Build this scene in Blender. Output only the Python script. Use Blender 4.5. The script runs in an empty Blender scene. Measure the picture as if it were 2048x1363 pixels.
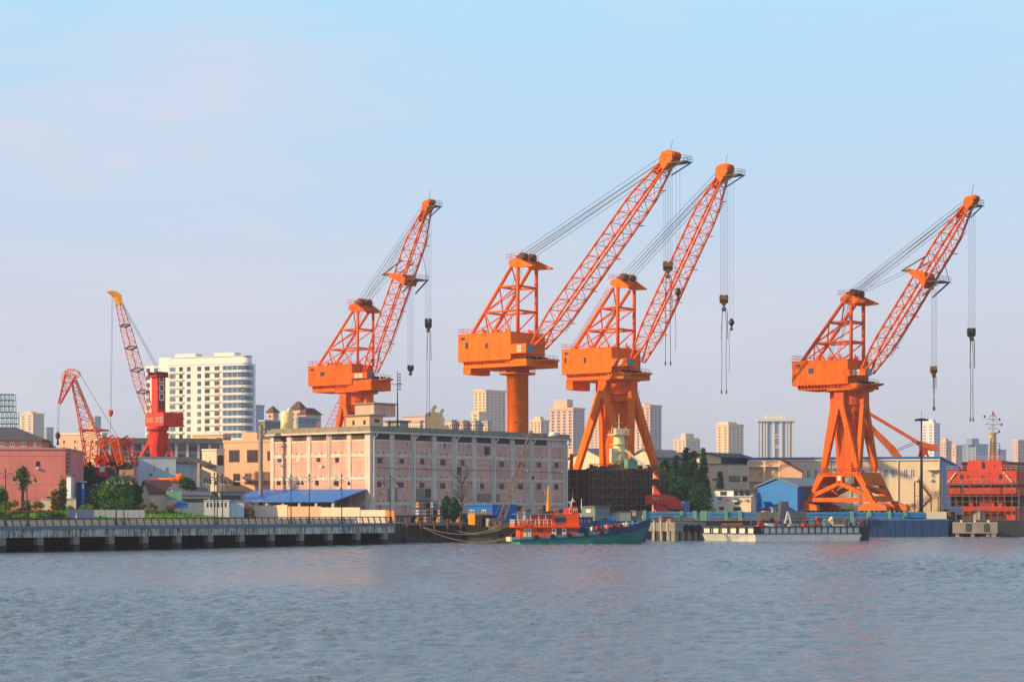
import bpy, math, random
from math import sin, cos, pi, hypot, atan2, sqrt, radians as RAD, degrees
from mathutils import Vector as V, Matrix
random.seed(7)
sc = bpy.context.scene
COL = sc.collection

# ------------------------------------------------------------------ camera
F, CX, HY, CZ = 4000.0, 1024.0, 1012.0, 6.8      # focal in photo pixels, centre column, horizon row, eye height
cam = bpy.data.cameras.new('camera'); camo = bpy.data.objects.new('camera', cam); COL.objects.link(camo)
camo.location = (0, 0, CZ); camo.rotation_euler = (pi/2, 0, 0)
cam.sensor_width = 36; cam.lens = 36*F/2048; cam.shift_y = (HY-681.5)/2048
cam.clip_start = 1; cam.clip_end = 20000
sc.camera = camo
# ------------------------------------------------------------------ light
SUN_AZ, SUN_EL = RAD(-113), RAD(25)        # azimuth measured from +Y (view axis) towards +X
w = bpy.data.worlds.new('World'); sc.world = w; w.use_nodes = True
nt = w.node_tree; N = nt.nodes; L = nt.links; N.clear()
out = N.new('ShaderNodeOutputWorld'); bg = N.new('ShaderNodeBackground'); bg.inputs[1].default_value = 1.04
sky = N.new('ShaderNodeTexSky'); sky.sky_type = 'NISHITA'; sky.sun_disc = False
sky.sun_elevation = SUN_EL; sky.sun_rotation = SUN_AZ; sky.air_density = 1.0; sky.dust_density = 1.0; sky.ozone_density = 2.0
sm = N.new('ShaderNodeMix'); sm.data_type = 'RGBA'; sm.blend_type = 'MULTIPLY'; sm.inputs[0].default_value = 1
L.new(sky.outputs[0], sm.inputs[6]); sm.inputs[7].default_value = (.09, .09, .09, 1)
tc = N.new('ShaderNodeTexCoord'); sx = N.new('ShaderNodeSeparateXYZ'); L.new(tc.outputs['Generated'], sx.inputs[0])
cr = N.new('ShaderNodeValToRGB'); L.new(sx.outputs[2], cr.inputs[0])
def srgb(r, g, b):
    f = lambda c: (c/255/12.92) if c/255 <= .04045 else ((c/255+.055)/1.055)**2.4
    return (f(r), f(g), f(b), 1)
stops = [(0.0, srgb(192,196,208)), (.05, srgb(198,201,216)), (.09, srgb(203,206,221)), (.14, srgb(194,213,234)),
         (.19, srgb(184,216,240)), (.25, srgb(178,222,247)), (.45, srgb(142,180,220)), (1.0, srgb(104,140,190))]
e = cr.color_ramp.elements
e[0].position, e[0].color = stops[0]; e[1].position, e[1].color = stops[-1]
for p, c in stops[1:-1]:
    q = e.new(p); q.color = c
# thin high veil of cloud, brighter in ragged patches
mp = N.new('ShaderNodeMapping'); mp.inputs['Scale'].default_value = (2.2, 2.2, 11); L.new(tc.outputs['Generated'], mp.inputs[0])
nz = N.new('ShaderNodeTexNoise'); nz.inputs['Scale'].default_value = 1.3; nz.inputs['Detail'].default_value = 9; nz.inputs['Roughness'].default_value = .62
L.new(mp.outputs[0], nz.inputs[0])
r2 = N.new('ShaderNodeMapRange'); r2.inputs[1].default_value = .44; r2.inputs[2].default_value = .66; r2.inputs[3].default_value = 0; r2.inputs[4].default_value = .8
L.new(nz.outputs[0], r2.inputs[0])
cm = N.new('ShaderNodeMix'); cm.data_type = 'RGBA'; mr = N.new('ShaderNodeMapRange'); L.new(sx.outputs[0], mr.inputs[0]); mr.inputs[1].default_value = -.30; mr.inputs[2].default_value = .30; mr.inputs[3].default_value = 1.25; mr.inputs[4].default_value = .25
mm_ = N.new('ShaderNodeMath'); mm_.operation = 'MULTIPLY'; L.new(r2.outputs[0], mm_.inputs[0]); L.new(mr.outputs[0], mm_.inputs[1]); L.new(mm_.outputs[0], cm.inputs[0]); L.new(cr.outputs[0], cm.inputs[6]); cm.inputs[7].default_value = srgb(216, 216, 228)
mx = N.new('ShaderNodeMix'); mx.data_type = 'RGBA'; mx.inputs[0].default_value = .85
L.new(sm.outputs[2], mx.inputs[6]); L.new(cm.outputs[2], mx.inputs[7]); L.new(mx.outputs[2], bg.inputs[0]); L.new(bg.outputs[0], out.inputs[0])
sd = bpy.data.lights.new('sun', 'SUN'); sd.energy = 5.0; sd.angle = RAD(.6); sd.color = (1, .675, .34)
so = bpy.data.objects.new('sun', sd); COL.objects.link(so)
sdir = V((sin(SUN_AZ)*cos(SUN_EL), cos(SUN_AZ)*cos(SUN_EL), sin(SUN_EL)))
so.rotation_euler = sdir.to_track_quat('Z', 'Y').to_euler(); so.location = (-200, 100, 200)
sc.view_settings.view_transform = 'Standard'; sc.view_settings.look = 'None'; sc.view_settings.gamma = 1; sc.view_settings.exposure = 0.15

# ------------------------------------------------------------------ materials
_m = {}
def mat(name, rgb, rough=.75, metal=0, dirt=.25, scale=.6, streak=0, sfreq=2.2, slo=.5, shi=.72, spec=.5, dcol=None, bump=0, fine=0, lin=False):
    """painted / mineral surface with worn patches; rgb is the surface's own sRGB colour"""
    if name in _m: return _m[name]
    m = bpy.data.materials.new(name); m.use_nodes = True; _m[name] = m
    t = m.node_tree; n = t.nodes; l = t.links; b = n['Principled BSDF']
    b.inputs['Roughness'].default_value = rough; b.inputs['Metallic'].default_value = metal; b.inputs['Specular IOR Level'].default_value = spec
    c = rgb+(1,) if lin else srgb(*rgb)
    if dirt <= 0:
        b.inputs['Base Color'].default_value = c; return m
    dc = srgb(*dcol) if dcol else tuple(x*.45 for x in c[:3])+(1,)
    g = n.new('ShaderNodeNewGeometry')
    def noise(sc3, s, lo, hi, amt, det=6):
        mpp = n.new('ShaderNodeMapping'); mpp.inputs['Scale'].default_value = sc3; l.new(g.outputs['Position'], mpp.inputs[0])
        z = n.new('ShaderNodeTexNoise'); z.inputs['Scale'].default_value = s; z.inputs['Detail'].default_value = det; z.inputs['Roughness'].default_value = .65
        l.new(mpp.outputs[0], z.inputs[0])
        r = n.new('ShaderNodeMapRange'); r.inputs[1].default_value = lo; r.inputs[2].default_value = hi; r.inputs[3].default_value = 0; r.inputs[4].default_value = amt
        l.new(z.outputs[0], r.inputs[0]); return r.outputs[0], z.outputs[0]
    f1, zz = noise((1, 1, 1), scale, .42, .72, dirt)
    m1 = n.new('ShaderNodeMix'); m1.data_type = 'RGBA'; l.new(f1, m1.inputs[0]); m1.inputs[6].default_value = c; m1.inputs[7].default_value = dc
    last = m1.outputs[2]
    if streak:
        f2, _ = noise((1, 1, .07 if sfreq < 3 else .12), sfreq, slo, shi, streak, 5)
        m2 = n.new('ShaderNodeMix'); m2.data_type = 'RGBA'; l.new(f2, m2.inputs[0]); l.new(last, m2.inputs[6]); m2.inputs[7].default_value = dc
        last = m2.outputs[2]
    if fine:
        f3, _ = noise((1, 1, 1), 5.5, .35, .7, fine, 3)
        m3 = n.new('ShaderNodeMix'); m3.data_type = 'RGBA'; l.new(f3, m3.inputs[0]); l.new(last, m3.inputs[6]); m3.inputs[7].default_value = tuple(x*.6 for x in c[:3])+(1,)
        last = m3.outputs[2]
    l.new(last, b.inputs['Base Color'])
    if bump:
        bp = n.new('ShaderNodeBump'); bp.inputs['Strength'].default_value = bump; bp.inputs['Distance'].default_value = .2
        l.new(zz, bp.inputs['Height']); l.new(bp.outputs[0], b.inputs['Normal'])
    return m
def glass(name, rgb, rough=.12):
    return mat(name, rgb, rough=rough, dirt=.5, scale=.35, spec=.6, dcol=tuple(x*.45 for x in rgb))
ORG = mat('orange_paint', (244,122,6), .7, spec=.2, dirt=.35, scale=.35, streak=.5, dcol=(170,62,18), fine=.12)
ORGL = mat('orange_red_paint', (243,108,30), .7, spec=.2, dirt=.35, scale=.5, dcol=(165,45,22), fine=.1)
ORGB = mat('rusted_orange_paint', (232,108,14), .75, spec=.2, dirt=.5, scale=.4, streak=.75, dcol=(130,52,24), fine=.15)
ORGBL = mat('faded_orange_red_paint', (226,102,42), .75, spec=.2, dirt=.4, scale=.5, dcol=(130,45,28))
RED = mat('red_paint', (214,48,24), .6, dirt=.3, scale=.5, streak=.2, dcol=(150,28,20))
REDL = mat('salmon_red_paint', (222,84,62), .6, dirt=.3, scale=.6, dcol=(160,44,34))
PINKL = mat('faded_pink_paint', (236,150,128), .6, dirt=.3, scale=.6, dcol=(170,64,54))
YEL = mat('ochre_paint', (226,150,24), .5, dirt=.25)
YELP = mat('pale_yellow_paint', (242,226,158), .6, dirt=.2, streak=.15)
BLK = mat('black_steel', (34,33,35), .5, dirt=.3, dcol=(60,42,32))
ROPE = mat('wire_rope', (104,112,122), .6, dirt=0)
ROPEP = mat('pale_hemp_rope', (150,140,118), .9, dirt=0)
STEEL = mat('galvanised_steel', (150,152,156), .5, .3, dirt=.3)
VERM = mat('vermilion_paint', (244,88,12), .6, spec=.3, dirt=.25, scale=.9, dcol=(176,52,24), fine=.1)
WHT = mat('white_paint', (226,224,218), .6, dirt=.2, streak=.15, dcol=(150,140,125))
CREAM = mat('cream_render', (232,216,186), .85, dirt=.25, scale=.15, streak=.25, dcol=(180,160,130), fine=.06)
IVORY = mat('ivory_tiles', (240,237,228), .7, dirt=.15, scale=.1, streak=.1, dcol=(190,178,155))
PEACH = mat('peach_render', (226,184,150), .9, dirt=.25, scale=.2, streak=.2, dcol=(176,132,106), fine=.06)
PINK = mat('pink_render', (232,180,158), .9, dirt=.4, scale=.25, streak=.6, dcol=(150,112,106), fine=.1)
ROSE = mat('rose_render', (224,136,126), .9, dirt=.35, scale=.15, streak=.3, dcol=(150,82,84), fine=.1)
ROSE2 = mat('dusty_rose_render', (200,146,136), .9, dirt=.3, scale=.2, streak=.2, dcol=(126,84,84))
FRM = mat('pale_concrete_frame', (228,212,194), .9, dirt=.35, scale=.3, streak=.6, dcol=(140,128,114), fine=.08)
PARA = mat('mossy_parapet_concrete', (158,146,128), .95, dirt=.55, scale=.5, streak=.6, dcol=(84,84,74), fine=.2)
CONC = mat('weathered_concrete', (150,144,134), .95, dirt=.5, scale=.4, streak=.5, dcol=(80,76,68), fine=.2)
STAIN = mat('stained_quay_concrete', (216,208,190), .95, dirt=.75, scale=.5, streak=1.0, sfreq=3.4, slo=.48, shi=.6, dcol=(44,42,36), fine=.3)
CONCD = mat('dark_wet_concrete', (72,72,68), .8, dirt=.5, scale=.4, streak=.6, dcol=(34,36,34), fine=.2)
TIDE = mat('algae_dark_concrete', (44,56,52), .7, dirt=.5, scale=.8, dcol=(20,26,24))
GREY = mat('grey_render', (150,156,158), .85, dirt=.3, scale=.2, streak=.3)
SLATE = mat('dark_roof_tiles', (84,84,88), .8, dirt=.4, scale=.5, dcol=(50,48,50), fine=.3)
ROOFG = mat('grey_sheet_roof', (112,112,116), .7, dirt=.4, scale=.3, dcol=(78,70,66), fine=.15)
BRN = mat('brown_tile_roof', (104,70,62), .85, dirt=.4, scale=.7, dcol=(60,44,40), fine=.25)
BLUE = mat('blue_sheet_metal', (14,126,212), .45, dirt=.2, scale=.5, streak=.25, dcol=(14,76,150), fine=.08)
BLUED = mat('deep_blue_paint', (14,100,184), .5, dirt=.2, scale=.5, dcol=(16,50,120))
BLUEL = mat('light_blue_paint', (70,140,190), .6, dirt=.45, scale=.8, streak=.4, dcol=(40,74,104), fine=.15)
BLUEN = mat('navy_hull_paint', (30,72,122), .6, dirt=.55, scale=.5, streak=.6, dcol=(30,44,60), fine=.2)
BLUEW = mat('pale_blue_render', (196,212,222), .85, dirt=.2, scale=.2, streak=.25, dcol=(108,130,150))
TEAL = mat('sea_green_paint', (18,124,112), .5, dirt=.35, scale=.7, streak=.3, dcol=(14,72,70))
PGRN = mat('pale_green_paint', (110,165,140), .6, dirt=.3, streak=.3)
GGRY = mat('sage_sheet_metal', (116,138,132), .7, dirt=.3, streak=.3)
RUST = mat('rust_brown_steel', (120,62,40), .85, dirt=.5, scale=.8, streak=.4, dcol=(66,40,32))
DKHULL = mat('dark_primer_steel', (88,62,54), .85, dirt=.55, scale=.35, streak=.4, dcol=(26,20,24), fine=.3)
REDOX = mat('red_oxide_primer', (206,66,44), .75, dirt=.45, scale=.35, streak=.4, dcol=(150,40,34), fine=.2)
WIN = glass('window_glass', (62,66,74)); WINB = glass('blue_window_glass', (62,84,124)); WIND = glass('dark_window_glass', (44,42,46))
WINP = glass('pale_window_glass', (120,130,142)); WINC = glass('hazy_blue_glass', (84,112,146)); WINR = mat('brown_window_grille', (96,66,60), .7, dirt=.4, scale=3, dcol=(50,36,34))
LOUV = mat('louvre_timber', (92,74,56), .85, dirt=.6, scale=1.5, dcol=(40,34,32)); LOUVD = mat('shuttered_dark_band', (52,50,60), .6, dirt=.5, scale=1.0, dcol=(30,28,34))
TYRE = mat('tyre_rubber', (26,26,28), .9, dirt=0)
BARK = mat('bark', (80,66,54), .95, dirt=.4, scale=2)
PAVE = mat('pale_paving', (200,188,170), .9, dirt=.25, scale=.6, dcol=(150,138,122))
GLETTER = mat('pale_lettering', (230,190,120), .6, dirt=0); WLET = mat('white_lettering', (228,220,212), .6, dirt=0)
LAMPG = mat('frosted_lamp_glass', (216,210,200), .4, dirt=0)
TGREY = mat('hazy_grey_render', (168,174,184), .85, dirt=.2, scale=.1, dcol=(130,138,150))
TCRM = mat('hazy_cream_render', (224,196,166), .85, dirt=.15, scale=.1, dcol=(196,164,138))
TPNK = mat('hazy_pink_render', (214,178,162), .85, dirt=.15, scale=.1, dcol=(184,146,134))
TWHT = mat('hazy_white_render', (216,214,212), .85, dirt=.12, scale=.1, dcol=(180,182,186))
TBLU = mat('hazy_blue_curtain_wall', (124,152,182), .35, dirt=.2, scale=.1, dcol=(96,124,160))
def leafmat(name, a, b):
    m = bpy.data.materials.new(name); m.use_nodes = True; t = m.node_tree; n = t.nodes; l = t.links; p = n['Principled BSDF']
    g = n.new('ShaderNodeNewGeometry'); z = n.new('ShaderNodeTexNoise'); z.inputs['Scale'].default_value = .9; z.inputs['Detail'].default_value = 5
    l.new(g.outputs['Position'], z.inputs[0]); r = n.new('ShaderNodeMapRange'); r.inputs[1].default_value = .35; r.inputs[2].default_value = .65
    l.new(z.outputs[0], r.inputs[0]); x = n.new('ShaderNodeMix'); x.data_type = 'RGBA'; l.new(r.outputs[0], x.inputs[0])
    x.inputs[6].default_value = srgb(*a); x.inputs[7].default_value = srgb(*b); l.new(x.outputs[2], p.inputs['Base Color'])
    p.inputs['Roughness'].default_value = .7; p.inputs['Specular IOR Level'].default_value = .25
    return m
LF_CON = leafmat('conifer_needles', (20,58,44), (46,98,66)); LF_DK = leafmat('dark_foliage', (28,62,38), (62,104,54)); LF_MD = leafmat('mid_foliage', (50,98,40), (100,146,62))
LF_LT = leafmat('olive_foliage', (96,112,56), (128,130,70)); LF_BR = leafmat('brown_foliage', (122,86,56), (110,100,54)); LF_RD = leafmat('red_blossom', (180,64,36), (70,92,44))
LF_YL = leafmat('yellow_blossom', (214,160,40), (90,110,44)); LF_TW = leafmat('sparse_grey_foliage', (70,76,66), (92,92,78)); GRASS = leafmat('grass', (70,124,36), (112,156,44))

# ------------------------------------------------------------------ mesh helpers
def link(o, parent=None):
    COL.objects.link(o)
    if parent is not None: o.parent = parent
    return o
class MB:
    def __init__(s): s.v = []; s.f = []
    def add(s, vs, fs):
        k = len(s.v); s.v += [tuple(p) for p in vs]; s.f += [tuple(i+k for i in f) for f in fs]; return s
    def box(s, x0, x1, y0, y1, z0, z1):
        return s.add([(x0,y0,z0),(x1,y0,z0),(x1,y1,z0),(x0,y1,z0),(x0,y0,z1),(x1,y0,z1),(x1,y1,z1),(x0,y1,z1)],
                     [(0,3,2,1),(4,5,6,7),(0,1,5,4),(1,2,6,5),(2,3,7,6),(3,0,4,7)])
    def prism(s, pts, d):
        """closed polygon pts (3D) swept by vector d"""
        n = len(pts); a = [V(p) for p in pts]; b = [p+V(d) for p in a]
        return s.add(a+b, [tuple(range(n-1,-1,-1)), tuple(range(n,2*n))]+[(i,(i+1)%n,n+(i+1)%n,n+i) for i in range(n)])
    def tube(s, p, q, r, r2=None, n=6, cap=True):
        p = V(p); q = V(q); d = q-p
        if d.length < 1e-6: return s
        r2 = r if r2 is None else r2
        d.normalize(); u = d.orthogonal().normalized(); w_ = d.cross(u)
        vs = []
        for c, rr in ((p, r), (q, r2)):
            for i in range(n):
                a = 2*pi*i/n+pi/n; vs.append(c+u*cos(a)*rr+w_*sin(a)*rr)
        fs = [(i,(i+1)%n,n+(i+1)%n,n+i) for i in range(n)]
        if cap: fs += [tuple(range(n-1,-1,-1)), tuple(range(n,2*n))]
        return s.add(vs, fs)
    def bar(s, p, q, wd, ht=None, up=(0,0,1)):
        """rectangular bar from p to q"""
        ht = wd if ht is None else ht; p = V(p); q = V(q); d = (q-p).normalized(); up = V(up)
        if abs(d.dot(up)) > .98: up = V((0,1,0)) if abs(d.y) < .9 else V((1,0,0))
        u = d.cross(up).normalized(); w_ = u.cross(d).normalized(); vs = []
        for c in (p, q):
            for a, b in ((-1,-1),(1,-1),(1,1),(-1,1)): vs.append(c+u*a*wd/2+w_*b*ht/2)
        return s.add(vs, [(3,2,1,0),(4,5,6,7),(0,1,5,4),(1,2,6,5),(2,3,7,6),(3,0,4,7)])
    def cyl(s, x, y, z0, z1, r, r2=None, n=16): return s.tube((x,y,z0), (x,y,z1), r, r2, n)
    def lathe(s, x, y, prof, n=14):
        """profile of (radius, z) turned about the vertical through x, y"""
        vs = []; fs = []
        for r, z in prof:
            for i in range(n): a = 2*pi*i/n; vs.append((x+r*cos(a), y+r*sin(a), z))
        for k in range(len(prof)-1):
            for i in range(n): fs.append((k*n+i, k*n+(i+1)%n, (k+1)*n+(i+1)%n, (k+1)*n+i))
        fs += [tuple(range(n-1,-1,-1)), tuple(range((len(prof)-1)*n, len(prof)*n))]
        return s.add(vs, fs)
    def path(s, pts, r, n=5):
        for a, b in zip(pts, pts[1:]): s.tube(a, b, r, n=n)
        return s
    def mesh(s, name, m):
        me = bpy.data.meshes.new(name); me.from_pydata(s.v, [], s.f); me.update()
        if m: me.materials.append(m)
        return me
    def build(s, name, m, parent=None, smooth=False, loc=None, label=None, stuff=False):
        if not s.v: return None
        me = s.mesh(name, m)
        if smooth:
            for p in me.polygons: p.use_smooth = True
        o = bpy.data.objects.new(name, me); link(o, parent)
        if loc is not None: o.location = loc
        if label: o['label'] = label
        if stuff: o['kind'] = 'stuff'
        return o
def tag(o, label=None, cat=None, group=None, kind=None):
    if label: o['label'] = label
    if cat: o['category'] = cat
    if group: o['group'] = group
    if kind: o['kind'] = kind
    return o
class Fr:
    """local frame standing at a point of the place: x axis runs at angle `ang` from world X, origin on the ground"""
    def __init__(s, px, D, ang=0, z0=3.8):
        s.O = V(((px-CX)/F*D, D, z0)); a = RAD(ang); s.a = a
        s.ax = V((cos(a), sin(a), 0)); s.ay = V((-sin(a), cos(a), 0)); s.z0 = z0
        s.C = V((0,0,CZ))-s.O
    def _d(s, px, py): return V(((px-CX)/F, 1, -(py-HY)/F))
    def Y(s, px, py, y=0):                     # where the sight line meets the local plane y = const -> (x, z)
        d = s._d(px, py); t = (y-s.C.dot(s.ay))/d.dot(s.ay); p = s.C+d*t; return p.dot(s.ax), p.z
    def X(s, px, py, x=0):                     # local plane x = const -> (y, z)
        d = s._d(px, py); t = (x-s.C.dot(s.ax))/d.dot(s.ax); p = s.C+d*t; return p.dot(s.ay), p.z
    def P(s, px, py, y=0): x, z = s.Y(px, py, y); return V((x, y, z))
    def Q(s, px, py, x=0): y, z = s.X(px, py, x); return V((x, y, z))
    def W(s, px, py, D):                       # a world point at depth D in local coordinates
        p = s._d(px, py)*D+s.C; return V((p.dot(s.ax), p.dot(s.ay), p.z))
    def thing(s, name, label, cat, group=None):
        o = bpy.data.objects.new(name, None); o.empty_display_size = 1; link(o); o.location = s.O; o.rotation_euler = (0,0,s.a)
        return tag(o, label, cat, group, 'thing')
    def single(s, mb, name, m, label, cat, group=None, smooth=False):
        o = mb.build(name, m, None, smooth); o.location = s.O; o.rotation_euler = (0,0,s.a); return tag(o, label, cat, group, 'thing')
_wm = {}
_cnt = {}
def win(parent, face, c, z, wd, ht, m=WIN, name='window', at=0, proud=.05, sill=None, pane=None, frame=.0):
    """one window: a thin box proud of a wall; face 'R' is the local plane y=at (seen from -y), 'L' the plane x=at (seen from -x)"""
    key = (parent.name, name); _cnt[key] = _cnt.get(key, 0)+1
    if face == 'R': bx = (-wd/2, wd/2, -proud, .15); loc = (c, at, z)
    else: bx = (-proud, .15, -wd/2, wd/2); loc = (at, c, z)
    if _cnt[key] > 96:
        _rest.setdefault(key, [parent, name, m, MB()])[3].box(bx[0]+loc[0], bx[1]+loc[0], bx[2]+loc[1], bx[3]+loc[1], loc[2]-ht/2, loc[2]+ht/2); return None
    k = (face, round(wd, 2), round(ht, 2), m.name, proud, name)
    if k not in _wm: _wm[k] = MB().box(*bx, -ht/2, ht/2).mesh(name, m)
    o = bpy.data.objects.new(name, _wm[k]); link(o, parent); o.location = loc
    if pane:
        k2 = k+('pane', frame, pane.name)
        if k2 not in _wm:
            b = MB(); hw = wd/2-frame; q = proud+.02
            for i in (-1, 1):
                a, c2 = (-hw, -frame/2) if i < 0 else (frame/2, hw)
                if face == 'R': b.box(a, c2, -q, 0, -ht/2+frame, ht/2-frame)
                else: b.box(-q, 0, a, c2, -ht/2+frame, ht/2-frame)
            _wm[k2] = b.mesh('pane', pane)
        p = bpy.data.objects.new('pane', _wm[k2]); link(p, o)
    return o
_rest = {}
def flush():
    for (pn, nm), (par, name, m, mb) in _rest.items(): mb.build(name, m, par, stuff=True)
def on(fr, face, px, py, at=0):
    return fr.Y(px, py, at) if face == 'R' else fr.X(px, py, at)
def pwin(fr, parent, face, px, py, wpx, hpx, m=WIN, at=0, q=.1, **kw):
    """window given by its centre and size as seen in the photograph"""
    a, _ = on(fr, face, px-wpx/2, py, at); b, _ = on(fr, face, px+wpx/2, py, at); c, z = on(fr, face, px, py, at); _, z1 = on(fr, face, px, py-hpx/2, at)
    rd = lambda v: max(q, round(v/q)*q)
    return win(parent, face, c, z, rd(abs(b-a)), rd(abs(z1-z)*2), m, at=at, **kw)

# ------------------------------------------------------------------ ground and water
GZ = 3.8
def mk_struct(mb, name, m, label=None, kind='structure'):
    o = mb.build(name, m); tag(o, label, None, None, kind); return o
def XY(px, D): return ((px-CX)/F*D, D)
def water():
    import numpy as np
    rs = np.random.RandomState(4)
    nx = 1060; xs = np.linspace(-150, 150, nx); ys = [58.0]
    while ys[-1] < 446: ys.append(ys[-1]+.17+max(0, ys[-1]-75)*.0030)
    ys = np.array(ys); ny = len(ys); X, Y = np.meshgrid(xs, ys); Z = np.zeros_like(X)
    for k in range(72):
        lam = .62*(4.2/.62)**rs.rand(); th = rs.normal(.25, .7); kk = 2*pi/lam; kx, ky = kk*sin(th), kk*cos(th); ph = rs.rand()*6.28
        slope = .056*(1.0 if lam < 1.7 else .5); s_ = np.sin(kx*X+ky*Y+ph+.6*np.sin(.13*kx*Y-.11*ky*X+ph*2))
        Z += slope/kk*(s_+.35*s_*s_)
    mod = .75+.3*np.sin(X*.045+Y*.021+1)+.3*np.sin(X*.017-Y*.05+2)*np.sin(X*.03+Y*.013)
    edge = np.clip((150-np.abs(X))/12, 0, 1)*np.clip((Y-56)/6, 0, 1)*np.clip((446-Y)/20, 0, 1)
    Z = Z*mod*edge
    v = np.stack([X.ravel(), Y.ravel(), Z.ravel()], 1); idx = np.arange(nx*ny).reshape(ny, nx)
    q = np.stack([idx[:-1,:-1].ravel(), idx[:-1,1:].ravel(), idx[1:,1:].ravel(), idx[1:,:-1].ravel()], 1)
    y1 = float(ys[-1]); ex = [(-1500,-400),(1500,-400),(1500,620),(-1500,620)]; n0 = nx*ny
    c = [idx[0,0], idx[0,-1], idx[-1,-1], idx[-1,0]]
    v = np.concatenate([v, np.array([(a, b, 0.) for a, b in ex])]); q = np.concatenate([q, np.array([[n0+i, n0+(i+1)%4, c[(i+1)%4], c[i]] for i in range(4)])])
    d = bpy.data.meshes.new('river_water'); d.vertices.add(len(v)); d.vertices.foreach_set('co', v.ravel()); d.loops.add(q.size); d.loops.foreach_set('vertex_index', q.ravel().astype(np.int32))
    d.polygons.add(len(q)); d.polygons.foreach_set('loop_start', np.arange(0, q.size, 4, dtype=np.int32)); d.polygons.foreach_set('use_smooth', np.ones(len(q), dtype=bool)); d.update(calc_edges=True); d.validate()
    m = bpy.data.materials.new('river_water'); m.use_nodes = True; t = m.node_tree; n = t.nodes; l = t.links; b = n['Principled BSDF']
    b.inputs['Roughness'].default_value = .14; b.inputs['IOR'].default_value = 1.33
    g = n.new('ShaderNodeNewGeometry')
    def nz(scale, sx_, det, rough=.55, dist=0):
        mp = n.new('ShaderNodeMapping'); mp.inputs['Scale'].default_value = sx_; mp.inputs['Rotation'].default_value = (0,0,RAD(8)); l.new(g.outputs['Position'], mp.inputs[0])
        z = n.new('ShaderNodeTexNoise'); z.inputs['Scale'].default_value = scale; z.inputs['Detail'].default_value = det; z.inputs['Roughness'].default_value = rough; z.inputs['Distortion'].default_value = dist
        l.new(mp.outputs[0], z.inputs[0]); return z.outputs[0]
    a = nz(.9, (.8,1,1), 4, .6, .3); c = nz(2.2, (.7,1,1), 5, .6, .2); d_ = nz(.012, (.5,1,1), 3)
    m1 = n.new('ShaderNodeMath'); m1.operation = 'MULTIPLY'; m1.inputs[1].default_value = .34; l.new(a, m1.inputs[0])
    m2 = n.new('ShaderNodeMath'); m2.operation = 'MULTIPLY'; m2.inputs[1].default_value = .24; l.new(c, m2.inputs[0])
    ad = n.new('ShaderNodeMath'); l.new(m1.outputs[0], ad.inputs[0]); l.new(m2.outputs[0], ad.inputs[1])
    r = n.new('ShaderNodeMapRange'); r.inputs[1].default_value = .35; r.inputs[2].default_value = .65; r.inputs[3].default_value = .6; r.inputs[4].default_value = 1.0; l.new(d_, r.inputs[0])
    bp = n.new('ShaderNodeBump'); bp.inputs['Distance'].default_value = 1.0; l.new(r.outputs[0], bp.inputs['Strength']); l.new(ad.outputs[0], bp.inputs['Height']); l.new(bp.outputs[0], b.inputs['Normal'])
    mc = n.new('ShaderNodeMix'); mc.data_type = 'RGBA'; l.new(d_, mc.inputs[0]); mc.inputs[6].default_value = (.125,.19,.245,1); mc.inputs[7].default_value = (.17,.225,.27,1); l.new(mc.outputs[2], b.inputs['Base Color'])
    d.materials.append(m); o = bpy.data.objects.new('river_water', d); link(o); tag(o, None, None, None, 'structure')
water()
bank = [(-505, -150), XY(792, 362), XY(1010, 392), XY(1290, 412), XY(1600, 430), XY(1740, 438), XY(2048, 441), XY(2900, 452)]
g = MB(); top = [(x, y, GZ) for x, y in bank]; back = [(2900,3900,GZ), (-2900,3900,GZ), (-2900,-150,GZ)]
g.add(top+back, [tuple(range(len(top)+1, -1, -1))[::-1]])
mk_struct(g, 'ground', mat('yard_ground', (140,134,124), .95, dirt=.5, scale=.12, dcol=(96,88,78), fine=.2))
q = MB()
for (x0,y0), (x1,y1) in zip(bank, bank[1:]):
    q.add([(x0,y0,-2),(x1,y1,-2),(x1,y1,GZ),(x0,y0,GZ)], [(0,1,2,3)])
mk_struct(q, 'quay_wall', CONCD)

# ------------------------------------------------------------------ lattice work
def lattice(secs, rc, rl, faces=(0,1,2,3), n=6, cross=False):
    """secs: list of four-corner rings; returns chord mesh and lacing mesh"""
    ch, la = MB(), MB()
    for k in range(4): ch.path([s_[k] for s_ in secs], rc, n)
    for i, s_ in enumerate(secs):
        for k in faces:
            la.tube(s_[k], s_[(k+1)%4], rl, n=4, cap=False)
            if i+1 < len(secs):
                t_ = secs[i+1]
                if cross or i%2 == 0: la.tube(s_[k], t_[(k+1)%4], rl, n=4, cap=False)
                if cross or i%2 == 1: la.tube(s_[(k+1)%4], t_[k], rl, n=4, cap=False)
    return ch, la
def boom_secs(foot, head, wf, wm, wh, df, dm, dh, n, t1=.12, t2=.8):
    """rings of a boom in the plane y=0 of its frame: width (across) and depth (in plane) at foot, middle, head"""
    foot = V(foot); head = V(head); ax = (head-foot).normalized(); nn = V((-ax.z, 0, ax.x)); yy = V((0,1,0)); out_ = []
    def lerp(t, a, b, c):
        if t < t1: return a+(b-a)*t/t1
        if t > t2: return b+(c-b)*(t-t2)/(1-t2)
        return b
    for i in range(n+1):
        t = i/n; p = foot.lerp(head, t); wd = lerp(t, wf, wm, wh)/2; dd = lerp(t, df, dm, dh)/2
        out_.append([p-yy*wd+nn*dd, p-yy*wd-nn*dd, p+yy*wd-nn*dd, p+yy*wd+nn*dd])
    return out_
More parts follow.
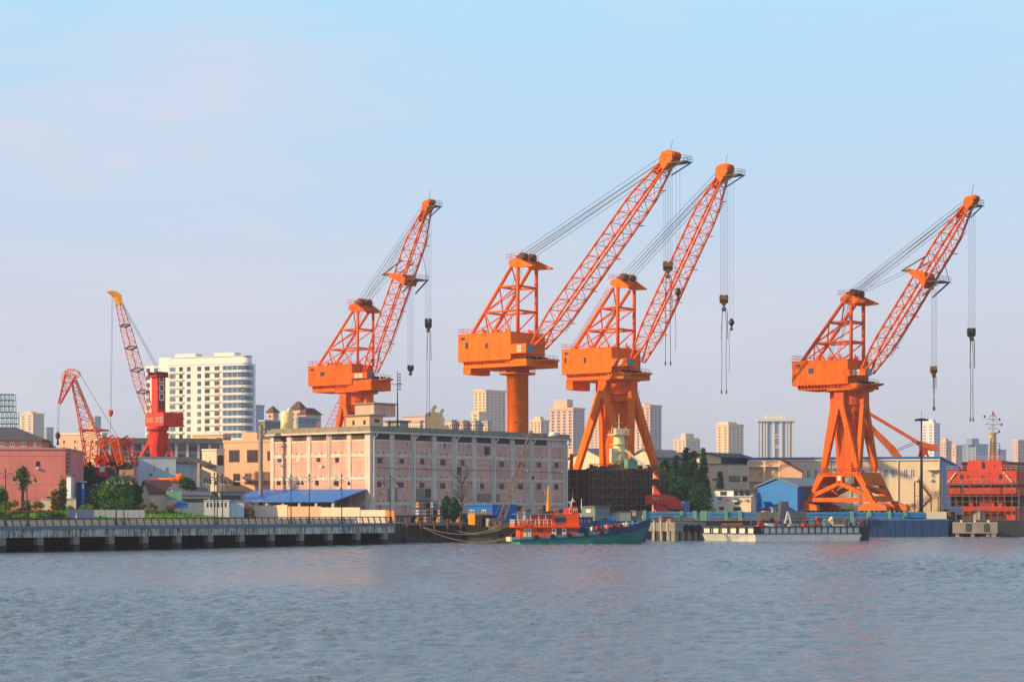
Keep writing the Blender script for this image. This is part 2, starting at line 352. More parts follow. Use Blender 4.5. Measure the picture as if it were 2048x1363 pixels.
def rail(mb, pts, h=1.1, step=2.2, r=.035):
    for a, b in zip(pts, pts[1:]):
        a = V(a); b = V(b); n_ = max(1, int((b-a).length/step))
        for i in range(n_+1):
            p = a.lerp(b, i/n_); mb.tube(p, p+V((0,0,h)), r, n=4, cap=False)
        for hh in (h*.5, h): mb.tube(a+V((0,0,hh)), b+V((0,0,hh)), r, n=4, cap=False)
def ladder(mb, a, b, wd=.8, r=.06, step=.9, side=(0,1,0)):
    a = V(a); b = V(b); s_ = V(side)*wd/2
    mb.tube(a-s_, b-s_, r, n=4); mb.tube(a+s_, b+s_, r, n=4)
    k = int((b-a).length/step)
    for i in range(1, k): p = a.lerp(b, i/k); mb.tube(p-s_, p+s_, r*.8, n=4, cap=False)

def big_crane(S):
    fr = Fr(S['px'], S['D'], S.get('ang', -38), GZ); T = fr.thing('luffing_crane', S['label'], 'crane', 'orange shipyard luffing cranes')
    m, ml = S['mat'], S['matl']; sc_ = 4000/S['D']
    def zz(py): return fr.Y(S['px'], py)[1]
    # machinery house
    hx0, hxc, hxr, ht, hb = S['house']           # left px, corner px, right px, top py, bottom py
    w2 = 6.0
    for _ in range(6):
        xf = fr.Y(hxc, ht, -w2)[0]; yf = fr.X(hxr, ht, xf)[0]; w2 = w2*.5+.5*max(3.5, (yf+w2)/2)
    xr_ = fr.Y(hx0, ht, -w2)[0]; z1, z0 = zz(ht), zz(hb)
    z1 = fr.Y(hxc, ht, -w2)[1]; z0 = fr.Y(hxc, hb, -w2)[1]
    mb = MB(); mb.box(xr_, xf, -w2, w2, z0, z1)
    for x in [xr_+ (xf-xr_)*i/5 for i in range(1,5)]: mb.box(x-.05, x+.05, -w2-.04, -w2+.1, z0+.1, z1-.1)
    mb.box(xr_-.06, xf+.06, -w2-.06, w2+.06, z1-.18, z1+.02)
    mb.box(xr_-.03, xf+.03, -w2-.035, w2+.035, z0+.05, z0+.22); mb.box(xr_+.1, xf-.1, -w2-.025, -w2+.1, (z0+z1)/2-.03, (z0+z1)/2+.03)
    for y in (-w2*.5, 0, w2*.5): mb.box(xf-.1, xf+.05, y-.05, y+.05, z0+.3, z1-.2)
    H_ = mb.build('machinery_house', m, T)
    for px_, py_, a, b in S['hwin']: pwin(fr, H_, 'R', px_, py_, a, b, WIN, at=-w2, name='window', frame=.06)
    lv_ = MB()
    for k in range(4): lv_.box(xr_+.9+k*.32, xr_+1.1+k*.32, -w2-.07, -w2, z1-1.3, z1-.7)
    lv_.build('wall_louvre', BLK, H_); MB().box(xf-.02, xf+.06, w2*.1, w2*.1+1.0, z0+.3, z0+2.3).build('door', ml, H_)
    rl = MB(); rail(rl, [(xf,-w2,z1),(xr_,-w2,z1),(xr_,w2,z1),(xf,w2,z1)], 1.2, 1.5, .045); rl.build('roof_railing', ml, T)
    for i in range(5):
        mm = MB(); x = xr_+(xf-xr_)*(.25+.16*i); y = w2*random.uniform(-.7,.5); mm.prism([(x,y,z1),(x+.9,y,z1),(x+.45,y,z1+random.uniform(.9,1.7))], (0,.4,0))
        mm.cyl(x+.2, y+1.4, z1, z1+random.uniform(.5,1.1), .35, n=8); mm.box(x, x+.4, y, y+1.4, z1-.05, z1+.25)
        mm.build('roof_vent', ml, T)
    # slewing platform below and in front of the house
    pxe = fr.Y(S['plat'][0], S['plat'][1], -w2*.92)[0]; zt = fr.Y(S['plat'][0], S['plat'][1], -w2)[1]; zb = fr.Y(S['plat'][0], S['plat'][2], -w2)[1]
    zg = z0-.75
    mb = MB(); mb.box(xr_+1.2, pxe, -w2*.92, w2*.92, zb, zg); mb.box(xf-1.5, pxe, -w2*.92, w2*.92, zg-.1, zt)
    mb.prism([(pxe-.01,-w2*.5,zt-.5),(pxe+2.4,-w2*.2,zt-.2),(pxe+2.4,w2*.5,zt-.2),(pxe-.01,w2*.8,zt-.5)], (0,0,.3))
    mb.build('slewing_platform', m, T)
    kb = MB()
    nk = int((xf-xr_)/.9)
    for i in range(nk): x = xr_+1.3+(xf-xr_-1.5)*i/nk; kb.prism([(x,-w2,z0),(x,-w2*.92,zg),(x,-w2+1.6,zg),(x,-w2+1.6,z0)], (.18,0,0))
    kb.box(xr_+1.0, xf+.2, -w2+1.6, w2*.9, zg-.02, z0+.02); kb.build('bracket', m, T)
    rl = MB(); rail(rl, [(pxe,-w2*.9,zt),(pxe,w2*.9,zt)], 1.1, 1.6, .045)
    for i in range(6): rl.lathe(pxe-1.2+.2*(i%2), -w2*.6+i*1.3, [(.3,zt),(.42,zt+.3),(.3,zt+.75)], 8)
    rl.build('deck_machinery', BLK, T)
    if S.get('cwt'):
        a, b, c_, d = S['cwt']                     # counterweight: left px, corner px, right px, bottom py
        x0 = fr.Y(a, d, -w2*.9)[0]; x1 = fr.Y(b, d, -w2*.9)[0]; yb = fr.X(c_, d, x1)[0]; zc = fr.Y(b, d, -w2*.9)[1]
        MB().box(x0, x1, -w2*.9, yb, zc, zb+.3).build('counterweight', m, T)
    # operator cab hung on the near front corner
    a, b, t_, bt = S['cab']; x0 = fr.Y(a, t_, -w2-.3)[0]; x1 = fr.Y(b, t_, -w2-.3)[0]; zc0 = fr.Y(a, bt, -w2-.3)[1]; zc1 = fr.Y(a, t_, -w2-.3)[1]
    C_ = MB().box(xf-.2, x1+1.3, -w2-.3, -w2+2.6, zc0, zc1).build('operator_cab', m, T)
    g_ = MB(); hz = (zc1-zc0)
    for i in range(2):
        for j in range(2):
            xx = x0+(x1-x0)*(.05+.48*i); zb_ = zc0+hz*(.14+.4*j); g_.box(xx, xx+(x1-x0)*.4, -w2-.36, -w2, zb_, zb_+hz*.3)
    g_.build('cab_side_window', LAMPG, C_)
    MB().box(x1+1.0, x1+1.38, -w2-.1, -w2+2.4, zc0+hz*.12, zc1-hz*.12).build('cab_front_window', WINC, C_)
    # A-frame
    A = S['af']; wa = A['w']/2
    fx = fr.Y(A['front'][0], A['front'][2], -wa)[0]; zt_, zb_ = fr.Y(A['front'][0], A['front'][1], -wa)[1], z1-.3
    bt_ = fr.Y(A['back'][0], A['back'][1], -wa)[0]; bf_ = fr.Y(A['back'][2], A['back'][3], -wa)[0]
    r_ = A.get('r', .42)
    legs = []
    for sgn in (-1, 1):
        y = sgn*wa
        MB().tube((fx,y,zb_),(fx,y,zt_), r_, n=10).build('front_leg', ml, T, True)
        MB().tube((bf_,y,zb_),(bt_,y,zt_), r_, n=10).build('back_leg', ml, T, True)
    br = MB(); lv = [fr.Y(A['front'][0], q_, -wa)[1] for q_ in A['struts']]
    def bx(z): return bf_+(bt_-bf_)*(z-zb_)/(zt_-zb_)
    for z in lv:
        for sgn in (-1,1): br.tube((bx(z),sgn*wa,z),(fx,sgn*wa,z), r_*.62, n=8)
        br.tube((bx(z),-wa,z),(bx(z),wa,z), r_*.6, n=8); br.tube((fx,-wa,z),(fx,wa,z), r_*.6, n=8)
    zs = [zt_]+lv+[zb_]
    for i in range(len(zs)-1):
        a, b = zs[i], zs[i+1]
        if i > 0:
            for sgn in (-1,1): br.tube((fx,sgn*wa,a),((bx(b)+fx)/2 if i == len(zs)-2 else bx(b),sgn*wa,b), r_*.42, n=6)
        if i == len(zs)-2:
            for sgn in (-1,1): br.tube((bx(a),sgn*wa,a),((bx(b)+fx)/2,sgn*wa,b), r_*.42, n=6)
        br.tube((bx(a),-wa,a),(bx(b),wa,b), r_*.36, n=6)
        if i > 0: br.tube((bx(a),wa,a),(bx(b),-wa,b), r_*.36, n=6)
    br.build('bracing', ml, T, True)
    # apex cap: two tapered plates with sheave housings
    cx0 = fr.Y(A['cap'][0], A['cap'][1], -wa)[0]; cx1 = fr.Y(A['cap'][2], A['cap'][3], wa)[0]
    ct = fr.Y(A['cap'][0], A['cap'][1], -wa)[1]; ce = fr.Y(A['cap'][2], A['cap'][3], wa)[1]
    cp = MB()
    for sgn in (-1, 1):
        cp.prism([(cx0,sgn*wa-.5,ct-.9),(cx0+.2,sgn*wa-.5,ct),(cx0+2.2,sgn*wa-.5,ct+.5),(cx1,sgn*wa-.5,ce+.1),(cx1,sgn*wa-.5,ce-.15),(fx+.6,sgn*wa-.5,ct-1.7),(cx0+1.2,sgn*wa-.5,ct-1.6)], (0,1.0,0))
    cp.box(cx0+.3, cx0+2.6, -wa+.4, wa-.4, ct-.9, ct+.3); cp.box(fx-.3, fx+.5, -wa+.4, wa-.4, ct-1.3, ct-.3)
    cp.build('apex_cap', m, T)
    for y in (-wa*.35, wa*.55):
        sh = MB(); sh.tube((cx0+2.2,y-.75,ct+.9),(cx0+2.2,y+.75,ct+.9), .95, n=14); sh.tube((cx0+1.0,y-.6,ct+.7),(cx0+1.0,y+.6,ct+.7), .6, n=12)
        sh.build('sheave', RUST, T, True)
    rl = MB(); rail(rl, [(cx0+2.5,-wa-.6,ct+.2),(cx0-.4,-wa-.6,ct+.1),(cx0-.4,wa+.6,ct+.1),(cx0+2.5,wa+.6,ct+.2)], 1.3, 1.2, .04)
    if A.get('stair'): ladder(rl, (bf_+2.2 if A['stair'] == 1 else bf_-1.0, -wa, zb_), (bt_-1.2, -wa-.2, zt_), .9, .07, .8)
    else: ladder(rl, ((bf_+fx)/2+1, 0, zb_), (bt_, 0, zt_), .9, .06, .8)
    rl.build('access_ladder', ml, T)
    # boom
    B = S['boom']; f0 = fr.P(*B['foot']); h0 = fr.P(*B['head'])
    secs = boom_secs(f0, h0, B['wf'], B['wm'], B['wh'], B.get('df', .8), B['dm'], B.get('dh', 1.2), B.get('n', 18), .16, .8)
    ch, la = lattice(secs, B.get('rc', .25), .085, cross=False)
    bo = ch.build('boom', ml, T, True); la.build('lacing', ml, bo)
    dx = (h0-f0).normalized(); nn = V((-dx.z,0,dx.x))
    ld = MB(); pp = [s_[1]*.0+(s_[2])-nn*.45 for s_ in secs]; ladder(ld, pp[2], pp[-3], 1.0, .07, .75)
    for i in range(3, len(secs)-2, 3): q_ = secs[i][2]; ld.box(q_.x-.2, q_.x+.9, q_.y-.5, q_.y+.5, q_.z-.5, q_.z-.38)
    ld.build('boom_ladder', ml, bo)
    # boom head: sheave nest and platform
    hd = MB(); hw = B['wh']/2+.4; c0 = h0+dx*.3; hs = .95 if B['wh'] > 1.8 else .68
    hd.prism([tuple(c0+dx*a*hs+nn*b*hs-V((0,hw,0))) for a, b in ((-2.2,-.9),(-1.6,1.2),(.3,1.9),(1.7,1.2),(2.0,-.3),(.9,-1.5))], (0,hw*2,0))
    hd.prism([tuple(c0+dx*a+nn*b-V((0,hw*.7,0))) for a, b in ((-4.2,.4),(-4.2,.9),(-1.5,1.3),(-1.5,-.2))], (0,hw*1.4,0))
    hd.build('boom_head', m, bo)
    sh = MB()
    for k in range(4): y = -hw+.35+k*(2*hw-.7)/3; sh.tube(tuple(c0+dx*1.3-nn*.3+V((0,y-.15,0))), tuple(c0+dx*1.3-nn*.3+V((0,y+.15,0))), 1.05*hs, n=14)
    for k in range(3): y = -hw+.5+k*(2*hw-1)/2; sh.tube(tuple(c0+dx*.2+nn*1.3*hs+V((0,y-.2,0))), tuple(c0+dx*.2+nn*1.3*hs+V((0,y+.2,0))), .9*hs, n=12)
    sh.build('head_sheave', ml, bo, True)
    pl = MB(); e0 = fr.P(*B['plat']); pl.bar((h0.x+.3,-hw,e0.z-.15),(e0.x,-hw*.9,e0.z),.25,.2); pl.bar((h0.x+.3,hw,e0.z-.15),(e0.x,hw*.9,e0.z),.25,.2)
    pl.box(h0.x+1.2, e0.x, -hw, hw, e0.z-.12, e0.z+.06); pl.bar((h0.x-.4,-hw,e0.z-2.2),(e0.x-.5,-hw,e0.z-.1),.22); pl.bar((h0.x-.4,hw,e0.z-2.2),(e0.x-.5,hw,e0.z-.1),.22)
    rail(pl, [(h0.x+1.5,-hw,e0.z),(e0.x,-hw,e0.z),(e0.x,hw,e0.z),(h0.x+1.5,hw,e0.z)], 1.2, 1.0, .04)
    pl.tube(tuple(h0+V((.2,0,1.2))), tuple(h0+V((.9,0,4.4))), .05, n=4); pl.build('head_platform', BLK, bo)
    # mid-boom bracket carrying the auxiliary hoist
    if B.get('mid'):
        (ax_, az_), (bx_, bz_) = B['mid']; a = fr.P(ax_, az_); b = fr.P(bx_, bz_); md = MB(); wm = B['wm']/2+.3
        md.prism([(a.x+.5,-wm,a.z),(a.x+.8,-wm,a.z+.7),((a.x+b.x)/2+.5,-wm,(a.z+b.z)/2+.8),(b.x-3.6,-wm,b.z+.2),(b.x-4.2,-wm,b.z-1.3),((a.x+b.x)/2-.8,-wm,(a.z+b.z)/2-1.0)], (0,2*wm,0))
        md.build('hoist_bracket', m, bo)
        pl = MB(); pl.box(b.x-4.0, b.x, -wm, wm, b.z-.1, b.z+.12); pl.bar((b.x-4.4,-wm,b.z-3),(b.x-.6,-wm,b.z-.1),.28); pl.bar((b.x-4.4,wm,b.z-3),(b.x-.6,wm,b.z-.1),.28)
        pl.tube((b.x-.4,-wm,b.z),(b.x-2.0,-wm,b.z+6.5),.07,n=4); pl.tube((b.x-.4,wm,b.z),(b.x-2.0,wm,b.z+6.5),.07,n=4)
        pl.box(a.x-.6, a.x+1.6, -wm-.2, wm+.2, a.z+.15, a.z+.35); pl.bar((a.x-.4,-wm,a.z+.3),((a.x+b.x)/2+.6,-wm,(a.z+b.z)/2+4.2),.25); pl.bar((a.x-.4,wm,a.z+.3),((a.x+b.x)/2+.6,wm,(a.z+b.z)/2+4.2),.25)
        rail(pl, [(b.x-2,-wm,b.z),(b.x,-wm,b.z),(b.x,wm,b.z)], 1.1, 1.2, .04)
        pl.build('bracket_platform', BLK, bo)
    # luffing ropes
    rp = MB(); s0 = V((cx0+2.2, 0, ct+1.5)); t0 = secs[-2 if B.get('ropet', 0) == 0 else -3]
    for k in range(4):
        y = -wa*.55+wa*1.3*k/3; yb = (-.7+1.4*k/3)*B['wh']
        for dz in (-.5, .5): rp.tube((s0.x,y,s0.z+dz),(c0.x-dx.x*1.2*(k%2),yb,c0.z+.6+dz-dx.z*1.2*(k%2)), .055, n=4, cap=False)
    for y in (-.5,.5): rp.tube((s0.x-1.5,y,s0.z-1),((bf_+fx)/2-1,y,z1), .05, n=4, cap=False)
    if B.get('mid'):
        for y in (-1,1): rp.tube((s0.x,y,s0.z-1),(a.x-.2,y,a.z+.5), .045, n=4, cap=False)
    rp.build('luffing_rope', ROPE, T)
    # hoists: (y side, left px, right px, top py, block top, block bottom, hook bottom, sling end py, kind)
    for i, h in enumerate(S['hooks']):
        xc = fr.Y((h['x'][0]+h['x'][1])/2, h['top'], h.get('y', 0))[0]; y = h.get('y', 0)
        zt2 = fr.Y(h['x'][0], h['top'], y)[1]; za = fr.Y(h['x'][0], h['blk'][0], y)[1]; zb2 = fr.Y(h['x'][0], h['blk'][1], y)[1]; zh = fr.Y(h['x'][0], h['hook'], y)[1]
        wpx = (h['x'][1]-h['x'][0])/sc_/2
        rp = MB()
        for k in range(h.get('n', 6)):
            t = -1+2*k/(max(1, h.get('n', 6)-1)); rp.tube((xc+t*wpx*.9*.788, y+t*wpx*.9*.616, zt2),(xc+t*wpx*.85*.788, y+t*wpx*.85*.616, za-.2), h.get('r', .032), n=4, cap=False)
        rp.build('hoist_rope', ROPE, T)
        hb_ = MB(); hk = MB()
        if h.get('small'):
            hb_.lathe(xc, y, [(.25,za+.1),(.62,za-.5),(.7,za-.9),(.3,zb2+.2),(.15,zb2)], 10)
        else:
            for t in (-.55, .55):
                cxx, cyy = xc+t*wpx*1.0*.788, y+t*wpx*1.0*.616
                hb_.prism([(cxx+.5*wpx*a_*.788, cyy+.5*wpx*a_*.616, z_) for a_, z_ in ((-.8,za),(.8,za),(1,za-.4),(.9,zb2+.2),(.3,zb2),(-.3,zb2),(-.9,zb2+.2),(-1,za-.4))], (-.616*.8,.788*.8,0))
            hb_.tube((xc-wpx*.9*.788,y-wpx*.9*.616,(za+zb2)/2),(xc+wpx*.9*.788,y+wpx*.9*.616,(za+zb2)/2),.45,n=10)
            hb_.prism([(xc-.9*.788,y-.9*.616,zb2+.7),(xc+.9*.788,y+.9*.616,zb2+.7),(xc+.3*.788,y+.3*.616,zb2-.5),(xc-.3*.788,y-.3*.616,zb2-.5)], (-.616*.5,.788*.5,0))
        ob = hb_.build('hook_block', h.get('mat', BLK), T)
        k1 = wpx*.8 if not h.get('small') else .4
        hk.tube((xc,y,zb2),(xc,y,(zb2+zh)/2),.22,n=8)
        for sg in (-1,1):
            pts = [(xc, y, zb2-(zb2-zh)*.4)]+[(xc+sg*k1*sin(a_)*.788*.55, y+sg*k1*sin(a_)*.616*.55, zh+(zb2-zh)*.3-(zb2-zh)*.3*cos(a_*.9)) for a_ in (.4,.9,1.4,1.9,2.3)]
            hk.path([(xc,y,zh)]+pts[1:], .16, 6)
        hk.tube((xc,y,zb2-(zb2-zh)*.3),(xc,y,zh),.2,n=6); hk.build('hook', BLK, ob)
        if h.get('sling'):
            zs_ = fr.Y(h['x'][0], h['sling'], y)[1]; sl = MB(); sp = h.get('sp', .55)
            for sg in (-1,1):
                p0 = (xc+sg*sp*.6*.788, y+sg*sp*.6*.616, zh+.2); p1 = (xc+sg*sp*.788, y+sg*sp*.616, zs_)
                if h.get('small') and sg > 0: continue
                sl.path([p0, (p1[0],p1[1],zh-(zh-zs_)*.2), (p1[0]-sg*.1,p1[1],zh-(zh-zs_)*.6), p1], .07 if not h.get('small') else .05, 4)
                if not h.get('small'):
                    q0 = (p0[0]+sg*.25,p0[1]+.3,p0[2]); sl.path([q0,(p1[0]+sg*.2,p1[1]+.3,zh-(zh-zs_)*.35)], .09, 4)
                    sl.box(p1[0]-.12,p1[0]+.12,p1[1]-.12,p1[1]+.12,zs_-.5,zs_+.3)
            o = fr.single(sl, 'lifting_sling', BLK, h['slabel'], 'sling')
    return fr, T, dict(z1=z1, zb=zb, w2=w2, xf=xf)

def ring(fr, T, m, ml, pyt, pyb, r, drum=None, rr=None):
    zt = fr.Y(1, 1)[1]; c = fr.O
    px = CX+F*c.x/c.y; zt = fr.Y(px, pyt)[1]; zb = fr.Y(px, pyb)[1]
    o = MB().lathe(0, 0, [(r*.97,zb),(r,zb+.1),(r,zt),(r*.97,zt+.02)], 28).build('slewing_ring', m, T, True)
    rl = MB(); n = 24
    for i in range(n):
        a = 2*pi*i/n; p = V((r*cos(a)*.98, r*sin(a)*.98, zt)); a2 = 2*pi*(i+1)/n; q_ = V((r*cos(a2)*.98, r*sin(a2)*.98, zt))
        rl.tube(p, p+V((0,0,1.1)), .05, n=4, cap=False); rl.tube(p+V((0,0,1.1)), q_+V((0,0,1.1)), .045, n=4, cap=False); rl.tube(p+V((0,0,.55)), q_+V((0,0,.55)), .04, n=4, cap=False)
    rl.build('ring_railing', ml, T); return zt, zb

def tower_base(fr, T, S, m, ml, zring):
    """four inverted-V leg pairs round an inverted tapered column, standing on a base square turned by S['bang']"""
    a = RAD(S['bang'])-fr.a; e1 = V((cos(a), sin(a), 0)); e2 = V((-sin(a), cos(a), 0))
    l1, l2 = S['foot'][0]/2, S['foot'][1]/2; zf = S['zf']; r = S['r']; wd = S.get('leg', 1.35); off = S.get('off', V((0,0,0)))
    c4 = [off-e1*l1-e2*l2, off+e1*l1-e2*l2, off+e1*l1+e2*l2, off-e1*l1+e2*l2]
    ap = [-e2*r, e1*r, e2*r, -e1*r]
    zc = zring-1.6
    for k in range(4):
        for q_ in (c4[k], c4[(k+1)%4]):
            t_ = V(ap[k])+V((0,0,zc-1.2)); side = (q_-c4[k]).length > .1
            st = t_+(e1 if k in (0,2) else e2)*((.45 if side else -.45)*(1 if k in (0,1) else -1))
            ft = V((q_.x*1.0, q_.y*1.0, zf)); mid = ft.lerp(st, .06)
            MB().bar(mid, st, wd, wd*.8, up=tuple(e2 if k in (0,2) else e1)).tube(ft, mid, wd*.28, wd*.5, 8).build('support_leg', m, T)
    hd = MB()
    for k in range(4): hd.bar(V(ap[k])+V((0,0,zc-2.2)), V(ap[k])+V((0,0,zring)), 2.4, 1.0, up=tuple(e2 if k in (0,2) else e1))
    hd.lathe(0, 0, [(r*.82,zc-3.2),(r*.82,zc-1.6),(r*.92,zc-1.5),(r*.92,zring)], 20); hd.build('ring_support', ml, T)
    st, sb = S['col']; zt = zc-2.6; zb_ = S['zcol']
    vs = []
    for h_, z in ((sb/2, zb_),(st/2, zt)):
        for x, y in ((-h_,-h_),(h_,-h_),(h_,h_),(-h_,h_)): vs.append(tuple(e1*x+e2*y+V((0,0,z))+off*(1 if z == zb_ else 0)))
    MB().add(vs, [(3,2,1,0),(4,5,6,7),(0,1,5,4),(1,2,6,5),(2,3,7,6),(3,0,4,7)]).build('centre_column', m, T)
    rl = MB()
    for dz in (-.6, -4.5): rail(rl, [tuple(e1*x+e2*y+V((0,0,zc+dz-.8))) for x, y in ((-r*.8,-r*.75),(r*.75,-r*.75),(r*.75,r*.8))], 1.0, 1.3, .05)
    ladder(rl, -e2*(sb/2+.6)-e1*.8+V((0,0,zb_))+off, -e2*(st/2+.5)-e1*.8+V((0,0,zt)), .7, .06, .8, tuple(e1)); rl.build('inspection_ladder', ml, T)
    return e1, e2, c4

SLX = dict(n=7, r=.05)
cr1 = dict(px=713, D=510, mat=ORGB, matl=ORGL, label='orange luffing crane leftmost of the four, rising behind the pink warehouse roof',
  house=(616,703,746,727,768), hwin=[(645,747.5,8,8)], plat=(742,756,779), cab=(708,726,745,757),
  af=dict(w=5.8, front=(715.5,620,725), back=(706.6,620,635,725), struts=(657,695), cap=(699,611,761,624), r=.36),
  boom=dict(foot=(741,743), head=(856,415), wf=4.6, wm=4.2, wh=1.6, dm=2.9, dh=1.0, n=15, plat=(878,411.5), mid=((781,553),(845,559)), rc=.22),
  hooks=[dict(x=(850,863), top=424, blk=(637,656), hook=664, n=5, sling=828, sp=.35, slabel='wire sling hanging from the leftmost orange crane over the warehouse roof'),
         dict(x=(815,827), top=575, blk=(730,741), hook=750, n=5, y=0)])
cr2 = dict(px=1035, D=450, mat=ORG, matl=ORGL, label='tallest orange luffing crane standing on a thick round orange column',
  house=(916,1021,1090,662,718), hwin=[(933.5,691,5,13),(973,691,5,11)], plat=(1053,716,730), cab=(1034,1043,687,706), cwt=(926,941,980,748),
  af=dict(w=6.8, front=(1035.6,532,658), back=(1023,528,941.6,662), struts=(571,620), cap=(1019,521,1104,537)),
  boom=dict(foot=(1076,694), head=(1338,322), wf=5.0, wm=4.4, wh=2.2, dm=3.6, dh=1.5, n=17, plat=(1377,323)),
  hooks=[dict(x=(1327,1345), top=340, blk=(523,542), hook=556, n=6, sling=726, mat=mat('ochre_black_block',(120,84,30),.6,dirt=.7,scale=1.2,dcol=(30,30,34)), slabel='pair of dark slings hanging below the tallest crane in front of its neighbour\'s boom'),
         dict(x=(1352,1360), top=335, blk=(577,593), hook=600, n=2, small=1, sling=700, slabel='single wire hanging from the pear-shaped block of the tallest crane')])
cr3 = dict(px=1233, D=474, mat=ORG, matl=ORGL, label='orange luffing crane on splayed legs behind the dark scaffolded hull',
  house=(1123,1223,1281,693,744), hwin=[(1131,720,4,11),(1170,720,5,12)], plat=(1247,743,756), cab=(1237,1244,716,732), cwt=(1132,1145,1180,779),
  af=dict(w=6.8, front=(1235.5,575,692), back=(1226.5,573,1146.5,694), struts=(614,657), cap=(1222,562,1292,578), stair=-1),
  boom=dict(foot=(1275,722), head=(1448,348), wf=5.0, wm=4.4, wh=2.0, dm=3.6, dh=1.3, n=17, plat=(1484,349)),
  hooks=[dict(x=(1440,1456), top=368, blk=(590,607), hook=622, n=6, sling=783, mat=_m['ochre_black_block'], slabel='pair of long dark slings hanging against open sky right of the splayed-leg crane'),
         dict(x=(1459.5,1466.5), top=360, blk=(638,653), hook=660, n=2, small=1, sling=745, slabel='single wire under the small pear-shaped block beside the long slings')])
cr4 = dict(px=1699, D=450, mat=ORGB, matl=ORGBL, label='rightmost orange luffing crane standing on an open trapezoid gantry by the blue shed',
  house=(1584,1695,1737,717,767), hwin=[(1622,741.5,10,11)], plat=(1719,765,775), cab=(1704,1720,738,751),
  af=dict(w=5.8, front=(1702,600,715), back=(1688.5,598,1602,716), struts=(642,682), cap=(1682,594,1756,607)),
  boom=dict(foot=(1734,744), head=(1940,408), wf=4.8, wm=4.2, wh=1.6, dm=3.1, dh=1.0, n=16, plat=(1963,410.5), mid=((1818,545),(1892,563))),
  hooks=[dict(x=(1936,1951), top=424, blk=(656,673), hook=681, n=5, sling=838, sp=.3, slabel='long sling hanging from the rightmost crane beside the yellow ship mast'),
         dict(x=(1862,1874), top=578, blk=(732,746), hook=754, n=5, sling=816, sp=.12, mat=_m['ochre_black_block'], slabel='short wire sling under the auxiliary hook of the rightmost crane')])
DOCKZ = 5.55
# crane 1
fr, T, I = big_crane(cr1); zt, zb = ring(fr, T, ORGB, ORGL, 783, 787, 5.5)
tower_base(fr, T, dict(bang=-42, foot=(13,9), zf=8, r=4.4, col=(4.6,2.8), zcol=7.9, leg=1.3), ORGB, ORGL, zb)
MB().box(-7,7,-6,6,0,8.1).build('gantry_base', ORGB, T)
# crane 2: round column
fr, T, I = big_crane(cr2)
zt = fr.Y(1035, 747)[1]
MB().lathe(0,0,[(2.95,-.2),(2.95,.3),(2.5,.6),(2.45,zt),(2.55,zt),(2.55,zt+2.6),(2.9,zt+2.7),(2.9,I['zb']+.05)],40).build('round_column', ORG, T, True)
ring(fr, T, ORG, ORGL, 746, 749, 4.1)
mb = MB(); [mb.lathe(0,0,[(2.49,z_),(2.52,z_+.05),(2.49,z_+.1)],40) for z_ in (5,9.2,13.4,17.6,21.8,26)]; mb.build('weld_seam', ORGL, T)
mb = MB(); ladder(mb, (.9,-2.75,.3), (.9,-2.75,zt), .6, .05, .6, (1,0,0)); [mb.box(.6,1.2,-2.75,-2.3,z_,z_+.08) for z_ in (4,10,16,22)]; mb.tube((-.6,-2.55,.3),(-.6,-2.55,zt),.07,n=5); mb.build('column_ladder', ORGL, T)
rb = MB()
for i in range(28): a = 2*pi*i/28; rb.bar((2.6*cos(a),2.6*sin(a),zt),(2.6*cos(a),2.6*sin(a),zt+2.5),.16)
rb.build('stiffener', ORGL, T)
# crane 3
fr, T, I = big_crane(cr3); zt, zb = ring(fr, T, ORG, ORGL, 757, 763, 5.6)
e1, e2, c4 = tower_base(fr, T, dict(bang=-42, foot=(17.0,11.0), zf=9.5, r=4.9, col=(4.4,3.2), zcol=8.5, leg=1.45, off=V((0,0,0))), ORG, ORGL, zb)
bb = MB()
for c in c4: bb.bar(tuple(c+V((0,0,0))), tuple(c+V((0,0,9.8))), 2.0)
for k in range(4): bb.bar(tuple(c4[k]+V((0,0,8.6))), tuple(c4[(k+1)%4]+V((0,0,8.6))), 1.2, 1.6)
bb.build('gantry_base', RED, T)
arm = MB(); p = c4[1]+e1*3
q0 = fr.W(1296,994,452); 
arm.prism([tuple(fr.W(x_,y_,439)) for x_, y_ in ((1290,990),(1312,988),(1334,991),(1346,1003),(1358,1017),(1346,1019),(1330,1012),(1310,1006),(1290,1008))], tuple(e2*3.0))
arm.prism([tuple(fr.W(x_,y_,439)) for x_, y_ in ((1312,1006),(1334,1010),(1334,1040),(1312,1040))], tuple(e2*2.4))
AR = arm.build('curved_support_arm', RED, T); lt = MB()   # faded pale strokes of lettering on the arm
for x_, y0_, y1_ in ((1306,993,999),(1309,993,999),(1312,993,1000),(1316,993,1000),(1319,994,997),(1325,995,999),(1330,996,999)): lt.bar(fr.W(x_,y0_,438.9), fr.W(x_-1,y1_,438.9), .12)
lt.build('faded_lettering', GLETTER, AR)
# crane 4
fr, T, I = big_crane(cr4); zt, zb = ring(fr, T, ORGB, ORGBL, 779, 783, 5.4)
e1, e2, c4 = tower_base(fr, T, dict(bang=-42, foot=(9.2,7.2), zf=fr.Y(1699,944)[1], r=3.9, col=(5.0,2.7), zcol=fr.Y(1699,943)[1], leg=1.25), ORGB, ORGBL, zb)
zt4 = fr.Y(1699,945)[1]; zb4 = fr.Y(1699,1003)[1]
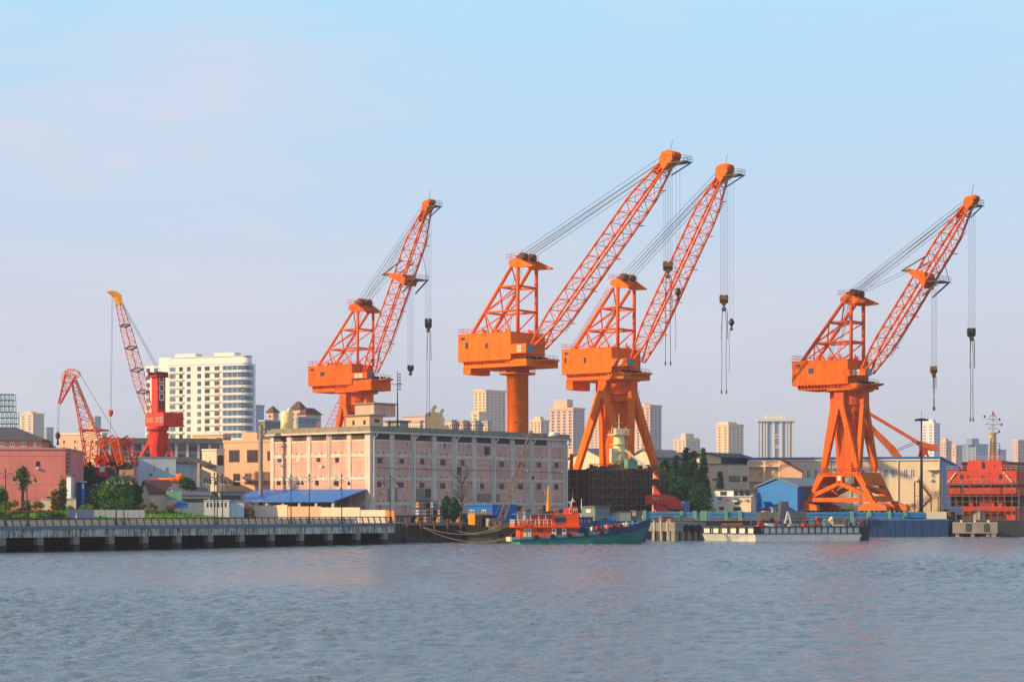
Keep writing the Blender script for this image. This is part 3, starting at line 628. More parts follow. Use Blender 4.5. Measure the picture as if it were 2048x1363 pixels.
# gantry frames: trapezoids on the two long sides, plates on the short ones
def G4(a, b, z): return tuple(e1*a+e2*b+V((0,0,z)))
gb = MB(); ztm = zt4-.85; zbm = zb4+.95; HT, HB, WD = 5.4, 9.0, 4.3
for b in (-WD, WD):
    d = e2*(1.2 if b < 0 else -1.2)
    gb.prism([G4(-HT,b,ztm),G4(HT,b,ztm),G4(HT-.2,b,zt4),G4(-HT+.2,b,zt4)], tuple(d))
    gb.prism([G4(-HB+.1,b,zb4),G4(HB-.1,b,zb4),G4(HB-.6,b,zbm),G4(-HB+.6,b,zbm)], tuple(d))
    for s_ in (-1,1):
        gb.prism([G4(s_*HT,b,ztm),G4(s_*(HT-1.25),b,ztm),G4(s_*(HB-1.75),b,zbm),G4(s_*(HB-.55),b,zbm)], tuple(d*.98))
        zm = zt4-1.9
        gb.prism([G4(s_*.0,b,zm),G4(s_*.0,b,zm-.95),G4(s_*(HB-2.3),b,zbm+.1),G4(s_*(HB-1.8),b,zbm+.9)], tuple(d*.9))
    gb.prism([G4(-.8,b,ztm),G4(.8,b,ztm),G4(.8,b,ztm-1.5),G4(-.8,b,ztm-1.5)], tuple(d*.95))
for s_ in (-1,1):
    o2 = V(e1)*(-.6*s_)
    def pt(b, z): t_ = (zt4-z)/(zt4-zb4); return V(G4(s_*(HT+(HB-HT)*t_), b, z))
    bI = WD-.05
    gb.prism([tuple(pt(-bI,zt4)),tuple(pt(bI,zt4)),tuple(pt(bI,zt4-2.9)),tuple(pt(-bI,zt4-2.9))], tuple(o2))
    gb.prism([tuple(pt(-bI,zb4+1.3)),tuple(pt(bI,zb4+1.3)),tuple(pt(bI,zb4)),tuple(pt(-bI,zb4))], tuple(o2))
    gb.prism([tuple(pt(-bI,zt4-2.9)),tuple(pt(-bI+1.8,zt4-2.9)),tuple(pt(bI,zb4+2.4)),tuple(pt(bI,zb4+1.3)),tuple(pt(bI-1,zb4+1.3))], tuple(o2*.9))
    gb.prism([tuple(pt(bI,zt4-2.9)),tuple(pt(bI-1.2,zt4-2.9)),tuple(pt(bI-.8,zb4+1.3)),tuple(pt(bI,zb4+1.3))], tuple(o2*.9))
gb.prism([G4(-HT+.3,-WD,zt4-.5),G4(HT-.3,-WD,zt4-.5),G4(HT-.3,WD,zt4-.5),G4(-HT+.3,WD,zt4-.5)], (0,0,.4))
gb.build('gantry_frame', ORGB, T)
plq = MB(); plq.prism([G4(-.4,-WD-.04,ztm+.2),G4(.4,-WD-.04,ztm+.2),G4(.4,-WD-.04,ztm-.9),G4(-.4,-WD-.04,ztm-.9)], tuple(e2*.03)); plq.build('number_plate', WLET, T)
rl = MB(); rail(rl, [G4(-HT,-WD,zt4),G4(HT,-WD,zt4),G4(HT,WD,zt4)], 1.1, 1.4, .05); rl.build('gantry_railing', ORGBL, T)
for a, b in ((-HB,-WD),(HB,-WD),(HB,WD),(-HB,WD)):
    bg_ = MB(); z_ = zb4
    bg_.prism([G4(a-3.7,b-.7*(1 if b < 0 else -1),z_-1.9),G4(a-3.4,b-.7*(1 if b < 0 else -1),z_-.9),G4(a-1.2,b-.7*(1 if b < 0 else -1),z_-.25),G4(a+1.2,b-.7*(1 if b < 0 else -1),z_-.25),G4(a+3.4,b-.7*(1 if b < 0 else -1),z_-.9),G4(a+3.7,b-.7*(1 if b < 0 else -1),z_-1.9)], tuple(e2*(1.4 if b < 0 else -1.4)))
    bg_.bar(G4(a,b,z_-.3),G4(a,b,z_+.2),1.2); o = bg_.build('bogie', ORGL if b < 0 else ORGBL, T)
    wl = MB()
    for i in range(6): x = a-3.1+i*1.24; wl.tube(G4(x,b-.3,z_-1.95),G4(x,b+.3,z_-1.95),.36,n=10)
    wl.build('wheel', BLK, o)
dz4 = zb4-2.3+GZ

# ------------------------------------------------------------------ building helpers
def corner(px, py0, pxl, pxr, ytop, D, ang, z0=GZ, La=None, Lb=None):
    fr = Fr(px, D, ang, z0)
    La = La if La else fr.Y(pxr, 1000)[0]; Lb = Lb if Lb else fr.X(pxl, 1000)[0]
    return fr, La, Lb, fr.Y(px, ytop)[1]
def grid(fr, T, face, pxc, xs, ys, wpx, hpx, m=WIN, skip=(), at=0, q=.1, **kw):
    for i, x in enumerate(xs):
        wp = wpx[i] if isinstance(wpx, (list, tuple)) else wpx
        a, _ = on(fr, face, x-wp/2, 1000, at); b, _ = on(fr, face, x+wp/2, 1000, at); c, _ = on(fr, face, x, 1000, at)
        for j, y in enumerate(ys):
            if (i, j) in skip: continue
            z = fr.Y(pxc, y)[1]; h = fr.Y(pxc, y-hpx/2)[1]-fr.Y(pxc, y+hpx/2)[1]
            win(T, face, c, z, max(q, round(abs(b-a)/q)*q), max(q, round(h/q)*q), m[(i*7+j*3)%len(m)] if isinstance(m, list) else m, at=at, **kw)
def gable(mb, x0, x1, y0, y1, z, h, ax='x', ov=.4, t=.22):
    """two roof slopes with thickness; ridge along ax"""
    if ax == 'x':
        m_ = (y0+y1)/2
        for a, sg in ((y0-ov, -1), (y1+ov, 1)):
            zz_ = z-h*ov/(abs(y1-y0)/2)
            mb.prism([(x0-ov,a,zz_),(x0-ov,m_,z+h),(x0-ov,m_,z+h+t),(x0-ov,a,zz_+t)], (x1-x0+2*ov,0,0))
    else:
        m_ = (x0+x1)/2
        for a in (x0-ov, x1+ov):
            zz_ = z-h*ov/(abs(x1-x0)/2)
            mb.prism([(a,y0-ov,zz_),(m_,y0-ov,z+h),(m_,y0-ov,z+h+t),(a,y0-ov,zz_+t)], (0,y1-y0+2*ov,0))
def gable_wall(mb, x0, x1, y0, y1, z, h, ax='x'):
    if ax == 'x': m_ = (y0+y1)/2; mb.prism([(x0,y0,z),(x0,y1,z),(x0,m_,z+h-.02)], (x1-x0,0,0))
    else: m_ = (x0+x1)/2; mb.prism([(x0,y0,z),(x1,y0,z),(m_,y0,z+h-.02)], (0,y1-y0,0))
def hip(mb, x0, x1, y0, y1, z, h, ov=.5, r=.5):
    mx_, my = (x0+x1)/2, (y0+y1)/2; lx, ly = (x1-x0)/2, (y1-y0)/2; d = max(0, lx-ly)*1.0; e_ = max(0, ly-lx)
    b = [(x0-ov,y0-ov,z),(x1+ov,y0-ov,z),(x1+ov,y1+ov,z),(x0-ov,y1+ov,z)]
    if d >= e_: t = [(mx_-d,my,z+h),(mx_+d,my,z+h)]; f = [(0,1,5,4),(1,2,5),(2,3,4,5),(3,0,4),(3,2,1,0)]
    else: t = [(mx_,my-e_,z+h),(mx_,my+e_,z+h)]; f = [(0,1,4),(1,2,5,4),(2,3,5),(3,0,4,5),(3,2,1,0)]
    mb.add(b+t, f)

# ------------------------------------------------------------------ pink warehouse
fr = WH = Fr(740, 385, 50.5); T = fr.thing('warehouse', 'long four-storey pink warehouse with pale concrete frame behind the pier and awning', 'warehouse')
La = fr.Y(1133, 1000)[0]; Lb = fr.X(541, 1000)[0]
zc = lambda py: fr.Y(740, py)[1]
ztop, zcor, zw = zc(851), zc(862), zc(863)
MB().box(0, La, 0, Lb, 0, zw).build('wall', PINK, T)
MB().box(-.5, La+.5, -.5, 0, zcor, ztop).box(-.5, 0, 0, Lb+.5, zcor, ztop).box(0, La+.5, Lb, Lb+.5, zcor, ztop).box(La, La+.5, 0, Lb, zcor, ztop).build('parapet', PARA, T)
MB().box(0, La, 0, Lb, zw+.003, zcor+.3).build('flat_roof', PARA, T)
MB().box(-.9, La+.7, -.9, 0, zcor-.32, zcor-.003).box(-.9, 0, 0, Lb+.7, zcor-.32, zcor-.003).build('cornice', FRM, T)
nR = 10; bR = La/nR; nL = 5; bL = Lb/nL
def bay_w(i): return 1.15
for i in range(nR+1):
    x = min(max(i*bR, .6), La-.6); MB().box(x-.62, x+.62, -.16, .1, 0, zcor-.33).build('pilaster', FRM, T)
for i in range(nL+1):
    if i == 0: continue
    y = min(i*bL, Lb-.6); MB().box(-.16, .1, y-.5, y+.5, 0, zcor-.33).build('pilaster', FRM, T)
MB().box(-.165, 1.24, -.165, 1.24, 0, zcor-.335).build('pilaster', FRM, T)
for a, b in ((905.5,912.5),(952.5,959),(1003,1010),(877.5,881)):
    z0_, z1_ = zc(b), zc(a); p = .12 if a != 877.5 else .08
    for i in range(nR):
        x0_ = i*bR+.62 if i else 1.24; MB().box(x0_+.002, (i+1)*bR-.62-.002 if i < nR-1 else La-1.22, -p, .1, z0_, z1_).build('ledge', FRM, T)
    for i in range(nL):
        y0_ = i*bL+.55 if i else 1.24; MB().box(-p, .1, y0_+.002, (i+1)*bL-.552 if i < nL-1 else Lb-1.16, z0_, z1_).build('ledge', FRM, T)
# thin plinth joints under the windows
for a in (924.5, 972.5):
    jb = MB(); jb.box(1.3, La-1.3, -.03, .05, zc(a), zc(a-1)); jb.box(-.03, .05, 1.3, Lb-1.3, zc(a), zc(a-1)); jb.build('string_course', ROSE2, T)
zA, zB = zc(877.3), zc(866)
for i in range(nR):
    c = (i+.5)*bR+(.3 if i == 0 else 0); win(T, 'R', c, (zA+zB)/2, bR-1.6-(.5 if i in (0,9) else 0), zB-zA, LOUVD if i < 9 else FRM, name='louvre_window', proud=.02)
for i in range(nL):
    c = (i+.5)*bL+(.3 if i == 0 else 0); o = win(T, 'L', c, (zA+zB)/2, bL-1.5-(.5 if i in (0,4) else 0), zB-zA, LOUV, name='louvre_window', proud=.02)
for i, cc in ((1,.0),(2,-.3),(3,.2)):
    MB().box(-.12, 0, (i+.5)*bL-.7+cc, (i+.5)*bL+.9+cc, zA+.1, zA+.75).build('broken_louvre', BLK, T)
lw = [(559,918,WINB),(597,918,FRM),(637,918,WINR),(674.5,918.6,WINR),(557.6,964,WINR),(634,965.4,WINR),(673.6,966,WINR)]
for x, y, m_ in lw: pwin(fr, T, 'L', x, y, 7.5, 10.5, m_, proud=.09, pane=WIND if m_ is WINR else None, frame=.12)
rw = [(759.5,920,9),(803,921.7,8.5),(844.5,922.5,7.5),(885.8,924,9),(925,925,7),(1003.5,928,8.5),(1041,928.5,15),(1077.6,929,8.5),(1113,930,7),
      (758.5,967.5,8),(802,969,9.5),(844,969.4,8.5),(885.4,970.7,9),(964,971.7,7),(1003,972,8.5),(1040.8,972.6,8.5),(1077.6,972.6,8),(1112.5,972.6,7)]
for i, (x, y, w_) in enumerate(rw): pwin(fr, T, 'R', x, y, w_, 10.5, [WINR, WIN, WIND][i%3], proud=.09, pane=WIND, frame=.13)
for x, y, w_, h_ in ((917,941,10,15.5),(856,985.6,10,16.5),(973.6,900.7,10,15.5),(1091,1014,13,13),(1037,1014,12,14)): pwin(fr, T, 'R', x, y, w_, h_, WINR, name='loading_hatch', proud=.1)
for i in range(nR):                     # pairs of weep holes above each band
    for py in (904, 951.5, 1001.5):
        for f_ in (.36, .62): win(T, 'R', (i+f_)*bR, zc(py), .34, .3, BLK, name='vent_hole', proud=.03)
for i in range(nL):
    for py in (904, 951.5):
        for f_ in (.38, .66): win(T, 'L', (i+f_)*bL, zc(py), .3, .26, BLK, name='vent_hole', proud=.03)
for i in (0.06, 1.62/1, 3.0, 5.0, 7.0, 9.85):   # drainpipes
    x = [.55, 1.98*bR, 4.0*bR, 6.0*bR, 8.0*bR, La-.35][(0.06,1.62,3.0,5.0,7.0,9.85).index(i)]
    dp = MB(); dp.path([(x+.55,-.95,zcor-.4),(x+.4,-.75,zcor-.9),(x,-.5,zcor-1.4),(x,-.5,.6)], .13, 6); dp.build('drainpipe', WHT, T)
dp = MB(); dp.path([(-.5,2*bL,zcor-.4),(-.5,2*bL,6)], .1, 6); dp.build('drainpipe', FRM, T)
for x0, x1, a, b, m_ in ((775,795,975,1003,'x'),(830,861,975,1003,'y'),(945,1000,985,1003,'z')):
    p0 = fr.Y(x0, 990)[0]; p1 = fr.Y(x1, 990)[0]
    MB().box(p0, p1, -.02, .05, zc(b), zc(a)).build('patched_plaster', mat('grimy_plaster', (150,134,124), .95, dirt=.6, scale=.6, dcol=(110,92,84)), T)
for x, y in ((790,934),(853,934),(893,981),(1011,985),(1049,941),(1085,983),(1120,943),(763,983),(933,931)): pwin(fr, T, 'R', x, y, 4, 3.4, WHT, name='air_conditioner', proud=.7)
for x, y in ((566,931),(645,931),(681,976)): pwin(fr, T, 'L', x, y, 4, 3.4, WHT, name='air_conditioner', proud=.6)
SOOT = mat('rain_streak_grime', (150,122,116), .95, dirt=.7, scale=1.1, streak=.6, dcol=(110,90,88)); rq = random.Random(12)
for i in range(26):
    x = rq.uniform(2, La-2); z_ = zc(rq.choice((913,960,1010,881))); hh = rq.uniform(.5,1.6)
    if min(x%bR, bR-x%bR) > .9: MB().prism([(x,-.012,z_),(x+rq.uniform(.25,.8),-.012,z_),(x+.3,-.012,z_-hh),(x+.15,-.012,z_-hh*.8)],(0,.03,0)).build('rain_streak', SOOT, T)
cb = MB(); cb.path([(1.6,-.2,zc(934)),(La*.3,-.34,zc(936)),(La*.62,-.34,zc(935)),(La-1.6,-.2,zc(937))],.035,4); cb.path([(La*.2,-.36,zc(900)),(La*.2,-.36,zc(1000))],.05,4); cb.build('wall_cable', BLK, T)
# rooftop: penthouse, plant box, mast
def roofbox(pl, pc, pr, yt, yb, D, m_, name, label, cat, roof=None, wins=(), ang=50.5):
    f = Fr(pc, D, ang, CZ-(yb-HY)/F*D); a = f.Y(pr, yt)[0]; b = f.X(pl, yt)[0]; h = f.Y(pc, yt)[1]
    t = f.thing(name, label, cat); MB().box(0,a,0,b,0,h).build('wall', m_, t)
    if roof: MB().box(-.4,a+.4,-.4,b+.4,h,h+.28).build('roof', roof, t)
    for x, y, w_, hh, fc in wins: pwin(f, t, fc, x, y, w_, hh, WIND, frame=.08)
    return f, t, a, b, h
roofbox(692, 739, 766, 830.5, 853, 398, PEACH, 'rooftop_hut', 'peach rooftop hut with two small dark windows at the warehouse corner', 'hut', CONC, [(707,845,4,9,'L'),(729,844,4,9,'L'),(754,841,10,7,'R')])
f, t, a, b, h = roofbox(710, 748, 791, 807, 831, 412, PINK, 'rooftop_tank_room', 'plain pink box room raised above the rooftop hut on the warehouse', 'tank room', PARA)
f, t, a, b, h = roofbox(781, 800, 817, 843, 857, 404, GREY, 'rooftop_shed', 'low grey shed on the warehouse roof right of the mast', 'shed', CONCD)
f, t, a, b, h = roofbox(771, 776, 787, 843, 856, 406, PEACH, 'stair_hut', 'small peach stair hut at the foot of the rooftop mast', 'hut', CONC)
f = Fr(795, 402, 0, 22); t = f.thing('radio_mast', 'thin black radio mast with crossbar on the warehouse roof', 'mast'); zt = f.Y(795,742)[1]
MB().tube((0,0,0),(0,0,zt*.45),.2,.14).tube((0,0,zt*.45),(0,0,zt),.13,.06).build('pole', BLK, t)
mb = MB(); mb.tube((-1.2,0,zt*.78),(1.0,0,zt*.78),.07)
for i in range(6): mb.tube((0,0,zt*(.7+.05*i)),(.5,0,zt*(.7+.05*i)),.05); mb.cyl(.5,0,zt*(.7+.05*i)-.2,zt*(.7+.05*i)+.15,.14,n=6)
mb.build('crossbar', BLK, t)
f = Fr(1106, 424, 50, fr.Y(740,858)[1]+GZ); mb = MB(); mb.lathe(0,0,[(1.05,0),(1.0,.4),(.7,.8),(.2,1.0)],14); f.single(mb,'roof_dome',WHT,'small white dome tank on the far right end of the warehouse roof','tank',smooth=True)
f = Fr(637, 396, 50, 20.6); mb = MB(); mb.lathe(0,0,[(.5,0),(.62,.4),(.62,1.6),(.4,2.0)],12); f.single(mb,'red_barrel',RED,'small red barrel on the warehouse roof edge','barrel',smooth=True)
# lattice ladder mast by the crane leg
f = Fr(672, 420, 0, 18); mb = MB(); a_ = f.W(656,855,420); b_ = f.W(684,797,420); ladder(mb, a_, b_, 1.3, .07, .9, (1,0,0)); f.single(mb,'roof_ladder',REDL,'slanting red ladder left of the leftmost orange crane leg','ladder')
# blue awning on the left face
t = fr.thing('awning_shed', 'lean-to shed with bright blue sheet roof on the warehouse left wall', 'shed')
yA = .6; yB = fr.X(515,977)[0]; ze, zr = zc(1003.5), zc(979); x0 = -9.3
yb2 = fr.X(458, 1000, x0)[0]
mb = MB(); mb.prism([(0-.34,yA,zr),(-.34,yB,zr+.1),(x0,yb2,ze),(x0,yA,ze)], (0,0,.15)); mb.build('roof', BLUE, t)
mb = MB(); n_ = 26
for i in range(n_+1): u_ = i/n_; mb.tube((-.34,yA+(yB-yA)*u_,zr+.16),(x0,yA+(yb2-yA)*u_,ze+.16),.035,n=4,cap=False)
mb.build('roof_rib', BLUED, t)
for i in range(7):
    y = yA+.8+(yb2-yA-2)*i/6; MB().box(x0+.5,x0+.95,y-.25,y+.25,0,ze).build('post', FRM, t)
MB().box(x0+1.5,x0+1.8,yA+1,yb2-1,0,2.6).build('back_wall', CONCD, t)
for i, y in enumerate((3.5,8,13,18,24)): fr2 = fr; o = MB().box(-6,-4,y,y+2.2,0,2.0+.4*(i%3)).build('stored_crate', [RUST,WHT,BLUEL,CONC,RUST][i], None); o.location = fr.O; o.rotation_euler=(0,0,fr.a); tag(o, ['rust-brown crate stored nearest the corner under the blue awning','white crate stored second from the corner under the blue awning','light blue crate in the middle under the blue awning','grey concrete block stored under the blue awning','rust-brown crate stored at the far left end under the blue awning'][i],'crate')

# ------------------------------------------------------------------ pier with railing and lamps
fr = PR = Fr(0, 292, 46.5); xe = fr.Y(790, 1050)[0]
T = fr.thing('promenade_pier', 'long concrete promenade pier on piles along the left bank', 'pier')
MB().box(-70, xe, 0, 12, -.35, 0).build('deck', PAVE, T)
MB().box(-70, xe, -.12, .5, -.42, .12).build('edge_kerb', mat('blue_grey_kerb',(112,122,138),.85,dirt=.3,streak=.3), T)
MB().box(-70, xe, .02, .9, -1.6, -.423).build('edge_beam', STAIN, T)
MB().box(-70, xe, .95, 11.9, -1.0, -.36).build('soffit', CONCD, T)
for i in range(16):
    x = .6+6.35*(i-2)
    if x > xe: break
    p = MB().box(x-.5, x+.5, .1, 1.2, -2.7, -1.6).build('pile', CONC, T)
    MB().box(x-.52, x+.52, .08, 1.22, -5, -2.7).build('pile_foot', TIDE, p)
    MB().box(x-.45, x+.45, 5, 6, -5, -1.0).build('pile', CONCD, T)
MB().box(-70, xe+2, 11.5, 11.9, -6, -1).box(-70, xe, 3.2, 3.5, -6, -1.1).build('back_wall', mat('pier_shade_black',(20,20,22),.95,dirt=0,spec=.05), T)  # near-black sheets paint in the shade beneath the deck
R_ = fr.thing('promenade_railing', 'black iron railing with slanting posts along the promenade pier edge', 'railing')
np_ = 62
for i in range(np_):
    x = -6+(xe+5.6)*i/(np_-1); MB().bar((x,.12,.1),(x-.12,.42,1.15),.1,.2).build('post', BLK, R_)
mb = MB(); mb.tube((-6,.42,1.16),(xe-.4,.42,1.16),.085,n=6); mb.build('handrail', BLK, R_)
for z, y in ((.85,.33),(.6,.27),(.35,.2)): MB().tube((-6,y,z),(xe-.4,y,z),.03,n=4).build('rail', BLK, R_)
t = fr.thing('promenade_wall', 'low pale stone wall running behind the promenade railing', 'wall')
MB().box(-20, xe-1, 9.2, 9.6, 0, .75).build('wall', mat('warm_pale_stone',(226,204,176),.9,dirt=.2,scale=.5), t); MB().box(-20, xe-1, 9.1, 9.7, .755, .9).build('coping', PAVE, t)
def lamp():
    f = PR; t = f.thing('street_lamp', 'lamp', 'street lamp', 'twin-arm lamps along the promenade')
    MB().lathe(0,0,[(.34,0),(.34,.25),(.2,.5),(.16,1.1),(.1,1.3)],8).build('lamp_base', BLK, t)
    MB().tube((0,0,1.2),(0,0,8.1),.09,.06,6).build('pole', BLK, t)
    mb = MB(); d = V((.69,-.72,0))
    for sg in (-1,1):
        pts = [V((0,0,7.3))+d*sg*x+V((0,0,z)) for x, z in ((0,0),(.35,.45),(.8,.6),(1.15,.35),(1.2,0))]; mb.path(pts,.045,5)
        mb.tube(V((0,0,7.1)), V((0,0,7.35))+d*sg*.9, .03)
    mb.lathe(0,0,[(.1,8.0),(.16,8.15),(.03,8.6)],6); mb.build('arm', BLK, t)
    for sg in (-1,1):
        p = d*sg*1.2; o = MB().lathe(p.x,p.y,[(.08,7.3),(.18,7.15),(.34,6.8),(.36,6.74)],8).build('lamp_shade', BLK, t)
        MB().lathe(p.x,p.y,[(.05,6.85),(.2,6.74),(.16,6.55),(.05,6.48)],8).build('bulb', LAMPG, o)
    return t
def dup(root):
    r = root.copy(); link(r)
    for ch in list(root.children):
        c = ch.copy(); link(c, r)
        for g_ in list(ch.children): d = g_.copy(); link(d, c)
    return r
L0 = lamp()
lamps = [(11,1.3,'black twin-arm lamp nearest the left edge of the photo on the pier'),(54,7.5,'black twin-arm lamp before the thin-crowned young tree'),(232,1.3,'black twin-arm lamp in front of the large round tree clump'),
 (248,8.2,'shorter-looking black lamp just behind the round clump lamp'),(429,1.3,'left one of the three closely spaced black lamps by the cream stair house'),(434.5,6.3,'middle one of the three closely spaced black lamps by the cream stair house'),
 (445,10.5,'right one of the three closely spaced black lamps by the cream stair house'),(582,7.2,'black twin-arm lamp before the second bay of the pink warehouse'),(618.5,1.3,'black twin-arm lamp before the middle of the blue awning'),
 (683.5,1.3,'black twin-arm lamp before the lower right part of the blue awning'),(780.5,1.3,'last black twin-arm lamp at the right end of the pier')]
for i, (px, y, lb) in enumerate(lamps):
    o = L0 if i == 0 else dup(L0); x = PR.Y(px, 1040, y)[0]; o.location = PR.O+PR.ax*x+PR.ay*y; o['label'] = lb
# beige walls beyond the pier end
f = Fr(785, 366, -25); t = f.thing('boundary_wall', 'sunlit cream boundary wall of uneven panels right of the lawn', 'wall')
xw = lambda px: f.Y(px,1040)[0]
for i, (a, b, yt, m_) in enumerate(((507,556,1010,CREAM),(556,575,1009,CREAM),(575,642,1012,PEACH),(642,720,1014,CREAM),(720,771,1019,CREAM),(771,789,1020,mat('orange_timber',(214,140,80),.8,dirt=.3,scale=1.2)))):
    MB().box(xw(a)+.02, xw(b), -.1*(i%2), .35-.1*(i%2), 0, f.Y(b, yt)[1]).build('wall_panel', m_, t)
f = Fr(642, 356, -25); t = f.thing('picket_fence', 'low cream picket fence in front of the cream boundary wall', 'fence')
mb = MB()
for i in range(24): x = -8.2+i*.36; mb.box(x,x+.13,0,.05,0,1.3)
mb.box(-8.2,.3,.05,.12,.3,.42); mb.box(-8.2,.3,.05,.12,.95,1.05); mb.build('pickets', CREAM, t)

# ------------------------------------------------------------------ left bank buildings
# rose warehouse and its upper storey
fr, a, b, h = corner(131, 0, 0, 0, 893, 352, 4, La=None, Lb=26) if False else (Fr(131,352,4), 0, 26, 0)
f = Fr(131, 352, 4); h = f.Y(131, 898.5)[1]; T = f.thing('brick_building', 'big rose-red flat-roofed building with few windows at the far left', 'building')
MB().box(-26, 0, 0, 22, 0, h).build('wall', ROSE, T); MB().box(-26, .2, -.2, 22, h, h+.3).box(-26,.05,-.05,0,h-1.1,h-1.0).build('parapet', ROSE2, T)
MB().box(-26,.03,-.03,0,4.4,4.5).box(-26,.03,-.03,0,6.9,6.98).build('string_course', ROSE2, T)
mb = MB()
for i in range(int(h/.75)): mb.box(.02,.55,-.15,1.2,i*.75,i*.75+.4)
mb.build('quoin_brick', mat('dark_brick',(96,70,66),.9,dirt=.3), T)
pwin(f, T, 'R', 75.5, 927, 8, 10.5, WINR, pane=WIND, frame=.1); pwin(f, T, 'R', 75.5, 936, 5, 5, WHT, name='air_conditioner', proud=.4); pwin(f, T, 'R', 97.5, 995, 8, 6, WIND, frame=.1)
f = Fr(84, 366, 6, 3.8); T = f.thing('tiled_house', 'rose house with dark hipped tile roof behind the big rose building', 'house'); h = f.Y(84, 880)[1]
MB().box(-18,0,0,11,0,h).build('wall', ROSE2, T); mb = MB(); hip(mb,-18,0,0,11,h,2.6,.7); mb.build('roof', SLATE, T)
for x, w_ in ((4,9),(25,9),(47,10),(70,7)): pwin(f, T, 'R', x, 888, w_, 9, WHT, pane=WIND, frame=.16)
# peach apartment block behind the small crane
f, a, b, h = corner(204, 0, 119, 214, 868, 560, 66); T = f.thing('apartment_block', 'peach apartment block left of the arched red crane', 'building')
MB().box(0,a,0,b,0,h).build('wall', PEACH, T); MB().box(-.2,a+.2,-.2,b+.2,h,h+.5).build('parapet', CREAM, T); MB().box(2,a,4,b-8,h+.5,h+3).build('roof_room', PEACH, T)
grid(f, T, 'L', 204, (128,150,155,170,185), (882,895,908), (3,3,0.1,3,3), 6, WIN)
grid(f, T, 'R', 204, (209,), (874,882,896), 4, 5, WIN)
# long grey building with two storeys of dark windows
f = Fr(445, 470, 12); T = f.thing('office_block', 'long grey two-storey block with bands of dark windows behind the red cranes', 'building'); h = f.Y(445, 887)[1]
x0 = f.Y(196, 890)[0]; MB().box(x0,0,0,14,0,h).build('wall', GREY, T); MB().box(x0-.6,.4,-1.2,14.5,h,h+.5).box(x0,0,-.9,14.5,h+.5,h+1.2).build('roof', ROOFG, T)
for py in (899, 916, 932):
    for i in range(11): px = 208+i*22.2; pwin(f, T, 'R', px, py-.9*(11-i)*.5-1, 17, 10, [WINC,WIN,WINB][(i+int(py))%3], proud=.04)
for i in range(12):
    x = f.Y(197+i*22.2, 900)[0]; MB().box(x-.3,x+.3,-.5,.1,0,h-.003).build('pilaster', FRM, T)
# blue-grey rendered building and its lower neighbour
f = Fr(352, 400, 10); T = f.thing('blue_grey_workshop', 'pale blue flat-roofed workshop with two tall windows under the red crane', 'workshop'); h = f.Y(352, 915.5)[1]
x0 = f.Y(273, 920)[0]; MB().box(x0,0,0,9,0,h).build('wall', BLUEW, T); MB().box(x0-.1,.1,-.1,9,h,h+.3).build('parapet', GREY, T)
MB().box(x0-.8,x0-.01,.2,9,0,h-.2).build('side_wall', PEACH, T)
for px in (308.5, 333): pwin(f, T, 'R', px, 938.5, 6.5, 11.5, WHT, pane=WINC, frame=.1)
pwin(f, T, 'R', 302.5, 948.5, 4, 4, WIND, name='air_conditioner', proud=.3); pwin(f, T, 'R', 333, 956, 10, 4, WINP)
f = Fr(390, 404, 8); T = f.thing('low_blue_annex', 'lower pale blue annex with grey roof between workshop and stair house', 'annex'); h = f.Y(390, 927)[1]
MB().box(-3.8,0,0,8,0,h).build('wall', BLUEW, T); MB().box(-4,.3,-.3,8,h,h+.3).build('roof', ROOFG, T)
f = Fr(268, 395, 10); T = f.thing('peach_lean_to', 'narrow peach house with balcony left of the pale blue workshop', 'house'); h = f.Y(268, 914)[1]
MB().box(-2.6,0,0,6,0,h).build('wall', PEACH, T); MB().box(-2.9,.2,-.2,6,h,h+.2).build('roof', CREAM, T); pwin(f, T, 'R', 263, 925, 9, 1.5, BRN, name='canopy', proud=.8); pwin(f, T, 'R', 262, 933, 6, 8, WIND)
# cream house with outside stair
f, a, b, h = corner(433, 0, 404, 449, 900, 402, 60); T = f.thing('stair_house', 'cream house with outside staircase and dark lean-to roof', 'house')
MB().box(0,a,0,b,0,h).build('wall', CREAM, T); MB().box(-.2,a,-.2,b,h,h+.3).build('parapet', WHT, T)
pwin(f, T, 'R', 441, 920, 12, 20, LOUVD, name='shutter', proud=.04)
st = MB(); yl = f.X(388, 940)[0]
for i in range(14):
    u_ = i/13; st.box(-2.2,-.3,b-.6-u_*6+5,b-.1-u_*6+5,.2+u_*4.4,.45+u_*4.4)
st.prism([(-2.3,b+5,0),(-2.3,b-1.5,4.8),(-2.3,b-1.5,5.3),(-2.3,b+5,.6)],(.15,0,0))
st.box(-2.4,0,-.2,b+1,4.6,4.85); st.box(-2.4,-2.2,-.2,b+1,4.85,5.8); st.build('staircase', CREAM, T)
MB().prism([(-3.2,b+2,h-1.5),(-3.2,0,h-3.2),(-3.2,0,h-3.0),(-3.2,b+2,h-1.3)],(3.4,0,0)).build('lean_to_roof', SLATE, T)
for y in (b-1,b-6,b-11): MB().box(-2.4,-2.1,y,y+.3,0,5).build('post', WHT, T)
grid(f, T, 'L', 433, (410,420), (925,960), 4, 9, WINR)
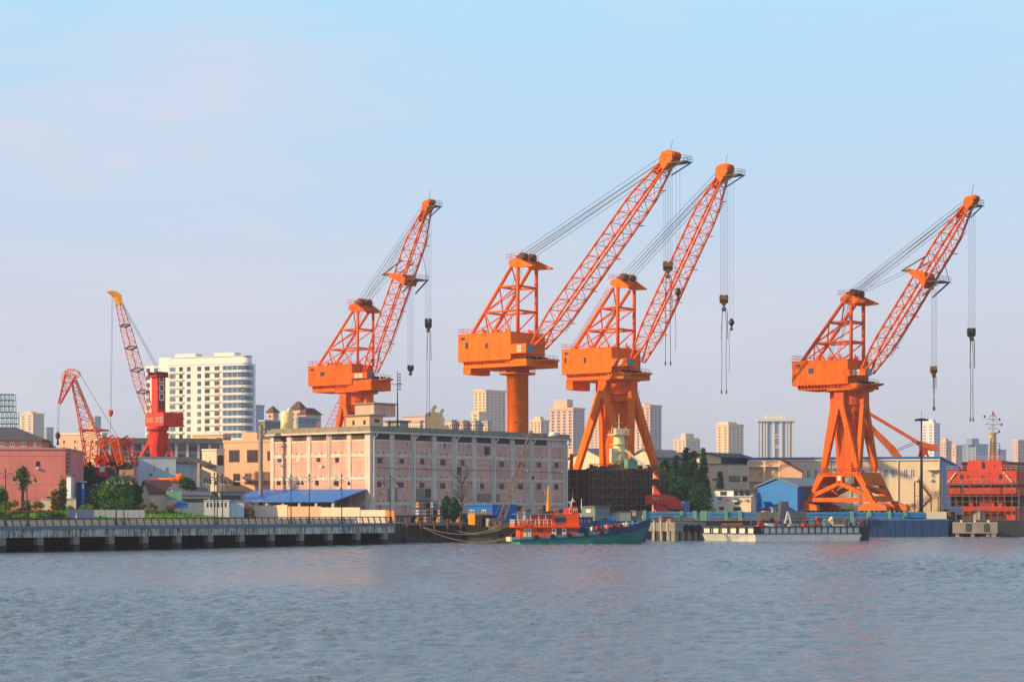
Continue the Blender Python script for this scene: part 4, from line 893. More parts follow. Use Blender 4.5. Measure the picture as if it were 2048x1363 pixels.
# peach building between stair house and warehouse
f, a, b, h = corner(543, 0, 447, 560, 883, 408, 64, La=8); T = f.thing('peach_building', 'sunlit peach two-storey building with tall barred windows beside the warehouse', 'building')
MB().box(0,a,0,b,0,h).build('wall', PEACH, T); MB().box(-.15,a,-.15,b+.15,h,h+.5).box(0,a,b*.30,b*.62,h+.5,h+2.0).build('parapet', PEACH, T)
MB().box(-.12,0,0,b,h*.5,h*.5+.15).build('string_course', CREAM, T)
for x, y, w_, h_ in ((468.5,911.5,21,24),(505,911.5,22,25),(538,911,7,20),(473.5,958.5,14,24),(496,957,13,22)): pwin(f, T, 'L', x, y, w_, h_, WINR, pane=WIN, frame=.22)
pwin(f, T, 'L', 511, 957, 10, 26, mat('orange_door',(222,140,60),.6,dirt=.2), name='door'); pwin(f, T, 'L', 528, 957, 10, 24, mat('orange_door',(0,0,0)), name='door'); pwin(f, T, 'L', 534, 955, 5, 12, WHT, name='air_conditioner', proud=.4)
bl = MB(); yq = f.X(492,930)[0]; bl.box(-1.6,0,-.5,yq,h*.5+.2,h*.5+.45); rail(bl,[(-1.6,-.5,h*.5+.45),(-1.6,yq,h*.5+.45)],1.0,.8,.05); bl.build('balcony', CREAM, T)
dd = MB(); dd.lathe(-1.9, f.X(493,930,-1.9)[0], [(.1,h*.5+.2),(.8,h*.5+.6),(.95,h*.5+1.0),(.7,h*.5+.7)],12); dd.build('satellite_dish', WHT, T)
f = Fr(521.5, 398, 50); zt = f.Y(521,850)[1]; mb = MB(); mb.box(-.3,.3,-.3,.3,0,zt); t = f.thing('concrete_pole', 'tall square concrete pole left of the warehouse corner', 'pole'); mb.build('pole', CONC, t); MB().box(-.2,2.2,-.6,.6,zt-.9,zt-.6).box(-.15,.15,-.9,.9,zt-2,zt-1.8).build('bracket', CONC, t)
# peach roof blocks behind
f, a, b, h = corner(446, 0, 385, 462, 869, 470, 62); T = f.thing('peach_roof_block', 'peach flat-roofed block with shuttered openings below the white tower', 'building')
MB().box(0,a,0,b,0,h).build('wall', PEACH, T); MB().box(-.3,a+.3,-.3,b+.3,h,h+.4).build('parapet', CREAM, T); grid(f, T, 'L', 446, (393,408,424,438), (880,), 9, 10, [CREAM, LOUV]); grid(f, T, 'R', 446, (452,459), (878,), 5, 7, WINC)

# white apartment tower
f, a, b, h = corner(493, 0, 288, 511, 725, 900, 68); T = f.thing('apartment_tower', 'tall white apartment tower with curved balconies behind the red cranes', 'tower')
zc2 = lambda py: f.Y(493, py)[1]; yl = lambda px: f.X(px, 800)[0]
MB().box(1.2,a,2.2,b,0,h).box(4.6,a,0,2.2,0,h).build('wall', IVORY, T)
MB().box(0,8,yl(486),yl(338),0,zc2(712)).build('front_wall', IVORY, T)
mb = MB(); mb.box(-.3,8.5,yl(486),yl(338)+.3,zc2(711.5),zc2(710)); mb.box(-.2,8.4,yl(486),yl(338)+.2,zc2(726.5),zc2(724)); mb.lathe(2.3,yl(486),[(2.9,zc2(711.5)),(2.9,zc2(710))],24); mb.lathe(2.3,yl(486),[(2.8,zc2(726.5)),(2.8,zc2(724))],24); mb.build('roof_frame', WHT, T)
MB().box(1.1,6,yl(338),yl(316),h-1,zc2(709)).build('side_step', IVORY, T)
for p0, p1 in ((343,384),(421,462)): MB().box(3,9,yl(p1),yl(p0),zc2(712),zc2(702)).build('roof_room', WHT, T)
MB().lathe(2.3, yl(486), [(2.3,0),(2.3,zc2(712))], 24).build('round_corner', IVORY, T, True)
rows = [734.3,749,764.4,779.8,795.2,810.6,825.7,841,856,870.7]
for r_ in rows:
    z = zc2(r_)
    o = MB().box(-.25,0,yl(484),yl(446),z-1.0,z+1.0).build('bay_window', WINC, T)
    for p in (455,465,475): MB().box(-.33,0,yl(p)-.1,yl(p)+.1,z-1.0,z+1.0).build('mullion', WHT, o)
    mb = MB().box(-.9,0,yl(486),yl(444),z-2.1,z-1.0); mb.lathe(2.3,yl(486),[(3.0,z-2.1),(3.0,z-1.0)],24); mb.build('balcony', WHT, T)
    MB().lathe(2.3,yl(486),[(2.36,z-1.0),(2.36,z+1.0)],24).build('corner_glazing', WINC, T, True)
for r_ in rows[0:]:
    z = zc2(r_)
    for c_, w_, m_ in ((345,13,WINP),(362,8,WIND),(414.5,11,WIN),(434,11,WINR)): win(T,'L',yl(c_),z,round(w_/4.44/.95,1),1.9,m_,name='window',proud=.05)
    for c_ in (377.5,398.5,309,293.5): win(T,'L',yl(c_),z,2.0,2.0,[WINP,WINB,WINC][int(c_+r_)%3],at=0 if c_ > 340 else 1.2,name='window',proud=.05)
    for c0, c1 in ((338,367),(408,440)): MB().box(-.6,0,yl(c1),yl(c0),z-2.0,z-1.15).build('balcony', WHT, T)
    x = f.Y(502,800)[0]; win(T,'R',x,z,round(f.Y(507,800)[0]-f.Y(498,800)[0],1),2.0,WINC,at=0,name='side_window',proud=.06)
    MB().box(x-2.4,x+2.4,-.7,0,z-1.8,z-1.0).build('balcony', TWHT, T)

# ------------------------------------------------------------------ far towers
def tower(pl, pc, pr, yt, D, mL, label, cols=3, rcols=3, fl=6.0, ang=50, wm=TBLU, crown=None, ybot=915, ww=.45, hh=.5, name='residential_tower', mW=WINP, ribs=0, cat='tower'):
    f = Fr(pc, D, ang, GZ); a = f.Y(pr, 900)[0] if pr > pc+.5 else 14; b = f.X(pl, 900)[0] if pl < pc-.5 else 14; h = f.Y(pc, yt)[1]
    T = f.thing(name, label, cat, 'hazy towers on the skyline' if cat == 'tower' else None)
    MB().box(0,a,0,b,0,h).build('wall', mL, T); MB().box(-.4,a+.4,-.4,b+.4,h,h+1.0).build('parapet', mL, T)
    ys = []; y = yt+fl*.8
    while y < ybot: ys.append(y); y += fl
    if pl < pc-.5 and cols: grid(f, T, 'L', pc, [pl+(pc-pl)*(i+.5)/cols for i in range(cols)], ys, (pc-pl)/cols*ww, fl*hh, mW, q=.5)
    if pr > pc+.5 and rcols: grid(f, T, 'R', pc, [pc+(pr-pc)*(i+.5)/rcols for i in range(rcols)], ys, (pr-pc)/rcols*ww*1.3, fl*hh, wm, q=.5, name='side_window')
    for i in range(ribs):
        y_ = b*(i+.5)/max(1, ribs); MB().box(-.8,0,y_-1,y_+1,0,h+.5).build('fin', TWHT, T)
    if crown:
        for c0, c1, yc, d0, d1 in crown:     # px left, px right, top row
            ya, yb_ = sorted((f.X(c0,900,2)[0], f.X(c1,900,2)[0])) if c1 <= pc+1 else (2, b*.6)
            xa, xb = (2, a*.7) if c1 <= pc+1 else (f.Y(c0,900,2)[0], f.Y(c1,900,2)[0])
            MB().box(xa,xb,max(ya,1),yb_,h,f.Y(pc,yc)[1]).build('roof_room', mL, T)
    return f, T, a, b, h
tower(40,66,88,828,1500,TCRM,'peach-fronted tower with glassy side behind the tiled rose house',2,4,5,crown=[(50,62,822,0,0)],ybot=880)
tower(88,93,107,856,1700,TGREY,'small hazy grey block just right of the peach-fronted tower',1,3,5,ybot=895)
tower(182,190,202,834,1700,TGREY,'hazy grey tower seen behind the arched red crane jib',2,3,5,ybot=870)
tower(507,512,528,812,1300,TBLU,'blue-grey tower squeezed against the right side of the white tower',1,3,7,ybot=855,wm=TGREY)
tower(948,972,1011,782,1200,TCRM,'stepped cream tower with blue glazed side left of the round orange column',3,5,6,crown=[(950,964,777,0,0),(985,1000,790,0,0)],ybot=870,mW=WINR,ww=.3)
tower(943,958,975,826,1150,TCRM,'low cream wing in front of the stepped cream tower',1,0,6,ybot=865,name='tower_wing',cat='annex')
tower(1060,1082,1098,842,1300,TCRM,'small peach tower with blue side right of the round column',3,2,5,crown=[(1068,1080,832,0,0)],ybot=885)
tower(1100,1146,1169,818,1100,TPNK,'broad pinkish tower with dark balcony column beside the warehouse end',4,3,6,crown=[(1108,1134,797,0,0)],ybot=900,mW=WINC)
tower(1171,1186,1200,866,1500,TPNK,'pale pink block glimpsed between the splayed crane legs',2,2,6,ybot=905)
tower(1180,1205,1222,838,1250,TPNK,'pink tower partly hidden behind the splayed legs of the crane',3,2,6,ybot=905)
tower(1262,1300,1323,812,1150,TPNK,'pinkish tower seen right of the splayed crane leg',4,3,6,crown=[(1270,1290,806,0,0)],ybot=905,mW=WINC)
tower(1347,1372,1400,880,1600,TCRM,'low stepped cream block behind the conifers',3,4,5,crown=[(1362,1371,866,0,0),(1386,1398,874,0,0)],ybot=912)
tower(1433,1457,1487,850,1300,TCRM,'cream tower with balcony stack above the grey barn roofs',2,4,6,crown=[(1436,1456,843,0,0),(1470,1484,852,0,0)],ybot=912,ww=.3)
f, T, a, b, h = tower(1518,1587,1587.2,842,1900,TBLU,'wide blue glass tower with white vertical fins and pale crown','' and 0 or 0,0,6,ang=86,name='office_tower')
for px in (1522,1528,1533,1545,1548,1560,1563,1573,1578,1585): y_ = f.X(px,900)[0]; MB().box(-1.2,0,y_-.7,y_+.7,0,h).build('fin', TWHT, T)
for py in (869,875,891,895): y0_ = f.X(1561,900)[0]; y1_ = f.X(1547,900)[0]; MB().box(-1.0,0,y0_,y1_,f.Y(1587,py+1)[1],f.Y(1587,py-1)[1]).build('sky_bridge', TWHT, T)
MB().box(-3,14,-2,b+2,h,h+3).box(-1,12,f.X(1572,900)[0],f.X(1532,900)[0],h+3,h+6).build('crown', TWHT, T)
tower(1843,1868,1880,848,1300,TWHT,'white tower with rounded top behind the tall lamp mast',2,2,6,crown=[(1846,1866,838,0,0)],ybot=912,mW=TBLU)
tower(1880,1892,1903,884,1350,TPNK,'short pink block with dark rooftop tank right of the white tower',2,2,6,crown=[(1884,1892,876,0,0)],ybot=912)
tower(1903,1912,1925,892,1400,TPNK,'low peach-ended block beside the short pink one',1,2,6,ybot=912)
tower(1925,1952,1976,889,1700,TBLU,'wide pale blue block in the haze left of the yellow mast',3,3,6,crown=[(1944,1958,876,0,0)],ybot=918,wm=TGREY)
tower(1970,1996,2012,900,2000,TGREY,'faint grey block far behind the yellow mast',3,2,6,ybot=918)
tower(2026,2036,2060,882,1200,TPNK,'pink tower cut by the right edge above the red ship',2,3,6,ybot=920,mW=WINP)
# mid-distance low apartments seen over the warehouse roof
def lowrow(pl, pc, pr, yt, D, m_, label, cols, ys, roof=None, name='terrace_house', **kw):
    f, a, b, h = corner(pc, 0, pl, pr, yt, D, kw.get('ang', 52), La=None if pr > pc+.5 else 12); T = f.thing(name, label, 'house')
    MB().box(0,a,0,b,0,h).build('wall', m_, T)
    if roof == 'hip': mb = MB(); hip(mb,0,a,0,b,h,kw.get('rh',3),.6); mb.build('roof', BRN, T)
    else: MB().box(-.4,a+.4,-.4,b+.4,h,h+.7).build('roof', TGREY, T)
    grid(f, T, 'L', pc, [pl+(pc-pl)*(i+.5)/cols for i in range(cols)], ys, (pc-pl)/cols*.4, 5, [WIN,WINC], q=.3)
    if pr > pc+.5: grid(f, T, 'R', pc, [pc+(pr-pc)*(i+.5)/3 for i in range(3)], ys, (pr-pc)/3*.45, 5, WINC, q=.3, name='side_window')
    return f, T, a, b, h
lowrow(534,546,557,824,760,PEACH,'peach rooftop turret with pointed brown roof left of the yellow tank',1,(832,842),'hip',rh=2.6)
lowrow(520,530,562,843,640,CONC,'grey concrete house top below the pointed turret',2,(850,),name='concrete_house')
lowrow(582,600,612,818,720,PEACH,'taller peach house with pointed brown roof behind the yellow tank',2,(828,838),'hip',rh=3)
lowrow(598,612,642,828,700,PEACH,'peach house with long sloping brown roof and blue side',1,(838,),'hip',rh=2.4)
lowrow(592,596,634,836,660,GREY,'dark grey house block in front of the two brown-roofed houses',1,(843,),name='grey_house')
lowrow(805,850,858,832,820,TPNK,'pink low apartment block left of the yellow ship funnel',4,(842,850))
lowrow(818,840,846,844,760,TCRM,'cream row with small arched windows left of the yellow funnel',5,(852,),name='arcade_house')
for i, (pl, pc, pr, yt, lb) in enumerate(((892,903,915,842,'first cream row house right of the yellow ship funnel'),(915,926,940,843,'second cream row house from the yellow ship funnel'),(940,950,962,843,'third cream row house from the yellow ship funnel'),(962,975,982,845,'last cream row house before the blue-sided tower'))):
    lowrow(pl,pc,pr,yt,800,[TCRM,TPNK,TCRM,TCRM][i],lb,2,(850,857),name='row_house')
# yellow tank and yellow funnel
f = Fr(574, 430, 50, 18); zt = f.Y(574,822)[1]; mb = MB(); mb.lathe(0,0,[(1.35,0),(1.35,zt-.4),(1.2,zt)],18); t = f.thing('rooftop_cylinder','pale yellow cylinder with curled vent behind the warehouse roof','funnel'); mb.build('cylinder', YELP, t, True)
mb = MB(); mb.path([(.3,0,zt-1),(.5,0,zt+.3),(1.0,0,zt+.6),(1.4,0,zt)], .35, 8); mb.build('vent_cowl', YELP, t, True)
f = Fr(871, 520, -10, 10); zt = f.Y(871,820)[1]; t = f.thing('ship_funnel','tall pale yellow ship funnel with cowl vents rising behind the warehouse','funnel')
MB().prism([(-1.9,-1.5,0),(2.1,-1.5,0),(2.1,-1.5,zt-2),(1.0,-1.5,zt-.6),(-1.5,-1.5,zt-.4),(-1.9,-1.5,zt-1.2)],(0,3,0)).build('casing', YELP, t)
mb = MB(); mb.path([(-.6,0,zt-1),(-.6,0,zt+.6),(.2,0,zt+1.0)], .5, 8); mb.path([(1.4,0,zt-2.5),(1.6,0,zt-.2),(2.2,0,zt+.1)], .4, 8); mb.build('vent_cowl', YELP, t, True); MB().box(2.1,3.4,-1.2,1.2,0,zt-4).build('side_house', YELP, t)
flush_later = True

# ------------------------------------------------------------------ lattice with free orientation
def secs3(p, q, side, wd, dp, n):
    """rings from p to q; wd and dp are lists sampled along the length"""
    p = V(p); q = V(q); ax = (q-p).normalized(); sv = V(side); sv = (sv-ax*sv.dot(ax)).normalized(); nn = ax.cross(sv); o = []
    def smp(l, t):
        u_ = t*(len(l)-1); i = min(int(u_), len(l)-2); return l[i]+(l[i+1]-l[i])*(u_-i)
    for i in range(n+1):
        t = i/n; c = p.lerp(q, t); a = smp(wd, t)/2; b = smp(dp, t)/2
        o.append([c-sv*a-nn*b, c+sv*a-nn*b, c+sv*a+nn*b, c-sv*a+nn*b])
    return o
# arched-jib red crane
f = Fr(205, 385, 0); T = f.thing('harbour_crane', 'faded red harbour crane with arched horn and drooping jib among the trees', 'crane', 'smaller red harbour cranes')
foot = f.W(196, 925, 385); head = f.W(148, 762, 381)
ch, la = lattice(secs3(foot, head, (0,1,0), [2.6,2.2,1.0], [4.6,2.4,.9], 13), .12, .05); o = ch.build('boom', PINKL, T); la.build('lacing', REDL, o)
mb = MB(); mb.bar(f.W(206,900,384), f.W(150,760,382), .3); mb.build('boom_back_chord', ORGL, T)
js = secs3(f.W(142,748,381), f.W(119,806,379), (0,1,0), [1.2,.9,.5], [2.0,1.2,.4], 7); ch, la = lattice(js, .11, .05); o = ch.build('drooping_jib', REDL, T); la.build('lacing', REDL, o)
hn = MB()
for yy in (-.7,.7):
    pts = [f.W(px_,py_,381)+V((0,yy,0)) for px_,py_ in ((126,770),(124,756),(129,744),(138,738),(149,738),(157,743),(160,749),(154,754),(147,756))]; hn.path(pts,.09,5)
    pts = [f.W(px_,py_,381)+V((0,yy,0)) for px_,py_ in ((140,756),(133,748),(134,741))]; hn.path(pts,.07,5)
    for a,b in (((131,752),(149,738)),((139,753),(138,738)),((147,756),(157,743)),((131,752),(147,756)),((139,753),(149,738))): hn.tube(f.W(*a,381)+V((0,yy,0)), f.W(*b,381)+V((0,yy,0)), .05, n=4)
hn.build('arched_horn', PINKL, T)
for i, (dy, m_) in enumerate(((-2, ORGL), (2.2, REDL))):
    g_ = MB(); dx = i*2.0; P_ = lambda a,b: f.W(a,b,385)+V((dx,dy,0))
    ss = secs3(P_(203,892), P_(233,876), (0,1,0), [.9,.9], [.9,1.3], 5); c_, l_ = lattice(ss,.1,.045); o = c_.build('rear_arm', m_, T); l_.build('lacing', m_, o)
    ss = secs3(P_(233,876), P_(246,930), (0,1,0), [1.0,1.0], [1.4,1.0], 8); c_, l_ = lattice(ss,.12,.05); o = c_.build('rear_strut', m_, T); l_.build('lacing', m_, o)
mb = MB(); a_ = f.W(196,930,388); mb.box(a_.x, a_.x+5.0, 0.5, 4, a_.z, a_.z+1.9); mb.box(a_.x-3,a_.x+2,-1,4,a_.z+6.6,a_.z+6.9); mb.build('winch_house', REDL, T)
mb = MB()
for i in range(5): mb.tube((a_.x+.4+i*1.1,-.6,a_.z+1.0+(i%2)),(a_.x+.4+i*1.1,.3,a_.z+1.0+(i%2)),.5,n=12)
for i in range(7): mb.bar((a_.x-2.5+i*1.5,-.9,a_.z-.3),(a_.x-1.8+i*1.3,-.8,a_.z+4.5),.18)
mb.build('winch_drum', RED, T)
c0 = f.W(183,952,380); c1 = f.W(213,933,380); mb = MB(); mb.box(c0.x, c1.x, -5, -1, c0.z, c1.z); C_ = mb.build('cab', RED, T)
mb = MB(); w0 = f.W(199,943,380); mb.box(w0.x, w0.x+1.0, -5.06, -5, w0.z, w0.z+1.0); mb.build('cab_window', WHT, C_)
mb = MB(); c2 = f.W(232,952,382); mb.box(c1.x+.05, c2.x, -3.5, 0, c0.z+.2, c1.z+.2); mb.build('rear_house', BRN, T)
mb = MB(); mb.box(c0.x-.5, c2.x+1, -5.2, 3, c0.z-.9, c0.z-.02); mb.lathe((c0.x+c2.x)/2,-1,[(2.6,0),(2.0,c0.z-.9)],14); mb.build('slewing_base', BLK, T)
mb = MB(); mb.box(f.W(224,930,385).x, f.W(254,930,385).x, -2, 3, f.W(1,938,385).z, f.W(1,924,385).z); mb.build('counterweight', BLK, T)
rp = MB(); t0 = f.W(118,808,379)
for dx in (-.15,.15): rp.tube(t0+V((dx,0,0)), f.W(115.5,866,379)+V((dx,0,0)), .035, n=4, cap=False)
for p_ in ((160,748),(157,743)): rp.tube(f.W(*p_,381), f.W(238,877,385), .04, n=4, cap=False)
rp.build('wire_rope', ROPE, T); h_ = f.W(115.5,866,379); MB().lathe(h_.x,h_.y,[(.1,h_.z+.3),(.5,h_.z-.2),(.45,h_.z-.8),(.1,h_.z-1.2)],8).tube(h_-V((0,0,1.1)),h_-V((0,0,2.2)),.12,.3).build('hook_block', RUST, T)

# red crane with square column
f = Fr(327, 425, 45); T = f.thing('harbour_crane', 'bright red crane with square column and yellow-tipped lattice boom before the white tower', 'crane', 'smaller red harbour cranes')
a = f.Y(367,840)[0]; b = f.X(290.5,840)[0]; z1 = f.Y(327,823.5)[1]; z0 = f.Y(327,851)[1]
H_ = MB().box(0,a,0,b,z0,z1).build('machinery_house', RED, T)
for i in range(4): y = f.X(312.5+i*4.2,836)[0]; win(H_,'L',y,(z0+z1)/2-.1,.4,1.0,WHT,name='window',pane=WIN,frame=.07)
mb = MB()                                  # faded painted characters left of the windows
for x_ in (295, 300.5, 304):
    y = f.X(x_,836)[0]; mb.box(-.03,0,y-.28,y-.2,(z0+z1)/2-.55,(z0+z1)/2+.45); mb.box(-.03,0,y+.2,y+.28,(z0+z1)/2-.55,(z0+z1)/2+.45)
    for zz_ in (-.5,-.05,.4): mb.box(-.028,0,y-.19,y+.19,(z0+z1)/2+zz_-.04,(z0+z1)/2+zz_+.04)
mb.build('faded_lettering', GLETTER, H_)
c_ = f.W(315,800,427.5); fc = Fr(315,427.5,45); ca = fc.Y(331,800)[0]; cb = fc.X(303,800)[0]; zt = f.W(315,750,427.5).z
MB().box(c_.x,c_.x+ca,c_.y,c_.y+cb,z1-.02,zt).build('square_column', RED, T)
for py in (757,775,793,809):
    z = f.W(322,py,427.5).z; o = MB().box(c_.x+ca*.2,c_.x+ca*.8,c_.y-.07,c_.y,z-.8,z+.8).build('column_window', WHT if py < 800 else BRN, T); MB().box(c_.x+ca*.32,c_.x+ca*.68,c_.y-.1,c_.y,z-.5,z+.6).build('pane', WIN, o)
mb = MB(); ct = (c_.x+ca/2, c_.y+cb/2)
mb.box(c_.x-.5,c_.x+ca+.5,c_.y-.5,c_.y+cb+.5,zt-.4,zt+.1)
for i in range(5):
    for yy in (c_.y-.3, c_.y+cb+.1): x = c_.x-.3+i*(ca+.4)/4; mb.tube((x,yy,zt+.35),(x,yy+.3,zt+.35),.45,n=10)
mb.build('sheave_crown', mat('dark_red_paint',(150,34,30),.7,dirt=.3), T)
cx_, cy_ = c_.x+ca/2-.3, c_.y+cb/2-.3
MB().lathe(cx_,cy_,[(2.3,z0-.9),(2.3,z0)],18).lathe(cx_,cy_,[(1.9,z0-1.4),(1.9,z0-.9)],18).build('slewing_ring', RED, T, True)
for i, (px_, py_, d_) in enumerate(((281,914,430),(347,915,428),(306,914,420),(318,912,438))):
    q_ = f.W(px_,py_,d_); MB().bar(q_, (cx_+(q_.x-cx_)*.2,cy_+(q_.y-cy_)*.2,z0-1.3), .75, .6).build('leg', RED, T)
zb_ = f.W(315,914,428).z; MB().add([(cx_-1.1,cy_-1.1,zb_),(cx_+1.1,cy_-1.1,zb_),(cx_+1.1,cy_+1.1,zb_),(cx_-1.1,cy_+1.1,zb_),(cx_-1.7,cy_-1.7,z0-1.4),(cx_+1.7,cy_-1.7,z0-1.4),(cx_+1.7,cy_+1.7,z0-1.4),(cx_-1.7,cy_+1.7,z0-1.4)],[(0,1,5,4),(1,2,6,5),(2,3,7,6),(3,0,4,7),(3,2,1,0),(4,5,6,7)]).build('centre_column', RED, T)
MB().box(cx_-5.5,cx_+5.5,cy_-5.5,cy_+5.5,0,zb_).build('base_block', CONC, T)
foot = f.W(297,826,421); head = f.W(238,606,410); side = (f.ay.dot(V((.7,-.7,0))), 0, 0); sv = V((.0,1.0,0))
ss = secs3(foot, head, (0,1,0), [1.4,2.3,2.2,1.9,1.2], [.9,1.6,1.6,1.4,.8], 20); ch, la = lattice(ss, .1, .04); o = ch.build('boom', PINKL, T, True); la.build('lacing', PINKL, o)
mb = MB()
for i in (4,8,12,16): cb_ = MB(); [cb_.bar(ss[i][k], ss[i][(k+1)%4], .28) for k in range(4)]; cb_.build('boom_collar', BRN, o)
tp = f.W(216,582,409); hd_ = V(head); sd_ = V((0,1,0))
mb = MB(); P_ = [f.W(px_,py_,410) for px_,py_ in ((236,612),(230,594),(216,583),(217,580.5),(232,584),(240,590),(242,608))]; mb.prism([tuple(p-sd_*.6) for p in P_], (0,1.2,0)); mb.build('boom_tip', YEL, T)
rp = MB()
for dx in (-.12,.12): rp.tube(f.W(225,592,410)+V((dx,0,0)), f.W(221.5,820,410)+V((dx,0,0)), .035, n=4, cap=False)
for k in range(3): rp.tube(f.W(240,596,410)+V((0,k*.3,0)), (c_.x+1,c_.y+k*.5,zt+.6), .04, n=4, cap=False)
rp.tube(f.W(221,832,410), f.W(221,868,410), .05, n=4, cap=False); rp.build('wire_rope', ROPE, T)
h_ = f.W(221.5,821,410); MB().lathe(h_.x,h_.y,[(.2,h_.z+.2),(.55,h_.z),(.5,h_.z-.7),(.15,h_.z-1.2)],8).build('hook_block', REDL, T)

# lying boom of a floating crane behind the long cream building
f = Fr(1800, 560, 0); T = f.thing('folded_crane', 'orange crane with lowered boom and wedge counterweight behind the long cream building', 'crane')
MB().bar(f.W(1738,826,560), f.W(1834,883,560), 1.1, .8).build('upper_strut', ORGBL, T)
mb = MB(); mb.prism([tuple(f.W(*p,563)) for p in ((1742,846),(1752,857),(1790,893),(1804,912),(1788,912),(1778,898),(1744,862))], (0,2.5,0)); mb.build('lowered_boom', ORGB, T)
mb = MB(); mb.prism([tuple(f.W(*p,560)) for p in ((1826,879),(1836,881),(1876,890),(1876,901),(1860,899),(1846,894))], (0,3.5,0)); mb.build('counterweight_arm', ORGBL, T)
mb = MB()
for a_, b_ in (((1846,892),(1836,915)),((1846,892),(1858,915)),((1840,886),(1840,915)),((1852,894),(1846,915))): mb.bar(f.W(*a_,561), f.W(*b_,561), .5)
mb.tube(f.W(1850,903,560), f.W(1850,903,560)+V((0,2,0)), .9, n=10); mb.build('support_leg', RED, T)
MB().tube(f.W(1795,898,560), f.W(1826,884,560), .09, n=4).tube(f.W(1796,901,560), f.W(1828,888,560), .09, n=4).build('stay', BLK, T)

# green scaffold tower at far left
f = Fr(0, 450, 0); mbs = MB(); z0_, z1_ = f.Y(10,870)[1], f.Y(10,788)[1]; T = f.thing('scaffold_tower', 'teal green stepped scaffold tower at the left edge above the tiled roof', 'scaffold')
W_ = f.Y(33,800)[0]
for j in range(8):
    z = z0_+(z1_-z0_)*j/7; wj = W_*(1 if j < 4 else .82 if j < 6 else .8)
    for y in (0,2.2): mbs.tube((-3,y,z),(wj,y,z),.07,n=4,cap=False)
    for i in range(8):
        x = -3+(wj+3)*i/7; mbs.tube((x,0,z),(x,2.2,z),.05,n=4,cap=False)
        if j < 7:
            for y in (0,2.2): mbs.tube((x,y,z),(x,y,z+(z1_-z0_)/7),.07,n=4,cap=False)
            if i < 7: mbs.tube((x,0,z),(x+(wj+3)/7,0,z+(z1_-z0_)/7),.04,n=4,cap=False)
mbs.box(-3,-2.8,0,.2,0,z0_).box(W_-.2,W_,0,.2,0,z0_)
mbs.build('scaffold_tubes', TEAL, T)

# ------------------------------------------------------------------ vegetation
def leafquad(mb, c, s, rnd):
    a = rnd.uniform(0, 2*pi); t = rnd.uniform(-.9,.9); u = V((cos(a), sin(a), t)).normalized(); v = u.orthogonal().normalized(); v.rotate(Matrix.Rotation(rnd.uniform(0,6.28), 3, u)); w_ = u.cross(v)
    mb.add([c-v*s-w_*s*.35, c+w_*s*.25-v*s*.1, c+v*s+w_*s*.3, c-w_*s*.45+v*.1*s], [(0,1,2,3)])
def crown(mb, clumps, n, leaf, rnd):
    for (c, r) in clumps:
        for _ in range(int(n*3.2*r*r)):
            d = V((rnd.gauss(0,1), rnd.gauss(0,1), rnd.gauss(0,1))).normalized()*r*(rnd.random()**.45); d.z *= .8
            leafquad(mb, V(c)+d, leaf*rnd.uniform(.6,1.3), rnd)
def tree(px, D, ytop, wpx, m_, label, name='tree', z0=GZ, seed=1, ybot=None, dens=60, leaf=.3, group=None, trunk=True, cat=None, nclump=16, hgap=.25):
    rnd = random.Random(seed); f = Fr(px, D, 0, z0); h = f.Y(px, ytop)[1]; wd = wpx/F*D/2
    t = f.thing(name, label, cat or 'tree', group); hb = h*hgap if ybot is None else f.Y(px, ybot)[1]
    tk = MB(); tk.tube((0,0,-.1),(0,0,hb+(h-hb)*.4), .035*h+.05, .02*h, 7); cl = []
    hc = (h-hb)/2; zc_ = hb+hc; nclump = max(nclump, int(14*hc/wd))
    for i in range(nclump):
        a = rnd.uniform(0, 2*pi); v_ = rnd.uniform(-1,1); rr = sqrt(max(0, 1-v_*v_))*rnd.uniform(.35,.8)
        p = V((cos(a)*rr*wd, sin(a)*rr*wd, zc_+v_*hc*.72)); cl.append((p, min(wd, hc)*(rnd.uniform(.25,.45) if hc < wd*1.3 else rnd.uniform(.4,.62))))
        tk.tube((0,0,hb+(p.z-hb)*.35), p, .012*h, .004*h, 4, False)
    tk.build('trunk', BARK, t); mb = MB(); crown(mb, cl, dens, leaf, rnd)
    for _ in range(int(dens*min(14, wd*hc)*2.2)):      # loose outer leaves so that the outline stays ragged
        a = rnd.uniform(0, 2*pi); v_ = rnd.uniform(-1,1); q_ = sqrt(1-v_*v_)*rnd.uniform(.55,1.12); leafquad(mb, V((cos(a)*q_*wd, sin(a)*q_*wd, zc_+v_*hc*rnd.uniform(.8,1.05))), leaf*rnd.uniform(.5,1.2), rnd)
    mb.build('crown', m_, t); return t
def conifer(px, D, ytop, wpx, label, z0=GZ, seed=1, group=None, hb=.06, dens=1.0, power=.8):
    rnd = random.Random(seed); f = Fr(px, D, 0, z0); h = f.Y(px, ytop)[1]; wd = wpx/F*D/2
    t = f.thing('conifer_tree', label, 'tree', group); MB().tube((0,0,-.1),(0,0,h*.96), .25, .05, 7).build('trunk', BARK, t); mb = MB(); nl = int(h*2.2)
    for i in range(nl):
        u_ = i/nl; z = h*(hb+(1-hb)*u_); r = wd*((1-u_)**power)*rnd.uniform(.75,1.1)+.15; nb = int(5+7*(1-u_))
        for k in range(nb):
            a = rnd.uniform(0,2*pi); L_ = r*rnd.uniform(.6,1.1)
            for q_ in range(int(14*dens)+int(L_*9*dens)):
                s_ = rnd.random()**.7; c = V((cos(a)*L_*s_, sin(a)*L_*s_, z-L_*s_*.28+rnd.uniform(-.3,.25)))+V((rnd.gauss(0,.22),rnd.gauss(0,.22),0)); leafquad(mb, c, rnd.uniform(.18,.36), rnd)
    mb.build('crown', LF_CON, t)
    return t
conifer(1352,458,908,58,'dark conifer at the left of the clump, right beside the red crane leg',seed=3,group='dark conifers beside the crane',power=.55)
